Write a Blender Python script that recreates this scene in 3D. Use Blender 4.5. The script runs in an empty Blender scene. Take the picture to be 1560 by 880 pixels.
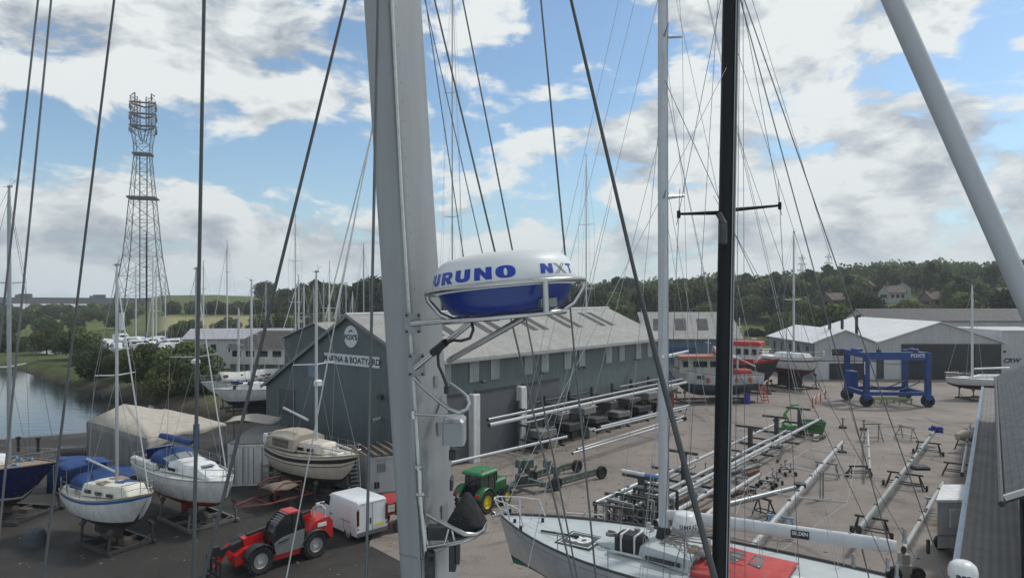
import bpy, bmesh, math, random
import numpy as np
from mathutils import Vector, Matrix
R = math.radians
sc = bpy.context.scene
col = sc.collection
# ------------------------------------------------------------------ camera, sky, sun, exposure
H, F, HY = 10.3, 1054.0, 450.0          # eye height (m), focal length and horizon row of the 1560 px wide photograph
cd = bpy.data.cameras.new('camera'); cam = bpy.data.objects.new('camera', cd); col.objects.link(cam)
cam.location = (0, 0, H); cam.rotation_euler = (R(90), 0, 0)
cd.sensor_width = 36; cd.lens = 36 * F / 1560; cd.shift_y = 10 / 1560
cd.clip_start = 0.1; cd.clip_end = 6000
sc.camera = cam
SUN_EL, SUN_AZ = 50, 60                  # sun high, ahead and to the right, behind thin cloud
sd = bpy.data.lights.new('sun', 'SUN'); sun = bpy.data.objects.new('sun', sd); col.objects.link(sun)
sd.energy = 2.5; sd.angle = R(8); sd.color = (1.0, .96, .9)
sun.rotation_euler = (R(90 - SUN_EL), 0, R(180 - SUN_AZ))
sc.view_settings.view_transform = 'Standard'; sc.view_settings.look = 'None'
sc.view_settings.exposure = 0.0; sc.view_settings.gamma = 1
sc.view_settings.use_curve_mapping = False
try:
    sc.cycles.use_denoising = True
    sc.cycles.max_bounces = 6; sc.cycles.transparent_max_bounces = 8
except Exception: pass

world = bpy.data.worlds.new("World"); sc.world = world; world.use_nodes = True
def build_sky():
    nt = world.node_tree; nt.nodes.clear(); N = nt.nodes.new; Lk = nt.links.new
    def math_(op, a, b=None, c=None, clamp=False):
        n = N('ShaderNodeMath'); n.operation = op; n.use_clamp = clamp
        for i, v in enumerate((a, b, c)):
            if v is None: continue
            if isinstance(v, (int, float)): n.inputs[i].default_value = v
            else: Lk(v, n.inputs[i])
        return n.outputs[0]
    def vmul(v, s, off=(0, 0, 0)):
        n = N('ShaderNodeVectorMath'); n.operation = 'MULTIPLY_ADD'; Lk(v, n.inputs[0]); n.inputs[1].default_value = s; n.inputs[2].default_value = off
        return n.outputs[0]
    def noise(v, scale, detail, rough, dist=0):
        n = N('ShaderNodeTexNoise'); Lk(v, n.inputs['Vector']); n.inputs['Scale'].default_value = scale
        n.inputs['Detail'].default_value = detail; n.inputs['Roughness'].default_value = rough; n.inputs['Distortion'].default_value = dist
        return n.outputs['Fac']
    def ramp(v, a, b, lo=0., hi=1., smooth=True):
        n = N('ShaderNodeMapRange'); n.interpolation_type = 'SMOOTHSTEP' if smooth else 'LINEAR'
        Lk(v, n.inputs['Value']); n.inputs['From Min'].default_value = a; n.inputs['From Max'].default_value = b
        n.inputs['To Min'].default_value = lo; n.inputs['To Max'].default_value = hi
        return n.outputs['Result']
    def mixc(f, a, b):
        n = N('ShaderNodeMix'); n.data_type = 'RGBA'
        if isinstance(f, (int, float)): n.inputs['Factor'].default_value = f
        else: Lk(f, n.inputs['Factor'])
        for k, v in ((6, a), (7, b)):
            if isinstance(v, tuple): n.inputs[k].default_value = (*v, 1)
            else: Lk(v, n.inputs[k])
        return n.outputs[2]
    tc = N('ShaderNodeTexCoord').outputs['Generated']
    sep = N('ShaderNodeSeparateXYZ'); Lk(tc, sep.inputs[0])
    sky = N('ShaderNodeTexSky'); sky.sky_type = 'NISHITA'; sky.sun_disc = False
    sky.sun_elevation = R(SUN_EL); sky.sun_rotation = R(SUN_AZ); sky.altitude = 10; sky.air_density = 1.0; sky.dust_density = 0.6; sky.ozone_density = 1.5
    # clouds live in the direction sphere: long soft sheets high up, heaped cumulus towards the horizon
    el = sep.outputs['Z']
    q = vmul(tc, (3.8, 3.8, 7.6), (3.1, 1.7, 0.4))
    wob = N('ShaderNodeTexNoise'); Lk(q, wob.inputs['Vector']); wob.inputs['Scale'].default_value = 1.1; wob.inputs['Detail'].default_value = 4
    qa = N('ShaderNodeVectorMath'); qa.operation = 'MULTIPLY_ADD'; Lk(wob.outputs['Color'], qa.inputs[0]); qa.inputs[1].default_value = (.45, .45, .5); Lk(q, qa.inputs[2])
    q = qa.outputs[0]
    n1 = noise(q, 2.3, 12, .56)
    n2 = noise(vmul(q, (1, 1, 1), (0, 0, .18)), 2.35, 8, .55)
    n3 = noise(vmul(q, (1, 1, 1), (0, 0, .4)), 2.35, 6, .52)
    bias = None
    for px, py, rx, amt in HOLES:
        d = Vector(((px - 780) / F, 1, (HY - py) / F)).normalized()
        sub = N('ShaderNodeVectorMath'); sub.operation = 'SUBTRACT'; Lk(tc, sub.inputs[0]); sub.inputs[1].default_value = d
        ml = N('ShaderNodeVectorMath'); ml.operation = 'MULTIPLY'; Lk(sub.outputs[0], ml.inputs[0]); ml.inputs[1].default_value = (1, 1, 1.9)
        ln = N('ShaderNodeVectorMath'); ln.operation = 'LENGTH'; Lk(ml.outputs[0], ln.inputs[0])
        g = ramp(ln.outputs['Value'], 0, rx / F, amt, 0)
        bias = g if bias is None else math_('ADD', bias, g)
    dens = math_('ADD', n1, bias)
    dens = math_('ADD', dens, ramp(el, 0.0, 0.16, .035, 0.0))
    mask = ramp(dens, .41, .53)
    thick = ramp(dens, .50, .80)
    lit = math_('ADD', math_('MULTIPLY', math_('SUBTRACT', n1, n2), 4.0), math_('MULTIPLY', math_('SUBTRACT', n1, n3), 1.8))
    lit = math_('ADD', lit, math_('SUBTRACT', .80, math_('MULTIPLY', thick, ramp(el, .05, .36, .40, .18))), clamp=True)
    cloud = mixc(lit, CLOUD_DARK, CLOUD_LIGHT)
    tint = N('ShaderNodeMix'); tint.data_type = 'RGBA'; tint.blend_type = 'MULTIPLY'; tint.inputs['Factor'].default_value = 1
    Lk(sky.outputs[0], tint.inputs[6]); tint.inputs[7].default_value = (*SKY_TINT, 1)
    veil = ramp(el, 0.0, .24, .35, .0)
    blue = mixc(veil, tint.outputs[2], VEIL)
    c = mixc(mask, blue, cloud)
    fin = mixc(ramp(el, -.02, .06, .75, 0), c, HORIZ)
    bg = N('ShaderNodeBackground'); Lk(fin, bg.inputs['Color']); bg.inputs['Strength'].default_value = .1
    out = N('ShaderNodeOutputWorld'); Lk(bg.outputs[0], out.inputs['Surface'])
HOLES = [(800, 130, 330, -.15), (700, 260, 170, -.08), (90, 190, 240, -.19), (330, 230, 170, -.15), (500, 275, 220, -.17), (1500, 80, 160, -.15), (1140, 90, 110, -.10), (960, 110, 120, -.06), (800, 300, 160, -.05),
         (1300, 230, 200, .10), (430, 350, 200, .10), (120, 330, 220, .12), (300, 400, 260, .06), (1280, 40, 260, .14), (200, 70, 420, .15), (980, 215, 220, .10), (830, 235, 120, .10), (1480, 290, 220, .10), (1180, 330, 200, .06)]
CLOUD_DARK, CLOUD_LIGHT = (3.9, 4.4, 5.0), (8.4, 8.8, 8.8)
SKY_TINT, VEIL, HORIZ = (1.12, 1.31, 1.36), (4.2, 6.2, 7.6), (7.2, 8.8, 9.5)
build_sky()

# ------------------------------------------------------------------ placing helpers
def P(px, py, Y): return Vector(((px - 780) / F * Y, Y, H - (py - HY) / F * Y))
def G(px, py, z=0.0):
    Y = (H - z) * F / (py - HY); return Vector(((px - 780) / F * Y, Y, z))
def XY(px, Y, z=0.0): return Vector(((px - 780) / F * Y, Y, z))

# ------------------------------------------------------------------ materials
MATS = {}
def M(name, rgb, rough=.6, metal=0., var=.12, scale=2.5, bump=0., bscale=None, spec=.5, coat=0., kind=None, kscale=1., kdepth=.3, dirt=0., dirt_rgb=(.10, .085, .065), streak=0.):
    """Principled with large and small tone variation, optional dirt and an optional relief of one kind."""
    if name in MATS: return MATS[name]
    m = bpy.data.materials.new(name); m.use_nodes = True; MATS[name] = m
    nt = m.node_tree; N = nt.nodes.new; Lk = nt.links.new
    b = nt.nodes['Principled BSDF']; b.inputs['Roughness'].default_value = rough; b.inputs['Metallic'].default_value = metal
    b.inputs['Specular IOR Level'].default_value = spec; b.inputs['Coat Weight'].default_value = coat
    tc = N('ShaderNodeTexCoord').outputs['Object']
    def noise(sc_, det=5, rg=.6, vec=None):
        n = N('ShaderNodeTexNoise'); Lk(vec or tc, n.inputs['Vector']); n.inputs['Scale'].default_value = sc_; n.inputs['Detail'].default_value = det; n.inputs['Roughness'].default_value = rg
        return n.outputs['Fac']
    def mapr(v, a, b_, lo, hi):
        n = N('ShaderNodeMapRange'); Lk(v, n.inputs['Value'])
        for k, x in zip(('From Min', 'From Max', 'To Min', 'To Max'), (a, b_, lo, hi)): n.inputs[k].default_value = x
        return n.outputs['Result']
    def mult(c, f):
        n = N('ShaderNodeVectorMath'); n.operation = 'SCALE'
        if isinstance(c, tuple): n.inputs[0].default_value = c
        else: Lk(c, n.inputs[0])
        Lk(f, n.inputs['Scale']); return n.outputs[0]
    c = mult(tuple(rgb), mapr(noise(scale), .3, .7, 1 - var, 1 + var))
    if streak:
        mp = N('ShaderNodeMapping'); Lk(tc, mp.inputs['Vector']); mp.inputs['Scale'].default_value = (2.5, 2.5, .16)
        c = mult(c, mapr(noise(1.6, 5, .65, mp.outputs[0]), .35, .7, 1 + streak * .4, 1 - streak))
    if dirt:
        mx = N('ShaderNodeMix'); mx.data_type = 'RGBA'; Lk(mapr(noise(scale * .55, 7, .68), .5, .72, 0, dirt), mx.inputs['Factor'])
        Lk(c, mx.inputs[6]); mx.inputs[7].default_value = (*dirt_rgb, 1); c = mx.outputs[2]
    h = None
    if kind == 'corrugated':     # ribs along local z, spaced along the wall
        w = N('ShaderNodeTexWave'); w.bands_direction = 'X'; Lk(tc, w.inputs['Vector']); w.inputs['Scale'].default_value = kscale; h = w.outputs['Fac']
    if kind == 'corrugated_y':
        w = N('ShaderNodeTexWave'); w.bands_direction = 'Y'; Lk(tc, w.inputs['Vector']); w.inputs['Scale'].default_value = kscale; h = w.outputs['Fac']
    if kind in ('slate', 'brick'):
        w = N('ShaderNodeTexBrick'); Lk(tc, w.inputs['Vector']); w.inputs['Scale'].default_value = kscale
        w.inputs['Color1'].default_value = (1, 1, 1, 1); w.inputs['Color2'].default_value = (.72, .72, .72, 1); w.inputs['Mortar'].default_value = (.35, .35, .35, 1)
        w.inputs['Mortar Size'].default_value = .035; h = w.outputs['Fac']
        mm = N('ShaderNodeMix'); mm.data_type = 'RGBA'; mm.blend_type = 'MULTIPLY'; mm.inputs['Factor'].default_value = .8
        Lk(c, mm.inputs[6]); Lk(w.outputs['Color'], mm.inputs[7]); c = mm.outputs[2]
    if kind in ('corrugated', 'corrugated_y'):
        c = mult(c, mapr(h, 0, 1, .86, 1.06))
    Lk(c, b.inputs['Base Color'])
    rr = mapr(noise(scale * 2.2), .3, .7, max(0.03, rough - .1), min(1, rough + .1)); Lk(rr, b.inputs['Roughness'])
    if h is not None or bump:
        bp = N('ShaderNodeBump'); bp.inputs['Strength'].default_value = kdepth if h is not None else bump; bp.inputs['Distance'].default_value = .05
        Lk(h if h is not None else noise(bscale or scale * 6, 6), bp.inputs['Height']); Lk(bp.outputs[0], b.inputs['Normal'])
    return m

def hexc(h):
    v = [int(h[i:i + 2], 16) / 255 for i in (0, 2, 4)]
    return tuple(x / 12.92 if x < .04045 else ((x + .055) / 1.055) ** 2.4 for x in v)

# ------------------------------------------------------------------ mesh builder
class MB:
    def __init__(s): s.v = []; s.f = []; s.m = []; s.mi = 0; s.ch = []
    def add(s, vs, fs):
        o = len(s.v); s.ch.append((o, len(s.f))); s.v.extend([tuple(v) for v in vs]); s.f.extend([tuple(i + o for i in f) for f in fs]); s.m.extend([s.mi] * len(fs)); return s
    def box(s, c, d, rz=0., rx=0., ry=0.):
        x, y, z = d[0] / 2, d[1] / 2, d[2] / 2
        rot = Matrix.Rotation(rz, 3, 'Z') @ Matrix.Rotation(ry, 3, 'Y') @ Matrix.Rotation(rx, 3, 'X'); c = Vector(c)
        vs = [c + rot @ Vector(p) for p in ((-x, -y, -z), (x, -y, -z), (x, y, -z), (-x, y, -z), (-x, -y, z), (x, -y, z), (x, y, z), (-x, y, z))]
        return s.add(vs, [(0, 3, 2, 1), (4, 5, 6, 7), (0, 1, 5, 4), (1, 2, 6, 5), (2, 3, 7, 6), (3, 0, 4, 7)])
    def bbox(s, c, d, b=.03, rz=0.):          # box with chamfered upright and top edges
        x, y, z = d[0] / 2, d[1] / 2, d[2] / 2; rot = Matrix.Rotation(rz, 3, 'Z'); c = Vector(c)
        def ring(i, zz): return [(-x + i, -y, zz), (x - i, -y, zz), (x, -y + i, zz), (x, y - i, zz), (x - i, y, zz), (-x + i, y, zz), (-x, y - i, zz), (-x, -y + i, zz)]
        def ring2(zz): return [(px * (1 - b / x), py * (1 - b / y), zz) for px, py, _ in ring(b, 0)]
        rs = [ring(b, -z), ring(b, z - b), ring2(z)]
        return s.loft([[c + rot @ Vector(p) for p in r] for r in rs])
    def loft(s, rings, closed=True, cap0=True, cap1=True):
        n = len(rings[0]); vs = [p for r in rings for p in r]; fs = []
        for i in range(len(rings) - 1):
            for j in range(n if closed else n - 1):
                k = (j + 1) % n; fs.append((i * n + j, i * n + k, (i + 1) * n + k, (i + 1) * n + j))
        if closed and cap0: fs.append(tuple(reversed(range(n))))
        if closed and cap1: fs.append(tuple((len(rings) - 1) * n + j for j in range(n)))
        return s.add(vs, fs)
    def tube(s, pts, r, n=8, cap=True, squash=1.0, side=None):
        pts = [Vector(p) for p in pts]; rs = r if isinstance(r, (list, tuple)) else [r] * len(pts); rings = []; u = None
        for i, p in enumerate(pts):
            t = (pts[min(i + 1, len(pts) - 1)] - pts[max(i - 1, 0)]).normalized()
            if u is None:
                a = Vector(side) if side is not None else (Vector((0, 0, 1)) if abs(t.z) < .9 else Vector((1, 0, 0)))
                u = (a - t * a.dot(t)).normalized()
            else: u = (u - t * u.dot(t)).normalized()
            w = t.cross(u)
            rings.append([p + (u * math.cos(2 * math.pi * k / n) + w * math.sin(2 * math.pi * k / n) * squash) * rs[i] for k in range(n)])
        return s.loft(rings, cap0=cap, cap1=cap)
    def bar(s, p, q, w, h=None, up=(0, 0, 1)):
        p, q = Vector(p), Vector(q); h = h or w; t = (q - p).normalized(); a = Vector(up)
        if abs(t.dot(a)) > .95: a = Vector((1, 0, 0))
        sd_ = t.cross(a).normalized(); u = sd_.cross(t)
        rs = [[c + sd_ * x * w / 2 + u * y * h / 2 for x, y in ((-1, -1), (1, -1), (1, 1), (-1, 1))] for c in (p, q)]
        return s.loft(rs)
    def lathe(s, prof, c=(0, 0, 0), n=24, axis='Z', cap=True):
        c = Vector(c); rings = []
        for r, h in prof:
            ring = []
            for k in range(n):
                a = 2 * math.pi * k / n; x, y = r * math.cos(a), r * math.sin(a)
                ring.append(c + (Vector((x, y, h)) if axis == 'Z' else Vector((x, h, y)) if axis == 'Y' else Vector((h, x, y))))
            rings.append(ring)
        return s.loft(rings, cap0=cap, cap1=cap)
    def prism(s, poly, d0, d1, fn):           # poly of 2D points extruded between d0 and d1; fn(a, b, d) -> 3D
        return s.loft([[fn(a, b, d0) for a, b in poly], [fn(a, b, d1) for a, b in poly]])
    def quad(s, *ps): return s.add(ps, [tuple(range(len(ps)))])
    def slab(s, ps, t):                       # polygon sheet given a thickness along its normal
        ps = [Vector(p) for p in ps]; n = (ps[1] - ps[0]).cross(ps[2] - ps[0]).normalized() * t
        return s.loft([[p - n for p in ps], ps])
    def grid(s, fn, nu, nv):
        vs = [fn(i / nu, j / nv) for j in range(nv + 1) for i in range(nu + 1)]; w = nu + 1
        return s.add(vs, [(j * w + i, j * w + i + 1, (j + 1) * w + i + 1, (j + 1) * w + i) for j in range(nv) for i in range(nu)])
    def build(s, name, mats, parent=None, smooth=None, w=None, solid=0.):
        me = bpy.data.meshes.new(name); vs = s.v
        if w is not None: inv = w.inverted(); vs = [tuple(inv @ Vector(v)) for v in vs]
        me.from_pydata(vs, [], s.f)
        mats = mats if isinstance(mats, (list, tuple)) else [mats]
        for m in mats: me.materials.append(m)
        if len(mats) > 1: me.polygons.foreach_set('material_index', s.m)
        bm = bmesh.new(); bm.from_mesh(me); bmesh.ops.recalc_face_normals(bm, faces=bm.faces); bm.to_mesh(me); bm.free()
        if smooth:
            me.polygons.foreach_set('use_smooth', [True] * len(me.polygons)); me.set_sharp_from_angle(angle=R(smooth if smooth is not True else 35))
        me.update(); o = bpy.data.objects.new(name, me); col.objects.link(o)
        if parent is not None: o.parent = parent
        if solid:
            md = o.modifiers.new('thickness', 'SOLIDIFY'); md.thickness = solid; md.offset = 0
        return o
def build_each(mb, name, mats, parent=None, smooth=None, w=None, solid=0.):
    """One object per shape added to the builder: every window, winch or fender is a part of its own."""
    first = None; ends = mb.ch[1:] + [(len(mb.v), len(mb.f))]
    for (v0, f0), (v1, f1) in zip(mb.ch, ends):
        q = MB(); q.v = mb.v[v0:v1]; q.f = [tuple(i - v0 for i in f) for f in mb.f[f0:f1]]; q.m = mb.m[f0:f1]; o = q.build(name, mats, parent, smooth, w, solid); first = first or o
    return first
MB.build_each = build_each
def WM(root): return Matrix.Translation(root.location) @ root.rotation_euler.to_matrix().to_4x4()
def tag(o, label=None, cat=None, group=None, kind=None):
    for k, v in (('label', label), ('category', cat), ('group', group), ('kind', kind)):
        if v: o[k] = v
    return o
def thing(name, label, cat, loc=(0, 0, 0), rz=0., group=None, rot=None):
    o = bpy.data.objects.new(name, None); col.objects.link(o); o.location = loc; o.rotation_euler = rot or (0, 0, rz); o.empty_display_size = .3
    return tag(o, label, cat, group)
def heading(d): return math.atan2(d[1], d[0])
KIDS = {}
def copy_tree(o, loc=None, rz=None, label=None, scale=None):
    c = o.copy(); col.objects.link(c)
    if loc is not None: c.location = loc
    if rz is not None: c.rotation_euler = (0, 0, rz)
    if label: c['label'] = label
    if scale: c.scale = scale if isinstance(scale, tuple) else (scale,) * 3
    for ch in list(o.children):
        d = ch.copy(); col.objects.link(d); d.parent = c
        for g in list(ch.children):
            e = g.copy(); col.objects.link(e); e.parent = d
    return c
def text_geo(s, size=1., bold=0., xs=1., shear=0., space=1.):
    cu = bpy.data.curves.new('lettering', 'FONT'); cu.body = s; cu.size = size; cu.offset = bold; cu.shear = shear; cu.space_character = space
    cu.align_x = 'CENTER'; cu.align_y = 'CENTER'; cu.resolution_u = 5
    ob = bpy.data.objects.new('lettering', cu); me = bpy.data.meshes.new_from_object(ob)
    vs = [(v.co.x * xs, v.co.y) for v in me.vertices]; fs = [tuple(p.vertices) for p in me.polygons]
    bpy.data.objects.remove(ob); bpy.data.meshes.remove(me); bpy.data.curves.remove(cu)
    return vs, fs
def put_text(mb, s, fn, **k):
    vs, fs = text_geo(s, **k); mb.add([fn(x, y) for x, y in vs], fs); return mb

# ------------------------------------------------------------------ palette (base colours of the real things)
ALU = M('aluminium', (.50, .52, .53), .42, .55, .08, 3, streak=.12)
WSPAR = M('white spar paint', (.52, .53, .54), .4, 0, .06, 2, streak=.1)
GSPAR = M('grey anodised spar', (.33, .35, .36), .4, .5, .1, 2)
STEEL = M('stainless steel', (.42, .41, .40), .3, 1., .1, 6)
GALV = M('galvanised steel', (.30, .31, .31), .55, .6, .2, 5, dirt=.4)
WIRE = M('rigging wire', (.10, .105, .11), .45, .4, .2, 4)
WIREL = M('pale rigging wire', (.36, .37, .37), .45, .4, .2, 4)
CARBON = M('black carbon', (.005, .005, .006), .45, 0, .2, 3, spec=.25)
GEL = M('white gelcoat', (.66, .67, .66), .3, 0, .06, 1.5, streak=.2, coat=.2, dirt=.18, dirt_rgb=(.3, .28, .22))
DECK = M('off white deck', (.62, .62, .58), .6, 0, .10, 4, dirt=.12)
RUBBER = M('tyre rubber', (.018, .018, .018), .85, 0, .2, 6, dirt=.3)
BLACKP = M('black plastic', (.015, .015, .017), .5, 0, .2, 5)
DGREY = M('dark grey steel', (.055, .058, .06), .6, .3, .25, 4, dirt=.4, dirt_rgb=(.12, .07, .04))
GLASS = M('dark window glass', (.012, .016, .02), .08, 0, .1, 2, spec=.8)
REDP = M('red machine paint', (.46, .012, .012), .4, 0, .12, 3, dirt=.4, coat=.1)
BLUEF = M('blue canvas', (.014, .05, .165), .85, 0, .15, 4, bump=.3)
TANF = M('tan canvas', (.40, .365, .31), .9, 0, .12, 2.5, bump=.4, dirt=.25)
WOOD = M('weathered timber', (.20, .15, .10), .8, 0, .3, 5, bump=.3)
BLUEP = M('blue hoist paint', (.009, .048, .20), .4, 0, .15, 2, dirt=.15)
GREENP = M('green tractor paint', (.010, .11, .030), .4, 0, .12, 3, dirt=.2)
YELP = M('yellow wheel paint', (.62, .50, .03), .45, 0, .1, 4, dirt=.3)
ANTIRED = M('red antifouling', (.26, .022, .018), .8, 0, .2, 3, dirt=.3)
ANTIDK = M('dark antifouling', (.035, .028, .028), .8, 0, .3, 3, dirt=.4)
NAVY = M('navy gelcoat', (.006, .012, .075), .22, 0, .12, 2, coat=.3)
TEAK = M('weathered teak', (.26, .20, .14), .8, 0, .2, 6)
# ================================================================== terrain, water, yard
from mathutils import noise as mnoise
SX = [-900, 0, 200, 255, 330, 420, 520, 700, 900, 1060, 1200, 1350, 1500, 1700, 2600]
SZ = [0.4, 0.4, 1.2, 10.4, 10.8, 7.6, 4.5, 4.6, 5.5, 7.5, 9.5, 14.5, 15.5, 15, 15]
SD = [420, 420, 480, 470, 470, 400, 350, 340, 340, 330, 330, 330, 330, 330, 330]
RIVER = [(-300, 190), (-140, 128), (-80, 109), (-49, 81), (-31, 66.5), (-21, 59.5), (-20.5, 56.5), (-27, 53.5), (-34, 50), (-48, 42), (-90, 24), (-300, -40)]
BASIN = [(-140, 205), (-30, 170), (-22, 120), (-48, 112), (-76, 122), (-128, 150)]
def poly_sd(poly, x, y):          # signed distance, negative inside
    inside = False; d = 1e9; n = len(poly)
    for i in range(n):
        x0, y0 = poly[i]; x1, y1 = poly[(i + 1) % n]
        if (y0 > y) != (y1 > y) and x < (x1 - x0) * (y - y0) / (y1 - y0) + x0: inside = not inside
        t = max(0, min(1, ((x - x0) * (x1 - x0) + (y - y0) * (y1 - y0)) / ((x1 - x0) ** 2 + (y1 - y0) ** 2)))
        d = min(d, math.hypot(x - x0 - t * (x1 - x0), y - y0 - t * (y1 - y0)))
    return -d if inside else d
def sstep(a, b, t): t = max(0, min(1, (t - a) / (b - a))); return t * t * (3 - 2 * t)
def ground_z(x, y):
    s = 780 + F * x / max(y, 1)
    zr = np.interp(s, SX, SZ); dr = np.interp(s, SX, SD)
    z = zr * sstep(125 if s > 450 else 185, dr, y)
    if s < 235 and y > 470: z -= 5 * sstep(470, 560, y) * sstep(235, 195, s)
    z += .35 * mnoise.noise((x * .03, y * .03, 0)) * sstep(100, 160, y)
    if x < 0 and y < 230:
        d = poly_sd(RIVER, x, y)
        z -= 3.2 * sstep(4.5, -5, d)
        if y > 90: z -= 3.0 * sstep(2, -4, poly_sd(BASIN, x, y))
    return z - .06
def terrain():
    ss = np.concatenate([np.arange(-900, -100, 30), np.arange(-100, 430, 9), np.arange(430, 1700, 20), np.arange(1700, 2600, 45)])
    ys = [8.0]
    while ys[-1] < 1950: ys.append(ys[-1] * (1.016 if ys[-1] < 260 else 1.05))
    vs = []; cs = []
    for y in ys:
        for s in ss:
            x = (s - 780) / F * y; z = ground_z(x, y); vs.append((x, y, z))
            n = mnoise.noise((x * .05, y * .05, 3)); n2 = mnoise.noise((x * .4, y * .4, 7))
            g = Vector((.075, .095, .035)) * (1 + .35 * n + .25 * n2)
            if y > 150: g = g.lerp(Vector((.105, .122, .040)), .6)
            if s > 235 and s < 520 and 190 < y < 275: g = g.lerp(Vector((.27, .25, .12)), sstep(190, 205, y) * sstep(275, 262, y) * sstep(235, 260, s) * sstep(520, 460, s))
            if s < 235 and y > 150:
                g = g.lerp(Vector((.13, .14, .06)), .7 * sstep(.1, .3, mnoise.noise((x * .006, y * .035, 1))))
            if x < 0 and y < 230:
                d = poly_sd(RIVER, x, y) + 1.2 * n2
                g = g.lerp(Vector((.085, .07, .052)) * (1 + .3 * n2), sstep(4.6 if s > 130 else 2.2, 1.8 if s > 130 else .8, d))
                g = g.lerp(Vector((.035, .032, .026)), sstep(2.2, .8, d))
            cs.append((*g, 1))
    w = len(ss); fs = [(j * w + i, j * w + i + 1, (j + 1) * w + i + 1, (j + 1) * w + i) for j in range(len(ys) - 1) for i in range(w - 1)]
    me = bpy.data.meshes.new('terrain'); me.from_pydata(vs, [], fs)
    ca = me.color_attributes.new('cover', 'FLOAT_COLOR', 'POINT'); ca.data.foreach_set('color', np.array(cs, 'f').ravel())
    me.polygons.foreach_set('use_smooth', [True] * len(fs))
    m = bpy.data.materials.new('grassland'); m.use_nodes = True; nt = m.node_tree; b = nt.nodes['Principled BSDF']; b.inputs['Roughness'].default_value = .95; b.inputs['Specular IOR Level'].default_value = .1
    at = nt.nodes.new('ShaderNodeVertexColor'); at.layer_name = 'cover'
    n = nt.nodes.new('ShaderNodeTexNoise'); n.inputs['Scale'].default_value = .9; n.inputs['Detail'].default_value = 8; n.inputs['Roughness'].default_value = .7
    tc = nt.nodes.new('ShaderNodeTexCoord'); nt.links.new(tc.outputs['Object'], n.inputs['Vector'])
    mr = nt.nodes.new('ShaderNodeMapRange'); mr.inputs['From Min'].default_value = .3; mr.inputs['From Max'].default_value = .7; mr.inputs['To Min'].default_value = .65; mr.inputs['To Max'].default_value = 1.35
    nt.links.new(n.outputs['Fac'], mr.inputs['Value'])
    v = nt.nodes.new('ShaderNodeVectorMath'); v.operation = 'SCALE'; nt.links.new(at.outputs['Color'], v.inputs[0]); nt.links.new(mr.outputs[0], v.inputs['Scale']); nt.links.new(v.outputs[0], b.inputs['Base Color'])
    bp = nt.nodes.new('ShaderNodeBump'); bp.inputs['Strength'].default_value = .5; bp.inputs['Distance'].default_value = .1; nt.links.new(n.outputs['Fac'], bp.inputs['Height']); nt.links.new(bp.outputs[0], b.inputs['Normal'])
    me.materials.append(m); o = bpy.data.objects.new('terrain', me); col.objects.link(o); tag(o, kind='structure')
terrain()
def water():
    m = bpy.data.materials.new('river water'); m.use_nodes = True; nt = m.node_tree; b = nt.nodes['Principled BSDF']
    b.inputs['Base Color'].default_value = (.03, .035, .034, 1); b.inputs['Roughness'].default_value = .10; b.inputs['IOR'].default_value = 1.75
    n = nt.nodes.new('ShaderNodeTexNoise'); n.inputs['Scale'].default_value = .8; n.inputs['Detail'].default_value = 5
    tc = nt.nodes.new('ShaderNodeTexCoord'); mp = nt.nodes.new('ShaderNodeMapping'); mp.inputs['Scale'].default_value = (.5, 1.6, 1); nt.links.new(tc.outputs['Object'], mp.inputs['Vector']); nt.links.new(mp.outputs[0], n.inputs['Vector'])
    bp = nt.nodes.new('ShaderNodeBump'); bp.inputs['Strength'].default_value = .16; bp.inputs['Distance'].default_value = .12; nt.links.new(n.outputs['Fac'], bp.inputs['Height']); nt.links.new(bp.outputs[0], b.inputs['Normal'])
    mb = MB(); mb.quad((-3200, -60, -1.2), (-15, -60, -1.2), (-15, 2040, -1.2), (-3200, 2040, -1.2))
    tag(mb.build('river', m), kind='structure')
water()
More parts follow.
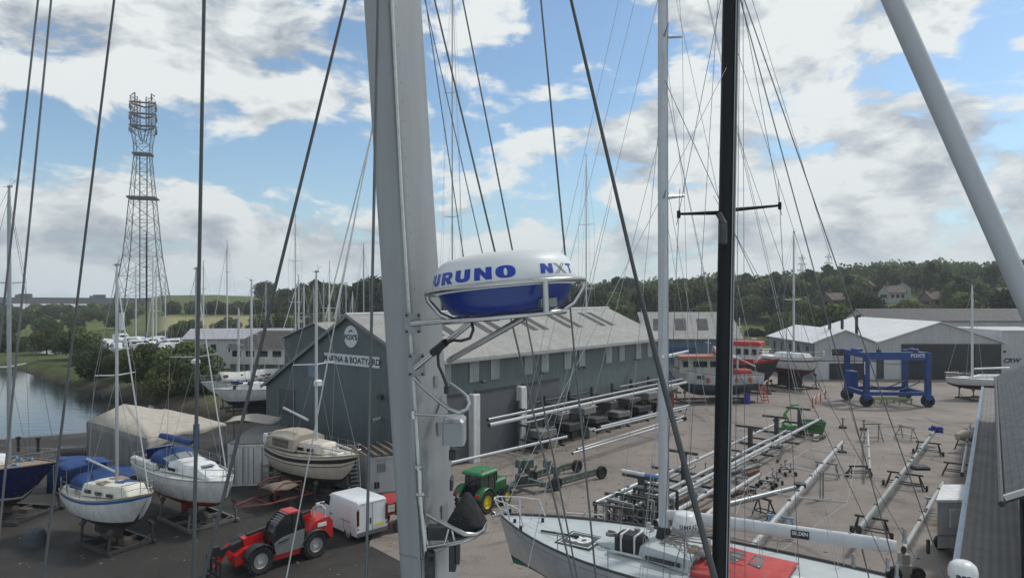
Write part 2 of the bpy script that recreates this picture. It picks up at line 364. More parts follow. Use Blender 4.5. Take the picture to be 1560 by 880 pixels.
def ground_mat(name, c1, c2, c3, patch, stain):
    m = bpy.data.materials.new(name); m.use_nodes = True; nt = m.node_tree; N = nt.nodes.new; Lk = nt.links.new; b = nt.nodes['Principled BSDF']
    b.inputs['Specular IOR Level'].default_value = .3
    tc = N('ShaderNodeTexCoord').outputs['Object']
    def noise(s, d, r, sc3=None):
        n = N('ShaderNodeTexNoise'); n.inputs['Scale'].default_value = s; n.inputs['Detail'].default_value = d; n.inputs['Roughness'].default_value = r
        if sc3:
            mp = N('ShaderNodeMapping'); mp.inputs['Scale'].default_value = sc3; mp.inputs['Rotation'].default_value = (0, 0, R(39)); Lk(tc, mp.inputs['Vector']); Lk(mp.outputs[0], n.inputs['Vector'])
        else: Lk(tc, n.inputs['Vector'])
        return n.outputs['Fac']
    def ramp(v, a, b_, lo=0, hi=1):
        n = N('ShaderNodeMapRange'); Lk(v, n.inputs['Value'])
        for k, x in zip(('From Min', 'From Max', 'To Min', 'To Max'), (a, b_, lo, hi)): n.inputs[k].default_value = x
        return n.outputs[0]
    def mix(f, a, b_):
        n = N('ShaderNodeMix'); n.data_type = 'RGBA'; Lk(f, n.inputs['Factor'])
        for k, v in ((6, a), (7, b_)):
            if isinstance(v, tuple): n.inputs[k].default_value = (*v, 1)
            else: Lk(v, n.inputs[k])
        return n.outputs[2]
    c = mix(ramp(noise(.14, 6, .62), .38, .62), c1, c2)
    c = mix(ramp(noise(.5, 8, .7), .54, .7, 0, patch), c, c3)
    c = mix(ramp(noise(.35, 6, .6, (.35, 2.2, 1)), .56, .74, 0, stain), c, tuple(x * .55 for x in c3))     # wheel and run-off streaks
    for cx, cy, per in ((-46, 6, 9.5), (38, -22, 13.), (70, 60, 17.)):
        vm = N('ShaderNodeVectorMath'); vm.operation = 'DISTANCE'; vm.inputs[1].default_value = (cx, cy, 0)
        wv = N('ShaderNodeVectorMath'); wv.operation = 'ADD'; nn = N('ShaderNodeTexNoise'); nn.inputs['Scale'].default_value = .09; Lk(tc, nn.inputs['Vector'])
        sc4 = N('ShaderNodeVectorMath'); sc4.operation = 'SCALE'; sc4.inputs['Scale'].default_value = 5; Lk(nn.outputs['Color'], sc4.inputs[0]); Lk(tc, wv.inputs[0]); Lk(sc4.outputs[0], wv.inputs[1]); Lk(wv.outputs[0], vm.inputs[0])
        fr = N('ShaderNodeMath'); fr.operation = 'PINGPONG'; fr.inputs[1].default_value = per / 2; Lk(vm.outputs['Value'], fr.inputs[0])
        ab = N('ShaderNodeMath'); ab.operation = 'SUBTRACT'; Lk(fr.outputs[0], ab.inputs[0]); ab.inputs[1].default_value = .85
        a2 = N('ShaderNodeMath'); a2.operation = 'ABSOLUTE'; Lk(ab.outputs[0], a2.inputs[0])
        t = ramp(a2.outputs[0], .12, .24, .42, 0); mk = ramp(noise(.22, 4, .6), .46, .60)
        ml = N('ShaderNodeMath'); ml.operation = 'MULTIPLY'; Lk(t, ml.inputs[0]); Lk(mk, ml.inputs[1]); c = mix(ml.outputs[0], c, tuple(x * .42 for x in c3))
    sp = noise(14, 4, .75)
    v = N('ShaderNodeVectorMath'); v.operation = 'SCALE'; Lk(c, v.inputs[0]); Lk(ramp(sp, .3, .7, .82, 1.18), v.inputs['Scale']); Lk(v.outputs[0], b.inputs['Base Color'])
    Lk(ramp(noise(.4, 5, .6), .35, .65, .55, .95), b.inputs['Roughness'])
    bp = N('ShaderNodeBump'); bp.inputs['Strength'].default_value = .35; bp.inputs['Distance'].default_value = .03; Lk(sp, bp.inputs['Height']); Lk(bp.outputs[0], b.inputs['Normal'])
    return m
def sheet(name, poly, z, m):
    mb = MB(); mb.quad(*[(x, y, z) for x, y in poly]); return tag(mb.build(name, m), kind='structure')
GRAVEL = ground_mat('dark yard gravel', (.041, .037, .033), (.029, .027, .025), (.060, .054, .047), .6, .6)
CONC = ground_mat('pale yard concrete', (.235, .201, .174), (.19, .164, .143), (.115, .101, .089), .75, .65)
sheet('gravel_ground', [(-70, 2), (14, 2), (8, 20), (0, 46), (-12, 62), (-20.2, 61), (-20.0, 57.3), (-27, 54.6), (-34, 51), (-48, 43.2), (-70, 34)], 0.0, GRAVEL)
sheet('concrete_yard', [(2.5, 1), (90, 1), (90, 130), (6, 130), (-8, 62), (-7.2, 40), (-5.9, 28.6), (-4.3, 26.8), (-2, 22)], 0.006, CONC)
def quay():
    mb = MB(); pts = [(-20.2, 61), (-20.0, 57.3), (-27, 54.6), (-34, 51), (-48, 43.2), (-70, 34)]
    for a, b in zip(pts, pts[1:]): mb.bar((*a, -.88), (*b, -.88), .5, 1.8)
    tag(mb.build('quay_edge', M('quay concrete', (.14, .13, .115), .9, 0, .25, 1.5, dirt=.6, dirt_rgb=(.04, .045, .03))), kind='structure')
quay()

# ================================================================== buildings
U = Vector((.635, .772, 0)).normalized(); V = Vector((-U.y, U.x, 0))       # yard directions: along the big shed, and across it to the left
CLAD = M('grey blue cladding', (.125, .155, .156), .55, .1, .07, .4, kind='corrugated', kscale=1.9, kdepth=.35, streak=.14)
CLAD_SHADE = M('shade toned gable cladding', (.094, .121, .127), .55, .1, .06, .35, kind='corrugated', kscale=1.9, kdepth=.12, streak=.16)  # the shed cladding with the gable's shade worked into its base colour
ROOFS = M('pale fibre cement roof', (.30, .293, .275), .8, 0, .10, .5, kind='corrugated', kscale=1.6, kdepth=.3, streak=.25, dirt=.35, dirt_rgb=(.2, .18, .14))
ROOFD = M('roof light panels', (.10, .10, .10), .95, 0, .2, 1.5, spec=.05)
DOORG = M('grey roller door', (.10, .105, .115), .5, .2, .08, 1, kind='corrugated_y', kscale=2, kdepth=.2)
WHITEP = M('white painted steel', (.62, .62, .61), .5, 0, .08, 1.2, streak=.2, dirt=.2)
TRIM = M('pale trim', (.42, .42, .41), .5, 0, .1, 2)
SIGNW = M('white sign board', (.55, .57, .58), .5, 0, .04, 2)
INK = M('dark sign lettering', (.012, .02, .05), .5, 0, .05, 4)
def shed_main():
    N0 = Vector((-5.6, 39.4, 0)); L, W, he, ha, ta, hl = 30.2, 15.3, 6.55, 8.99, 5.83, 4.0
    root = thing('boatyard_shed', 'large grey boatyard shed with pale roof and round sign on its gable', 'shed', N0, heading(U))
    # local: x along the shed, y across to the left (gable end at x = 0)
    m = MB()
    m.prism([(0, 0), (0, he), (ta, ha), (W, hl), (W, 0)], 0.0, L, lambda a, b, d: (d, a, b))
    m.build('wall', CLAD, root)
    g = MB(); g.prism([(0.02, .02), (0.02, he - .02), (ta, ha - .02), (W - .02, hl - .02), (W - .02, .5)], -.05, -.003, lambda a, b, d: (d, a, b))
    o = g.build('gable', CLAD_SHADE, root)
    r = MB(); t = .09
    s1 = (ha - he) / ta
    r.prism([(-.45, he - .45 * s1 + .02), (ta, ha + .02), (ta, ha + .02 + t), (-.45, he - .45 * s1 + .02 + t)], -.25, L + .25, lambda a, b, d: (d, a, b))
    s2 = (ha - hl) / (W - ta)
    r.prism([(ta, ha + .02), (W + .3, hl - .3 * s2 + .02), (W + .3, hl - .3 * s2 + .02 + t), (ta, ha + .02 + t)], -.25, L + .25, lambda a, b, d: (d, a, b))
    rf = r.build('roof', ROOFS, root)
    rc = MB(); rc.tube([(-.3, ta, ha + .1), (L + .3, ta, ha + .1)], .14, 6); rc.build('ridge_cap', TRIM, rf)
    v = MB(); v.bar((-.29, -.45, he - .45 * s1), (-.29, ta, ha + .06), .06, .2); v.bar((-.29, ta, ha + .06), (-.29, W + .3, hl - .3 * s2), .06, .2); v.build('bargeboard', M('grey bargeboard', (.16, .175, .18), .5), rf)
    gt = MB(); gt.bar((-.2, -.5, he - .22), (L + .2, -.5, he - .22), .14, .14); gt.build('gutter', M('pale gutter', (.30, .30, .29), .5), rf)
    # roof lights in pairs
    for i, x in enumerate((4.3, 5.6, 9.2, 10.6, 14.3, 15.6, 19.0, 20.4, 24.0, 25.4)):
        q = MB(); a0, a1 = ta * .42, ta * .86
        q.slab([(x, a0, he + s1 * a0 + .135), (x + .72, a0, he + s1 * a0 + .135), (x + .72, a1, he + s1 * a1 + .135), (x, a1, he + s1 * a1 + .135)], .02)
        q.build('roof_light', ROOFD, rf)
    # translucent wall panels below the eaves
    PANEL = M('translucent wall panel', (.36, .385, .36), .5, 0, .12, 1.2, kind='corrugated', kscale=1.9, kdepth=.3, streak=.3)
    for x in (2.1, 4.6, 6.6, 10.1, 12.0, 14.8, 16.7, 20.6, 22.6, 25.4, 27.4):
        q = MB(); q.box((x + .45, -.035, he - .98), (.85, .05, 1.35)); q.build('wall_panel', PANEL, root)
    # doors on the long side with the white pillars between them
    for x0, x1, h in ((1.6, 4.5, 4.2), (5.14, 9.2, 4.2), (9.84, 14.1, 4.2)):
        q = MB(); q.box(((x0 + x1) / 2, -.04, h / 2), (x1 - x0, .06, h)); d = q.build('roller_door', DOORG, root)
        q = MB(); q.bar((x0, -.06, h + .06), (x1, -.06, h + .06), .1, .14); q.build('door_lintel', DGREY, d)
    for x in (4.82, 9.52):
        q = MB(); q.bbox((x, -.25, 2.1), (.62, .5, 4.2), .04); q.build('pillar', WHITEP, root)
    for x in (5.5, 11.8, 17.0, 25.0):
        q = MB(); q.bar((x, -.05, 4.9), (x, -.35, 4.95), .05); q.bbox((x, -.42, 4.9), (.35, .22, .16), .03); q.build('flood_lamp', DGREY, root)
    lo = MB(); lo.box((L * .735, -.03, 1.25), (L * .52, .04, 2.5)); lo.build('rack_dark_sheet', M('rack clutter darkness', (.038, .044, .046), .7, 0, .25, 1.5, dirt=.4), root)  # dark sheet added on the wall, imitating the gloom of the rack clutter
    # gable: window recess, base strip
    q = MB(); q.box((-.06, 12.65, 3.0), (.06, 1.7, 1.8)); wn = q.build('window', M('dark blocked window', (.045, .056, .062), .35, 0, .1, 2), root)
    q = MB()
    for dy, dz, w, h in ((0, .94, 1.9, .09), (0, -.94, 1.9, .09), (.9, 0, .09, 1.9), (-.9, 0, .09, 1.9)): q.box((-.08, 12.65 + dy, 3.0 + dz), (.07, w, h))
    q.build('window_frame', M('grey window frame', (.10, .12, .13), .5), wn)
    q = MB(); q.box((-.055, 9.7, 5.4), (.05, .85, .9)); q.build('vent_panel', M('faded blue panel', (.13, .19, .24), .5), root)
    q = MB(); q.bbox((-.2, 2.7, 4.3), (.3, .35, .25), .03); q.build('flood_lamp', DGREY, root)
    # round sign
    def on_gable(y0, z0, d): return lambda a, b: (-.05 - d, y0 - a, z0 + b)
    sg = MB(); n = 40; rr = .68
    ring = [(rr * math.cos(2 * math.pi * k / n) * .98, rr * math.sin(2 * math.pi * k / n)) for k in range(n)]
    sg.loft([[on_gable(5.62, 7.76, d)(a, b) for a, b in ring] for d in (0, .05)]); sgn = sg.build('round_sign', SIGNW, root)
    q = MB(); put_text(q, "FOX'S", on_gable(5.62, 7.70, .056), size=.42, bold=.02, xs=1.15); q.build('lettering', INK, sgn)
    q = MB(); fn = on_gable(5.62, 8.08, .056)       # the small leaping mark above the name
    pts = [(-.42, -.10), (-.22, .02), (-.12, .14), (.0, .10), (.14, .16), (.30, .02), (.42, -.06), (.26, -.04), (.10, -.0), (-.04, -.04), (-.2, -.10)]
    q.quad(*[fn(a * .65, b * .8) for a, b in pts]); q.build('emblem', M('blue emblem', (.03, .07, .15), .5), sgn)
    q = MB(); q.box((-.085, 5.61, 6.3), (.05, 5.46, .66)); bd = q.build('name_board', SIGNW, root)
    q = MB(); put_text(q, 'MARINA & BOATYARD', on_gable(5.61, 6.29, .066), size=.52, bold=.018, xs=1.06); q.build('lettering', INK, bd)
    return root
SHED = shed_main()

def gable_shed(name, label, loc, rz, L, W, he, ha, wall, roof, over=.3, t=.1, cat='building', group=None):
    """Local x along the ridge, y across; ridge at W/2."""
    root = thing(name, label, cat, loc, rz, group)
    m = MB(); m.prism([(0, 0), (0, he), (W / 2, ha), (W, he), (W, 0)], 0, L, lambda a, b, d: (d, a, b)); m.build('wall', wall, root)
    r = MB(); s = (ha - he) / (W / 2)
    r.prism([(-over, he - over * s + .02), (W / 2, ha + .02), (W / 2, ha + .02 + t), (-over, he - over * s + .02 + t)], -over, L + over, lambda a, b, d: (d, a, b))
    r.prism([(W / 2, ha + .02), (W + over, he - over * s + .02), (W + over, he - over * s + .02 + t), (W / 2, ha + .02 + t)], -over, L + over, lambda a, b, d: (d, a, b))
    rf = r.build('roof', roof, root)
    return root, rf
RENDER = M('pale grey render', (.40, .405, .41), .85, 0, .06, .6, streak=.15, dirt=.15)
ROOFW = M('white metal roof', (.66, .665, .665), .55, .1, .06, .4, kind='corrugated_y', kscale=1.4, kdepth=.2, streak=.18, dirt=.2, dirt_rgb=(.35, .33, .3))
TIMB = M('grey lilac boarding', (.24, .25, .29), .7, 0, .08, 1, kind='corrugated', kscale=2.4, kdepth=.2, streak=.15)
def right_sheds():
    # front wall plane at Y = 85; local x runs straight back (ridge), so rz = +90 degrees, local y to the left
    Yf = 85.
    def win(root, c, d, frame=True, m=GLASS, name='window'):
        q = MB(); q.box(c, d); o = q.build(name, m, root)
        if frame:
            f = MB(); x, y, z = c
            f.box((x - .03, y, z + d[2] / 2), (.1, d[1] + .1, .08)); f.box((x - .03, y, z - d[2] / 2), (.12, d[1] + .16, .08))
            for k in (-.5, 0, .5): f.box((x - .03, y + k * d[1], z), (.1, .07, d[2]))
            f.build('window_frame', WHITEP, o)
        return o
    a, rf = gable_shed('office_shed', 'white roofed grey shed with flue pipes and a row of side windows', (44.75, Yf, 0), R(90), 14.5, 7.75, 4.5, 6.0, RENDER, ROOFW)
    sw = MB(); sw.box((7.2, 7.765, 2.2), (14.3, .03, 4.4)); sw.build('side_boarding', TIMB, a)
    for k in range(5):
        q = MB(); q.box((1.6 + k * 2.7, 7.79, 3.2), (.75, .04, 1.5)); q.build('side_window', GLASS, a)
    win(a, (-.03, 3.6, 3.35), (.06, 3.9, .95))
    q = MB(); q.box((-.04, 3.87, 2.28), (.06, 7.75, .09)); q.build('string_course', DGREY, a)
    q = MB(); q.box((-.035, 3.6, 1.0), (.06, 4.4, 2.0)); q.build('garage_door', M('black garage door', (.02, .021, .024), .5, 0, .1, 2), a)
    q = MB(); q.box((-.03, 3.87, 1.12), (.03, 7.7, 2.22)); q.build('lower_front', M('white washed front', (.52, .52, .55), .8, 0, .05, 1, streak=.1), a)
    q = MB(); q.tube([(-.1, 7.7, 0), (-.1, 7.7, 4.4)], .06, 6); q.build('drainpipe', BLACKP, a)
    # move the dark door in front of the washed wall
    for ch in a.children:
        if ch.name.startswith('garage_door'): ch.location.x = -.04
    for k, (px, py0, py1) in enumerate(((1264, 487, 507), (1283, 487, 509), (1305, 484, 509))):
        Yp = (88.5, 90.5, 88.0)[k]; p0 = P(px, py1, Yp); p1 = P(px, py0, Yp); q = MB()
        i = WM(a).inverted(); p0, p1 = i @ p0, i @ p1
        q.tube([p0 - Vector((0, 0, 1.2)), p1], .19, 10); q.tube([p1, p1 + Vector((0, 0, .18)), p1 + Vector((-.1, -.45, .3))], .2, 10); q.build('flue_pipe', BLACKP, rf)
    b, rfb = gable_shed('workshop_shed', 'wide white roofed workshop with huge dark doors behind the blue hoist', (60.3, Yf, 0), R(90), 21, 15.5, 4.5, 7.0, RENDER, ROOFW)
    q = MB(); q.box((-.04, 6.35, 2.15), (.07, 12.2, 4.25)); dr = q.build('sliding_door', M('dark open doorway', (.012, .014, .016), .35, 0, .2, 1), b)
    q = MB()
    for k in range(5): q.box((-.085, .3 + k * 3.02, 2.15), (.04, .09, 4.2))
    q.box((-.09, 6.35, 4.3), (.05, 12.3, .15)); q.build('door_rail', DGREY, dr)
    q = MB(); q.box((-.045, 13.95, 1.7), (.06, 2.6, 3.3)); q.build('side_door', M('pale panel door', (.46, .46, .45), .6, 0, .06, 1), b)
    q = MB(); q.box((-.06, 15.1, 1.3), (.05, .9, 2.4)); q.build('entrance_door', DGREY, b)
    rl = MB()
    for k in range(5): rl.box((2.5 + 3.6 * k, 11.6, 5.78 - .02), (.06, 7.6, .05), rx=-math.atan2(2.5, 7.75))
    rl.build('roof_seam', M('roof seam', (.36, .36, .36), .6), rfb)
    c = thing('rendered_block', 'flat grey rendered block with dark logo right of the big doors', 'building', (60.45, 85.4, 0), 0)
    q = MB(); q.box((4.5, 5, 2.95), (9, 10, 5.9)); q.build('wall', RENDER, c)
    q = MB(); q.box((4.5, 5, 5.96), (9.2, 10.2, .12)); q.build('coping', TRIM, c)
    q = MB(); put_text(q, 'CRW', lambda x, y: (1.15 + x, -.006, 2.25 + y), size=.75, bold=.04, xs=1.15, shear=.35); q.build('logo', INK, c)
    for x, h in ((0.3, 3.4), (2.9, 4.6)):
        q = MB(); q.bbox((x, -.12, h), (.28, .2, .2), .03); q.build('wall_lamp', DGREY, c)
    # dark slate roofed sheds behind
    SL = M('dark slate', (.045, .045, .05), .7, 0, .2, 1.5, kind='slate', kscale=2.2, kdepth=.4)
    d, _ = gable_shed('slate_shed', 'long dark slate roofed shed behind the grey rendered block', (58, 112, 0), 0, 40, 9, 6.2, 8.0, RENDER, SL)
right_sheds()
def blue_shed():
    WB = M('faded blue cladding', (.10, .16, .21), .6, .1, .08, .5, kind='corrugated', kscale=1.8, kdepth=.25, streak=.2)
    a, rf = gable_shed('blue_shed', 'faded blue shed with pale roof lights behind the fishing boats', (16.2, 83, 0), 0, 11.2, 9.5, 5.2, 8.1, WB, ROOFS)
    q = MB(); q.box((4.2, -.04, 2.5), (3.2, .06, 3.2)); q.build('blue_door', M('deep blue door', (.03, .075, .17), .5, 0, .1, 1.5), a)
    for k in range(4):
        q = MB(); x = 1.0 + k * 2.7
        q.slab([(x, 1.2, 5.2 + 1.2 * .61 + .14), (x + 1.35, 1.2, 5.2 + 1.2 * .61 + .14), (x + 1.75, 3.4, 5.2 + 3.4 * .61 + .14), (x + .4, 3.4, 5.2 + 3.4 * .61 + .14)], .02); q.build('roof_light', ROOFD, rf)
    q = MB(); q.box((11.23, 4.75, 4.2), (.05, 5.5, 1.2)); q.build('gable_window', GLASS, a)
    b, _ = gable_shed('small_grey_shed', 'small grey gabled shed between the blue shed and the office', (29.6, 95, 0), R(90), 6, 7, 3.8, 5.6, M('dark boarding', (.10, .10, .11), .8, 0, .15, 1), M('felt roof', (.09, .09, .095), .9, 0, .2, 1))
blue_shed()
def back_sheds():
    a, _ = gable_shed('lean_shed', 'low pale roofed shed behind the sign gable among the masts', (-14.2, 60.8, 0), heading((.62, .78)), 16, 10, 6.2, 7.7, CLAD_SHADE, ROOFS)
    # marina offices by the basin
    W2 = M('white washed wall', (.50, .50, .50), .8, 0, .05, .6, streak=.2)
    b, _ = gable_shed('marina_office', 'low white marina office with pale roof beyond the riverside bushes', (-46, 97, 0), heading((1, .1)), 14, 7, 4.2, 5.4, W2, M('lilac grey roof', (.36, .35, .38), .7, 0, .08, .6, kind='corrugated', kscale=1.3, kdepth=.2, streak=.15))
    for k in range(4):
        q = MB(); q.box((1.6 + k * 2.4, -.03, 2.9), (.7, .06, 1.1)); q.build('window', GLASS, b)
    c = thing('clubhouse', 'grey tiled clubhouse with white balcony near the marina masts', 'building', (-35.2, 86, 0), heading((1, -.12)))
    q = MB(); q.box((4.5, 3.5, 1.9), (9, 6.5, 3.8)); q.build('wall', W2, c)
    q = MB(); q.loft([[(-.4, -.2, 3.8), (9.4, -.2, 3.8), (9.4, 7.2, 3.8), (-.4, 7.2, 3.8)], [(2.6, 3.2, 5.8), (6.4, 3.2, 5.8), (6.4, 3.8, 5.8), (2.6, 3.8, 5.8)]]); q.build('roof', M('brown grey tiles', (.10, .088, .08), .8, 0, .15, 1, kind='slate', kscale=2.5, kdepth=.4), c)
    for k in range(5):
        q = MB(); q.box((.9 + k * 1.75, .22, 2.95), (1.1, .06, 1.0)); q.build('window', GLASS, c)
    q = MB(); q.box((4.6, -.75, 2.05), (9.6, 2.0, .14)); bl = q.build('balcony', WHITEP, c)
    q = MB(); q.box((4.6, -1.72, 2.5), (9.6, .05, .75)); q.build('balcony_panel', WHITEP, bl)
    q = MB()
    for k in range(6): q.box((.1 + k * 1.8, -1.6, 1.0), (.14, .14, 2.0))
    q.build_each('balcony_post', WHITEP, c)
back_sheds()
def right_lean_to():
    S0, S1 = Vector((37.6, 55, 0)), Vector((11.0, 17.0, 0)); u = (S0 - S1).normalized(); n = Vector((u.y, -u.x, 0))     # n points to the right, away from the yard
    Ln = (S0 - S1).length; root = thing('lean_to_building', 'low grey felt roofed lean-to building along the right edge of the yard', 'building', S1, heading(u))
    # local: x away from the camera, y to the LEFT (towards the yard), so the building lies at y < 0
    q = MB(); q.prism([(0, 0), (0, 2.85), (-9, 2.85), (-9, 0)], 0, Ln, lambda a, b, d: (d, a, b)); q.build('wall', RENDER, root)
    DK = M('weathered felt roof', (.17, .16, .152), .9, 0, .14, .8, kind='corrugated_y', kscale=1.5, kdepth=.18, dirt=.4, dirt_rgb=(.07, .065, .06))
    q = MB(); q.box((Ln / 2, -4.4, 2.92), (Ln + .2, 9.0, .12)); rf = q.build('roof', DK, root)
    q = MB(); q.bar((-.1, .16, 2.95), (Ln + .1, .16, 2.95), .16, .24); q.build('parapet_edge', M('blue grey edge trim', (.12, .17, .22), .5, 0, .12, 1), rf)
    # taller slate roofed range behind
    E2, E1 = Vector((11.7, 16.4, 0)), Vector((29.1, 41.5, 0)); u2 = (E1 - E2).normalized(); L2 = (E1 - E2).length
    t = thing('slate_roofed_range', 'taller building with dark slate roof at the right edge of the frame', 'building', E2, heading(u2))
    SL = M('blue grey slate roof', (.036, .042, .052), .6, 0, .1, 1.2, kind='slate', kscale=1.55, kdepth=.5)
    q = MB(); q.prism([(-.5, 0), (-.5, 5.2), (-9, 5.2), (-9, 0)], .3, L2 - .3, lambda a, b, d: (d, a, b)); q.build('wall', RENDER, t)
    rr = MB(); s = .54
    rr.add([(0, 0, 5.5), (L2, 0, 5.5), (L2, -7, 5.5 + 7 * s), (0, -7, 5.5 + 7 * s), (0, 0, 5.38), (L2, 0, 5.38), (L2, -7, 5.38 + 7 * s), (0, -7, 5.38 + 7 * s)],
           [(0, 1, 2, 3), (7, 6, 5, 4), (0, 4, 5, 1), (1, 5, 6, 2), (2, 6, 7, 3), (3, 7, 4, 0)])
    ro = rr.build('roof', SL, t)
    g = MB(); g.tube([(-.05, .08, 5.36), (L2 + .05, .08, 5.36)], .075, 8); g.build('gutter', BLACKP, ro)
    g = MB(); g.bar((-.04, .02, 5.52), (-.04, -7, 5.52 + 7 * s), .14, .12); g.build('verge', TRIM, ro)
    g = MB(); g.tube([(1.2, -.35, 5.3), (1.2, -.4, 3.0)], .06, 8); g.build('drainpipe', BLACKP, t)
right_lean_to()

# ================================================================== bridge, pylons
def bridge():
    CB = M('bridge concrete', (.12, .118, .115), .85, 0, .1, .05)
    a, b = P(-420, 452, 640), P(330, 456, 640); top0, top1 = a.z, b.z
    root = thing('road_bridge', 'long concrete road bridge crossing the far estuary', 'bridge', (a.x, a.y, 0), 0)
    w = WM(root); q = MB(); q.bar(a - Vector((0, 0, 2.4)), b - Vector((0, 0, 2.4)), 10, 4.6); q.build('deck', CB, root, w=w)
    q = MB(); q.bar(a + Vector((0, -5, .4)), b + Vector((0, -5, .4)), .4, 1.2); q.build('parapet', M('bridge parapet', (.075, .075, .08), .8), root, w=w)
    for px in (-200, -70, 51, 156, 262):
        p = XY(px, 640); q = MB(); zt = top0 - 4
        q.bbox((p.x, p.y, (zt - 6) / 2), (5, 4, zt + 6), .4); q.bar((p.x - 4, p.y, zt - .4), (p.x + 4, p.y, zt - .4), 5, 1.2); q.build('pier', CB, root, w=w)
    for px, l, h, c, lb in ((37, 13.5, 3.6, (.05, .05, .055), 'dark box lorry on the bridge behind the left mast'), (150, 12.5, 3.1, (.04, .042, .05), 'dark articulated lorry on the bridge left of the pylon')):
        p = XY(px, 637); zb = a.z + (b.z - a.z) * (px + 420) / 750
        t = thing('lorry', lb, 'lorry', (p.x, p.y, zb), 0, 'lorries crossing the bridge')
        q = MB(); q.bbox((1, 0, h / 2 + .8), (l - 2, 2.5, h), .1); q.build('cargo_box', M('dark lorry body', c, .5), t)
        q = MB(); q.bbox((-l / 2 - .4, 0, h / 2 + .3), (2, 2.4, h - .6), .3); q.build('cab', M('dark lorry body', c, .5), t)
        for x in (-l / 2, l / 2 - 2, l / 2 - 3.3):
            q = MB(); q.lathe([(.5, -1.2), (.5, 1.2)], (x, 0, .5), 12, 'Y'); q.build('wheel', RUBBER, t)
bridge()
def pylon(name, label, base, hgt, prof, levels, r, arms, tone, group=None, twin=False):
    """Lattice tower: prof = [(height fraction, half width fraction)], arms = [(height fraction, half length fraction)]."""
    root = thing(name, label, 'pylon', base, R(17), group); m = M('pylon steel ' + tone[0], tone[1], .6, .3, .1, .1); q = MB(); LAT = MB()
    hw = lambda t: np.interp(t, [p[0] for p in prof], [p[1] for p in prof]) * hgt
    lv = levels; cn = lambda t: [(sx * hw(t), sy * hw(t), t * hgt) for sx, sy in ((-1, -1), (1, -1), (1, 1), (-1, 1))]
    for a, b in zip(lv, lv[1:]):
        A, B = cn(a), cn(b)
        for k in range(4):
            if twin and a > .855 and k in (0, 2): continue
            LAT.tube([A[k], B[(k + 1) % 4]], r * .40, 3); LAT.tube([A[(k + 1) % 4], B[k]], r * .40, 3)
            LAT.tube([B[k], B[(k + 1) % 4]], r * .40, 3)
            mid = lambda X, Y: tuple((X[i] + Y[i]) / 2 for i in range(3))
            LAT.tube([mid(A[k], A[(k + 1) % 4]), mid(A[k], B[k])], r * .22, 3); LAT.tube([mid(A[k], A[(k + 1) % 4]), mid(A[(k + 1) % 4], B[(k + 1) % 4])], r * .22, 3)
    for k in range(4):
        q = MB(); q.tube([cn(a)[k] for a in lv], [r * (1.0 - .45 * a) for a in lv], 4); q.build('leg', m, root)
    LAT.build('lattice', m, root)
    for t, l, dk in arms:
        z = t * hgt; l *= hgt; w = hw(min(t, .999)); c = MB()
        for sy in (-1, 1):
            for sx in (-1, 1):
                c.tube([(0, sy * w, z), (sx * l, sy * w * .35, z + .008 * hgt)], r * dk, 4); c.tube([(sx * w, sy * w, z - .02 * hgt), (sx * l, sy * w * .35, z)], r * .6 * dk, 3)
            c.tube([(-l, sy * w * .35, z), (-l, sy * w * .35, z - .024 * hgt)], r * .9, 4); c.tube([(l, sy * w * .35, z), (l, sy * w * .35, z - .024 * hgt)], r * .9, 4)
        c.build('cross_arm', m, root)
    return root
pb = XY(218, 352, -1); ph = P(218, 150, 352).z + 1
prof = [(0, .108), (.30, .066), (.55, .047), (.70, .034), (.75, .031), (.80, .034), (.86, .044), (1, .044)]
pl = pylon('lattice_pylon', 'tall grey lattice pylon towering over the marina on the left', pb, ph, prof, [0, .10, .19, .28, .36, .44, .52, .60, .67, .73, .785, .84, .88, .92, .96, 1.0], .27, [(.865, .054, 1.8), (.92, .054, 1.8), (.97, .053, 1.7)], ('near', (.055, .058, .062)), twin=True)
def pylon_extras():
    m = bpy.data.materials['pylon steel near']; s = ph
    for t, l in ((.745, .040), (.545, .060)):
        q = MB(); q.bbox((0, 0, t * s), (2 * l * s, 2 * l * s * .8, .9), .2); q.build('platform', m, pl)
    q = MB()
    for x in (-1.5, 1.8): q.tube([(x, 0, 0), (x, 0, .74 * s)], .28, 4)
    for k in range(40): q.tube([(-1.5, 0, k * .018 * s), (1.8, 0, k * .018 * s)], .1, 3)
    q.build('climbing_frame', m, pl)
    q = MB()
    for sx in (-1, 1):
        for sy in (-1, 1):
            q.tube([(sx * .006 * s, sy * .02 * s, .80 * s), (sx * .018 * s, sy * .03 * s, .86 * s), (sx * .018 * s, sy * .03 * s, s)], .24, 4)
            for k in range(9):
                z0, z1 = (.86 + .0155 * k) * s, (.86 + .0155 * (k + 1)) * s; a, b = sx * .018 * s, sx * .044 * s
                q.tube([(a, sy * .03 * s, z0), (b, sy * .044 * s, z1)], .13, 3); q.tube([(b, sy * .044 * s, z0), (a, sy * .03 * s, z1)], .13, 3)
    q.build('twin_head', m, pl)
    for sx in (-1, 1):
        q = MB(); q.tube([(sx * .034 * s, 0, s * .99), (sx * .034 * s, 0, s * 1.025), (sx * .048 * s, 0, s * 1.012)], .35, 4); q.build('peak', m, pl)
pylon_extras()
for px, py, Yd, lb in ((1222, 388, 1500, 'faint far pylon on the skyline above the wooded hill'), (1262, 386, 1560, 'second faint pylon on the skyline, right of the other far one'), (812 - 350, 431, 1700, 'tiny distant pylon low on the left skyline')):
    z1 = P(px, py, Yd).z; pylon('far_pylon', lb, XY(px, Yd, 0), z1, [(0, .10), (.6, .03), (1, .015)], [0, .25, .5, .7, .85, 1], .5, [(.66, .12, 1.2), (.80, .10, 1.2), (.93, .08, 1.2)], ('far', (.20, .21, .23)), 'pylons on the far skyline')
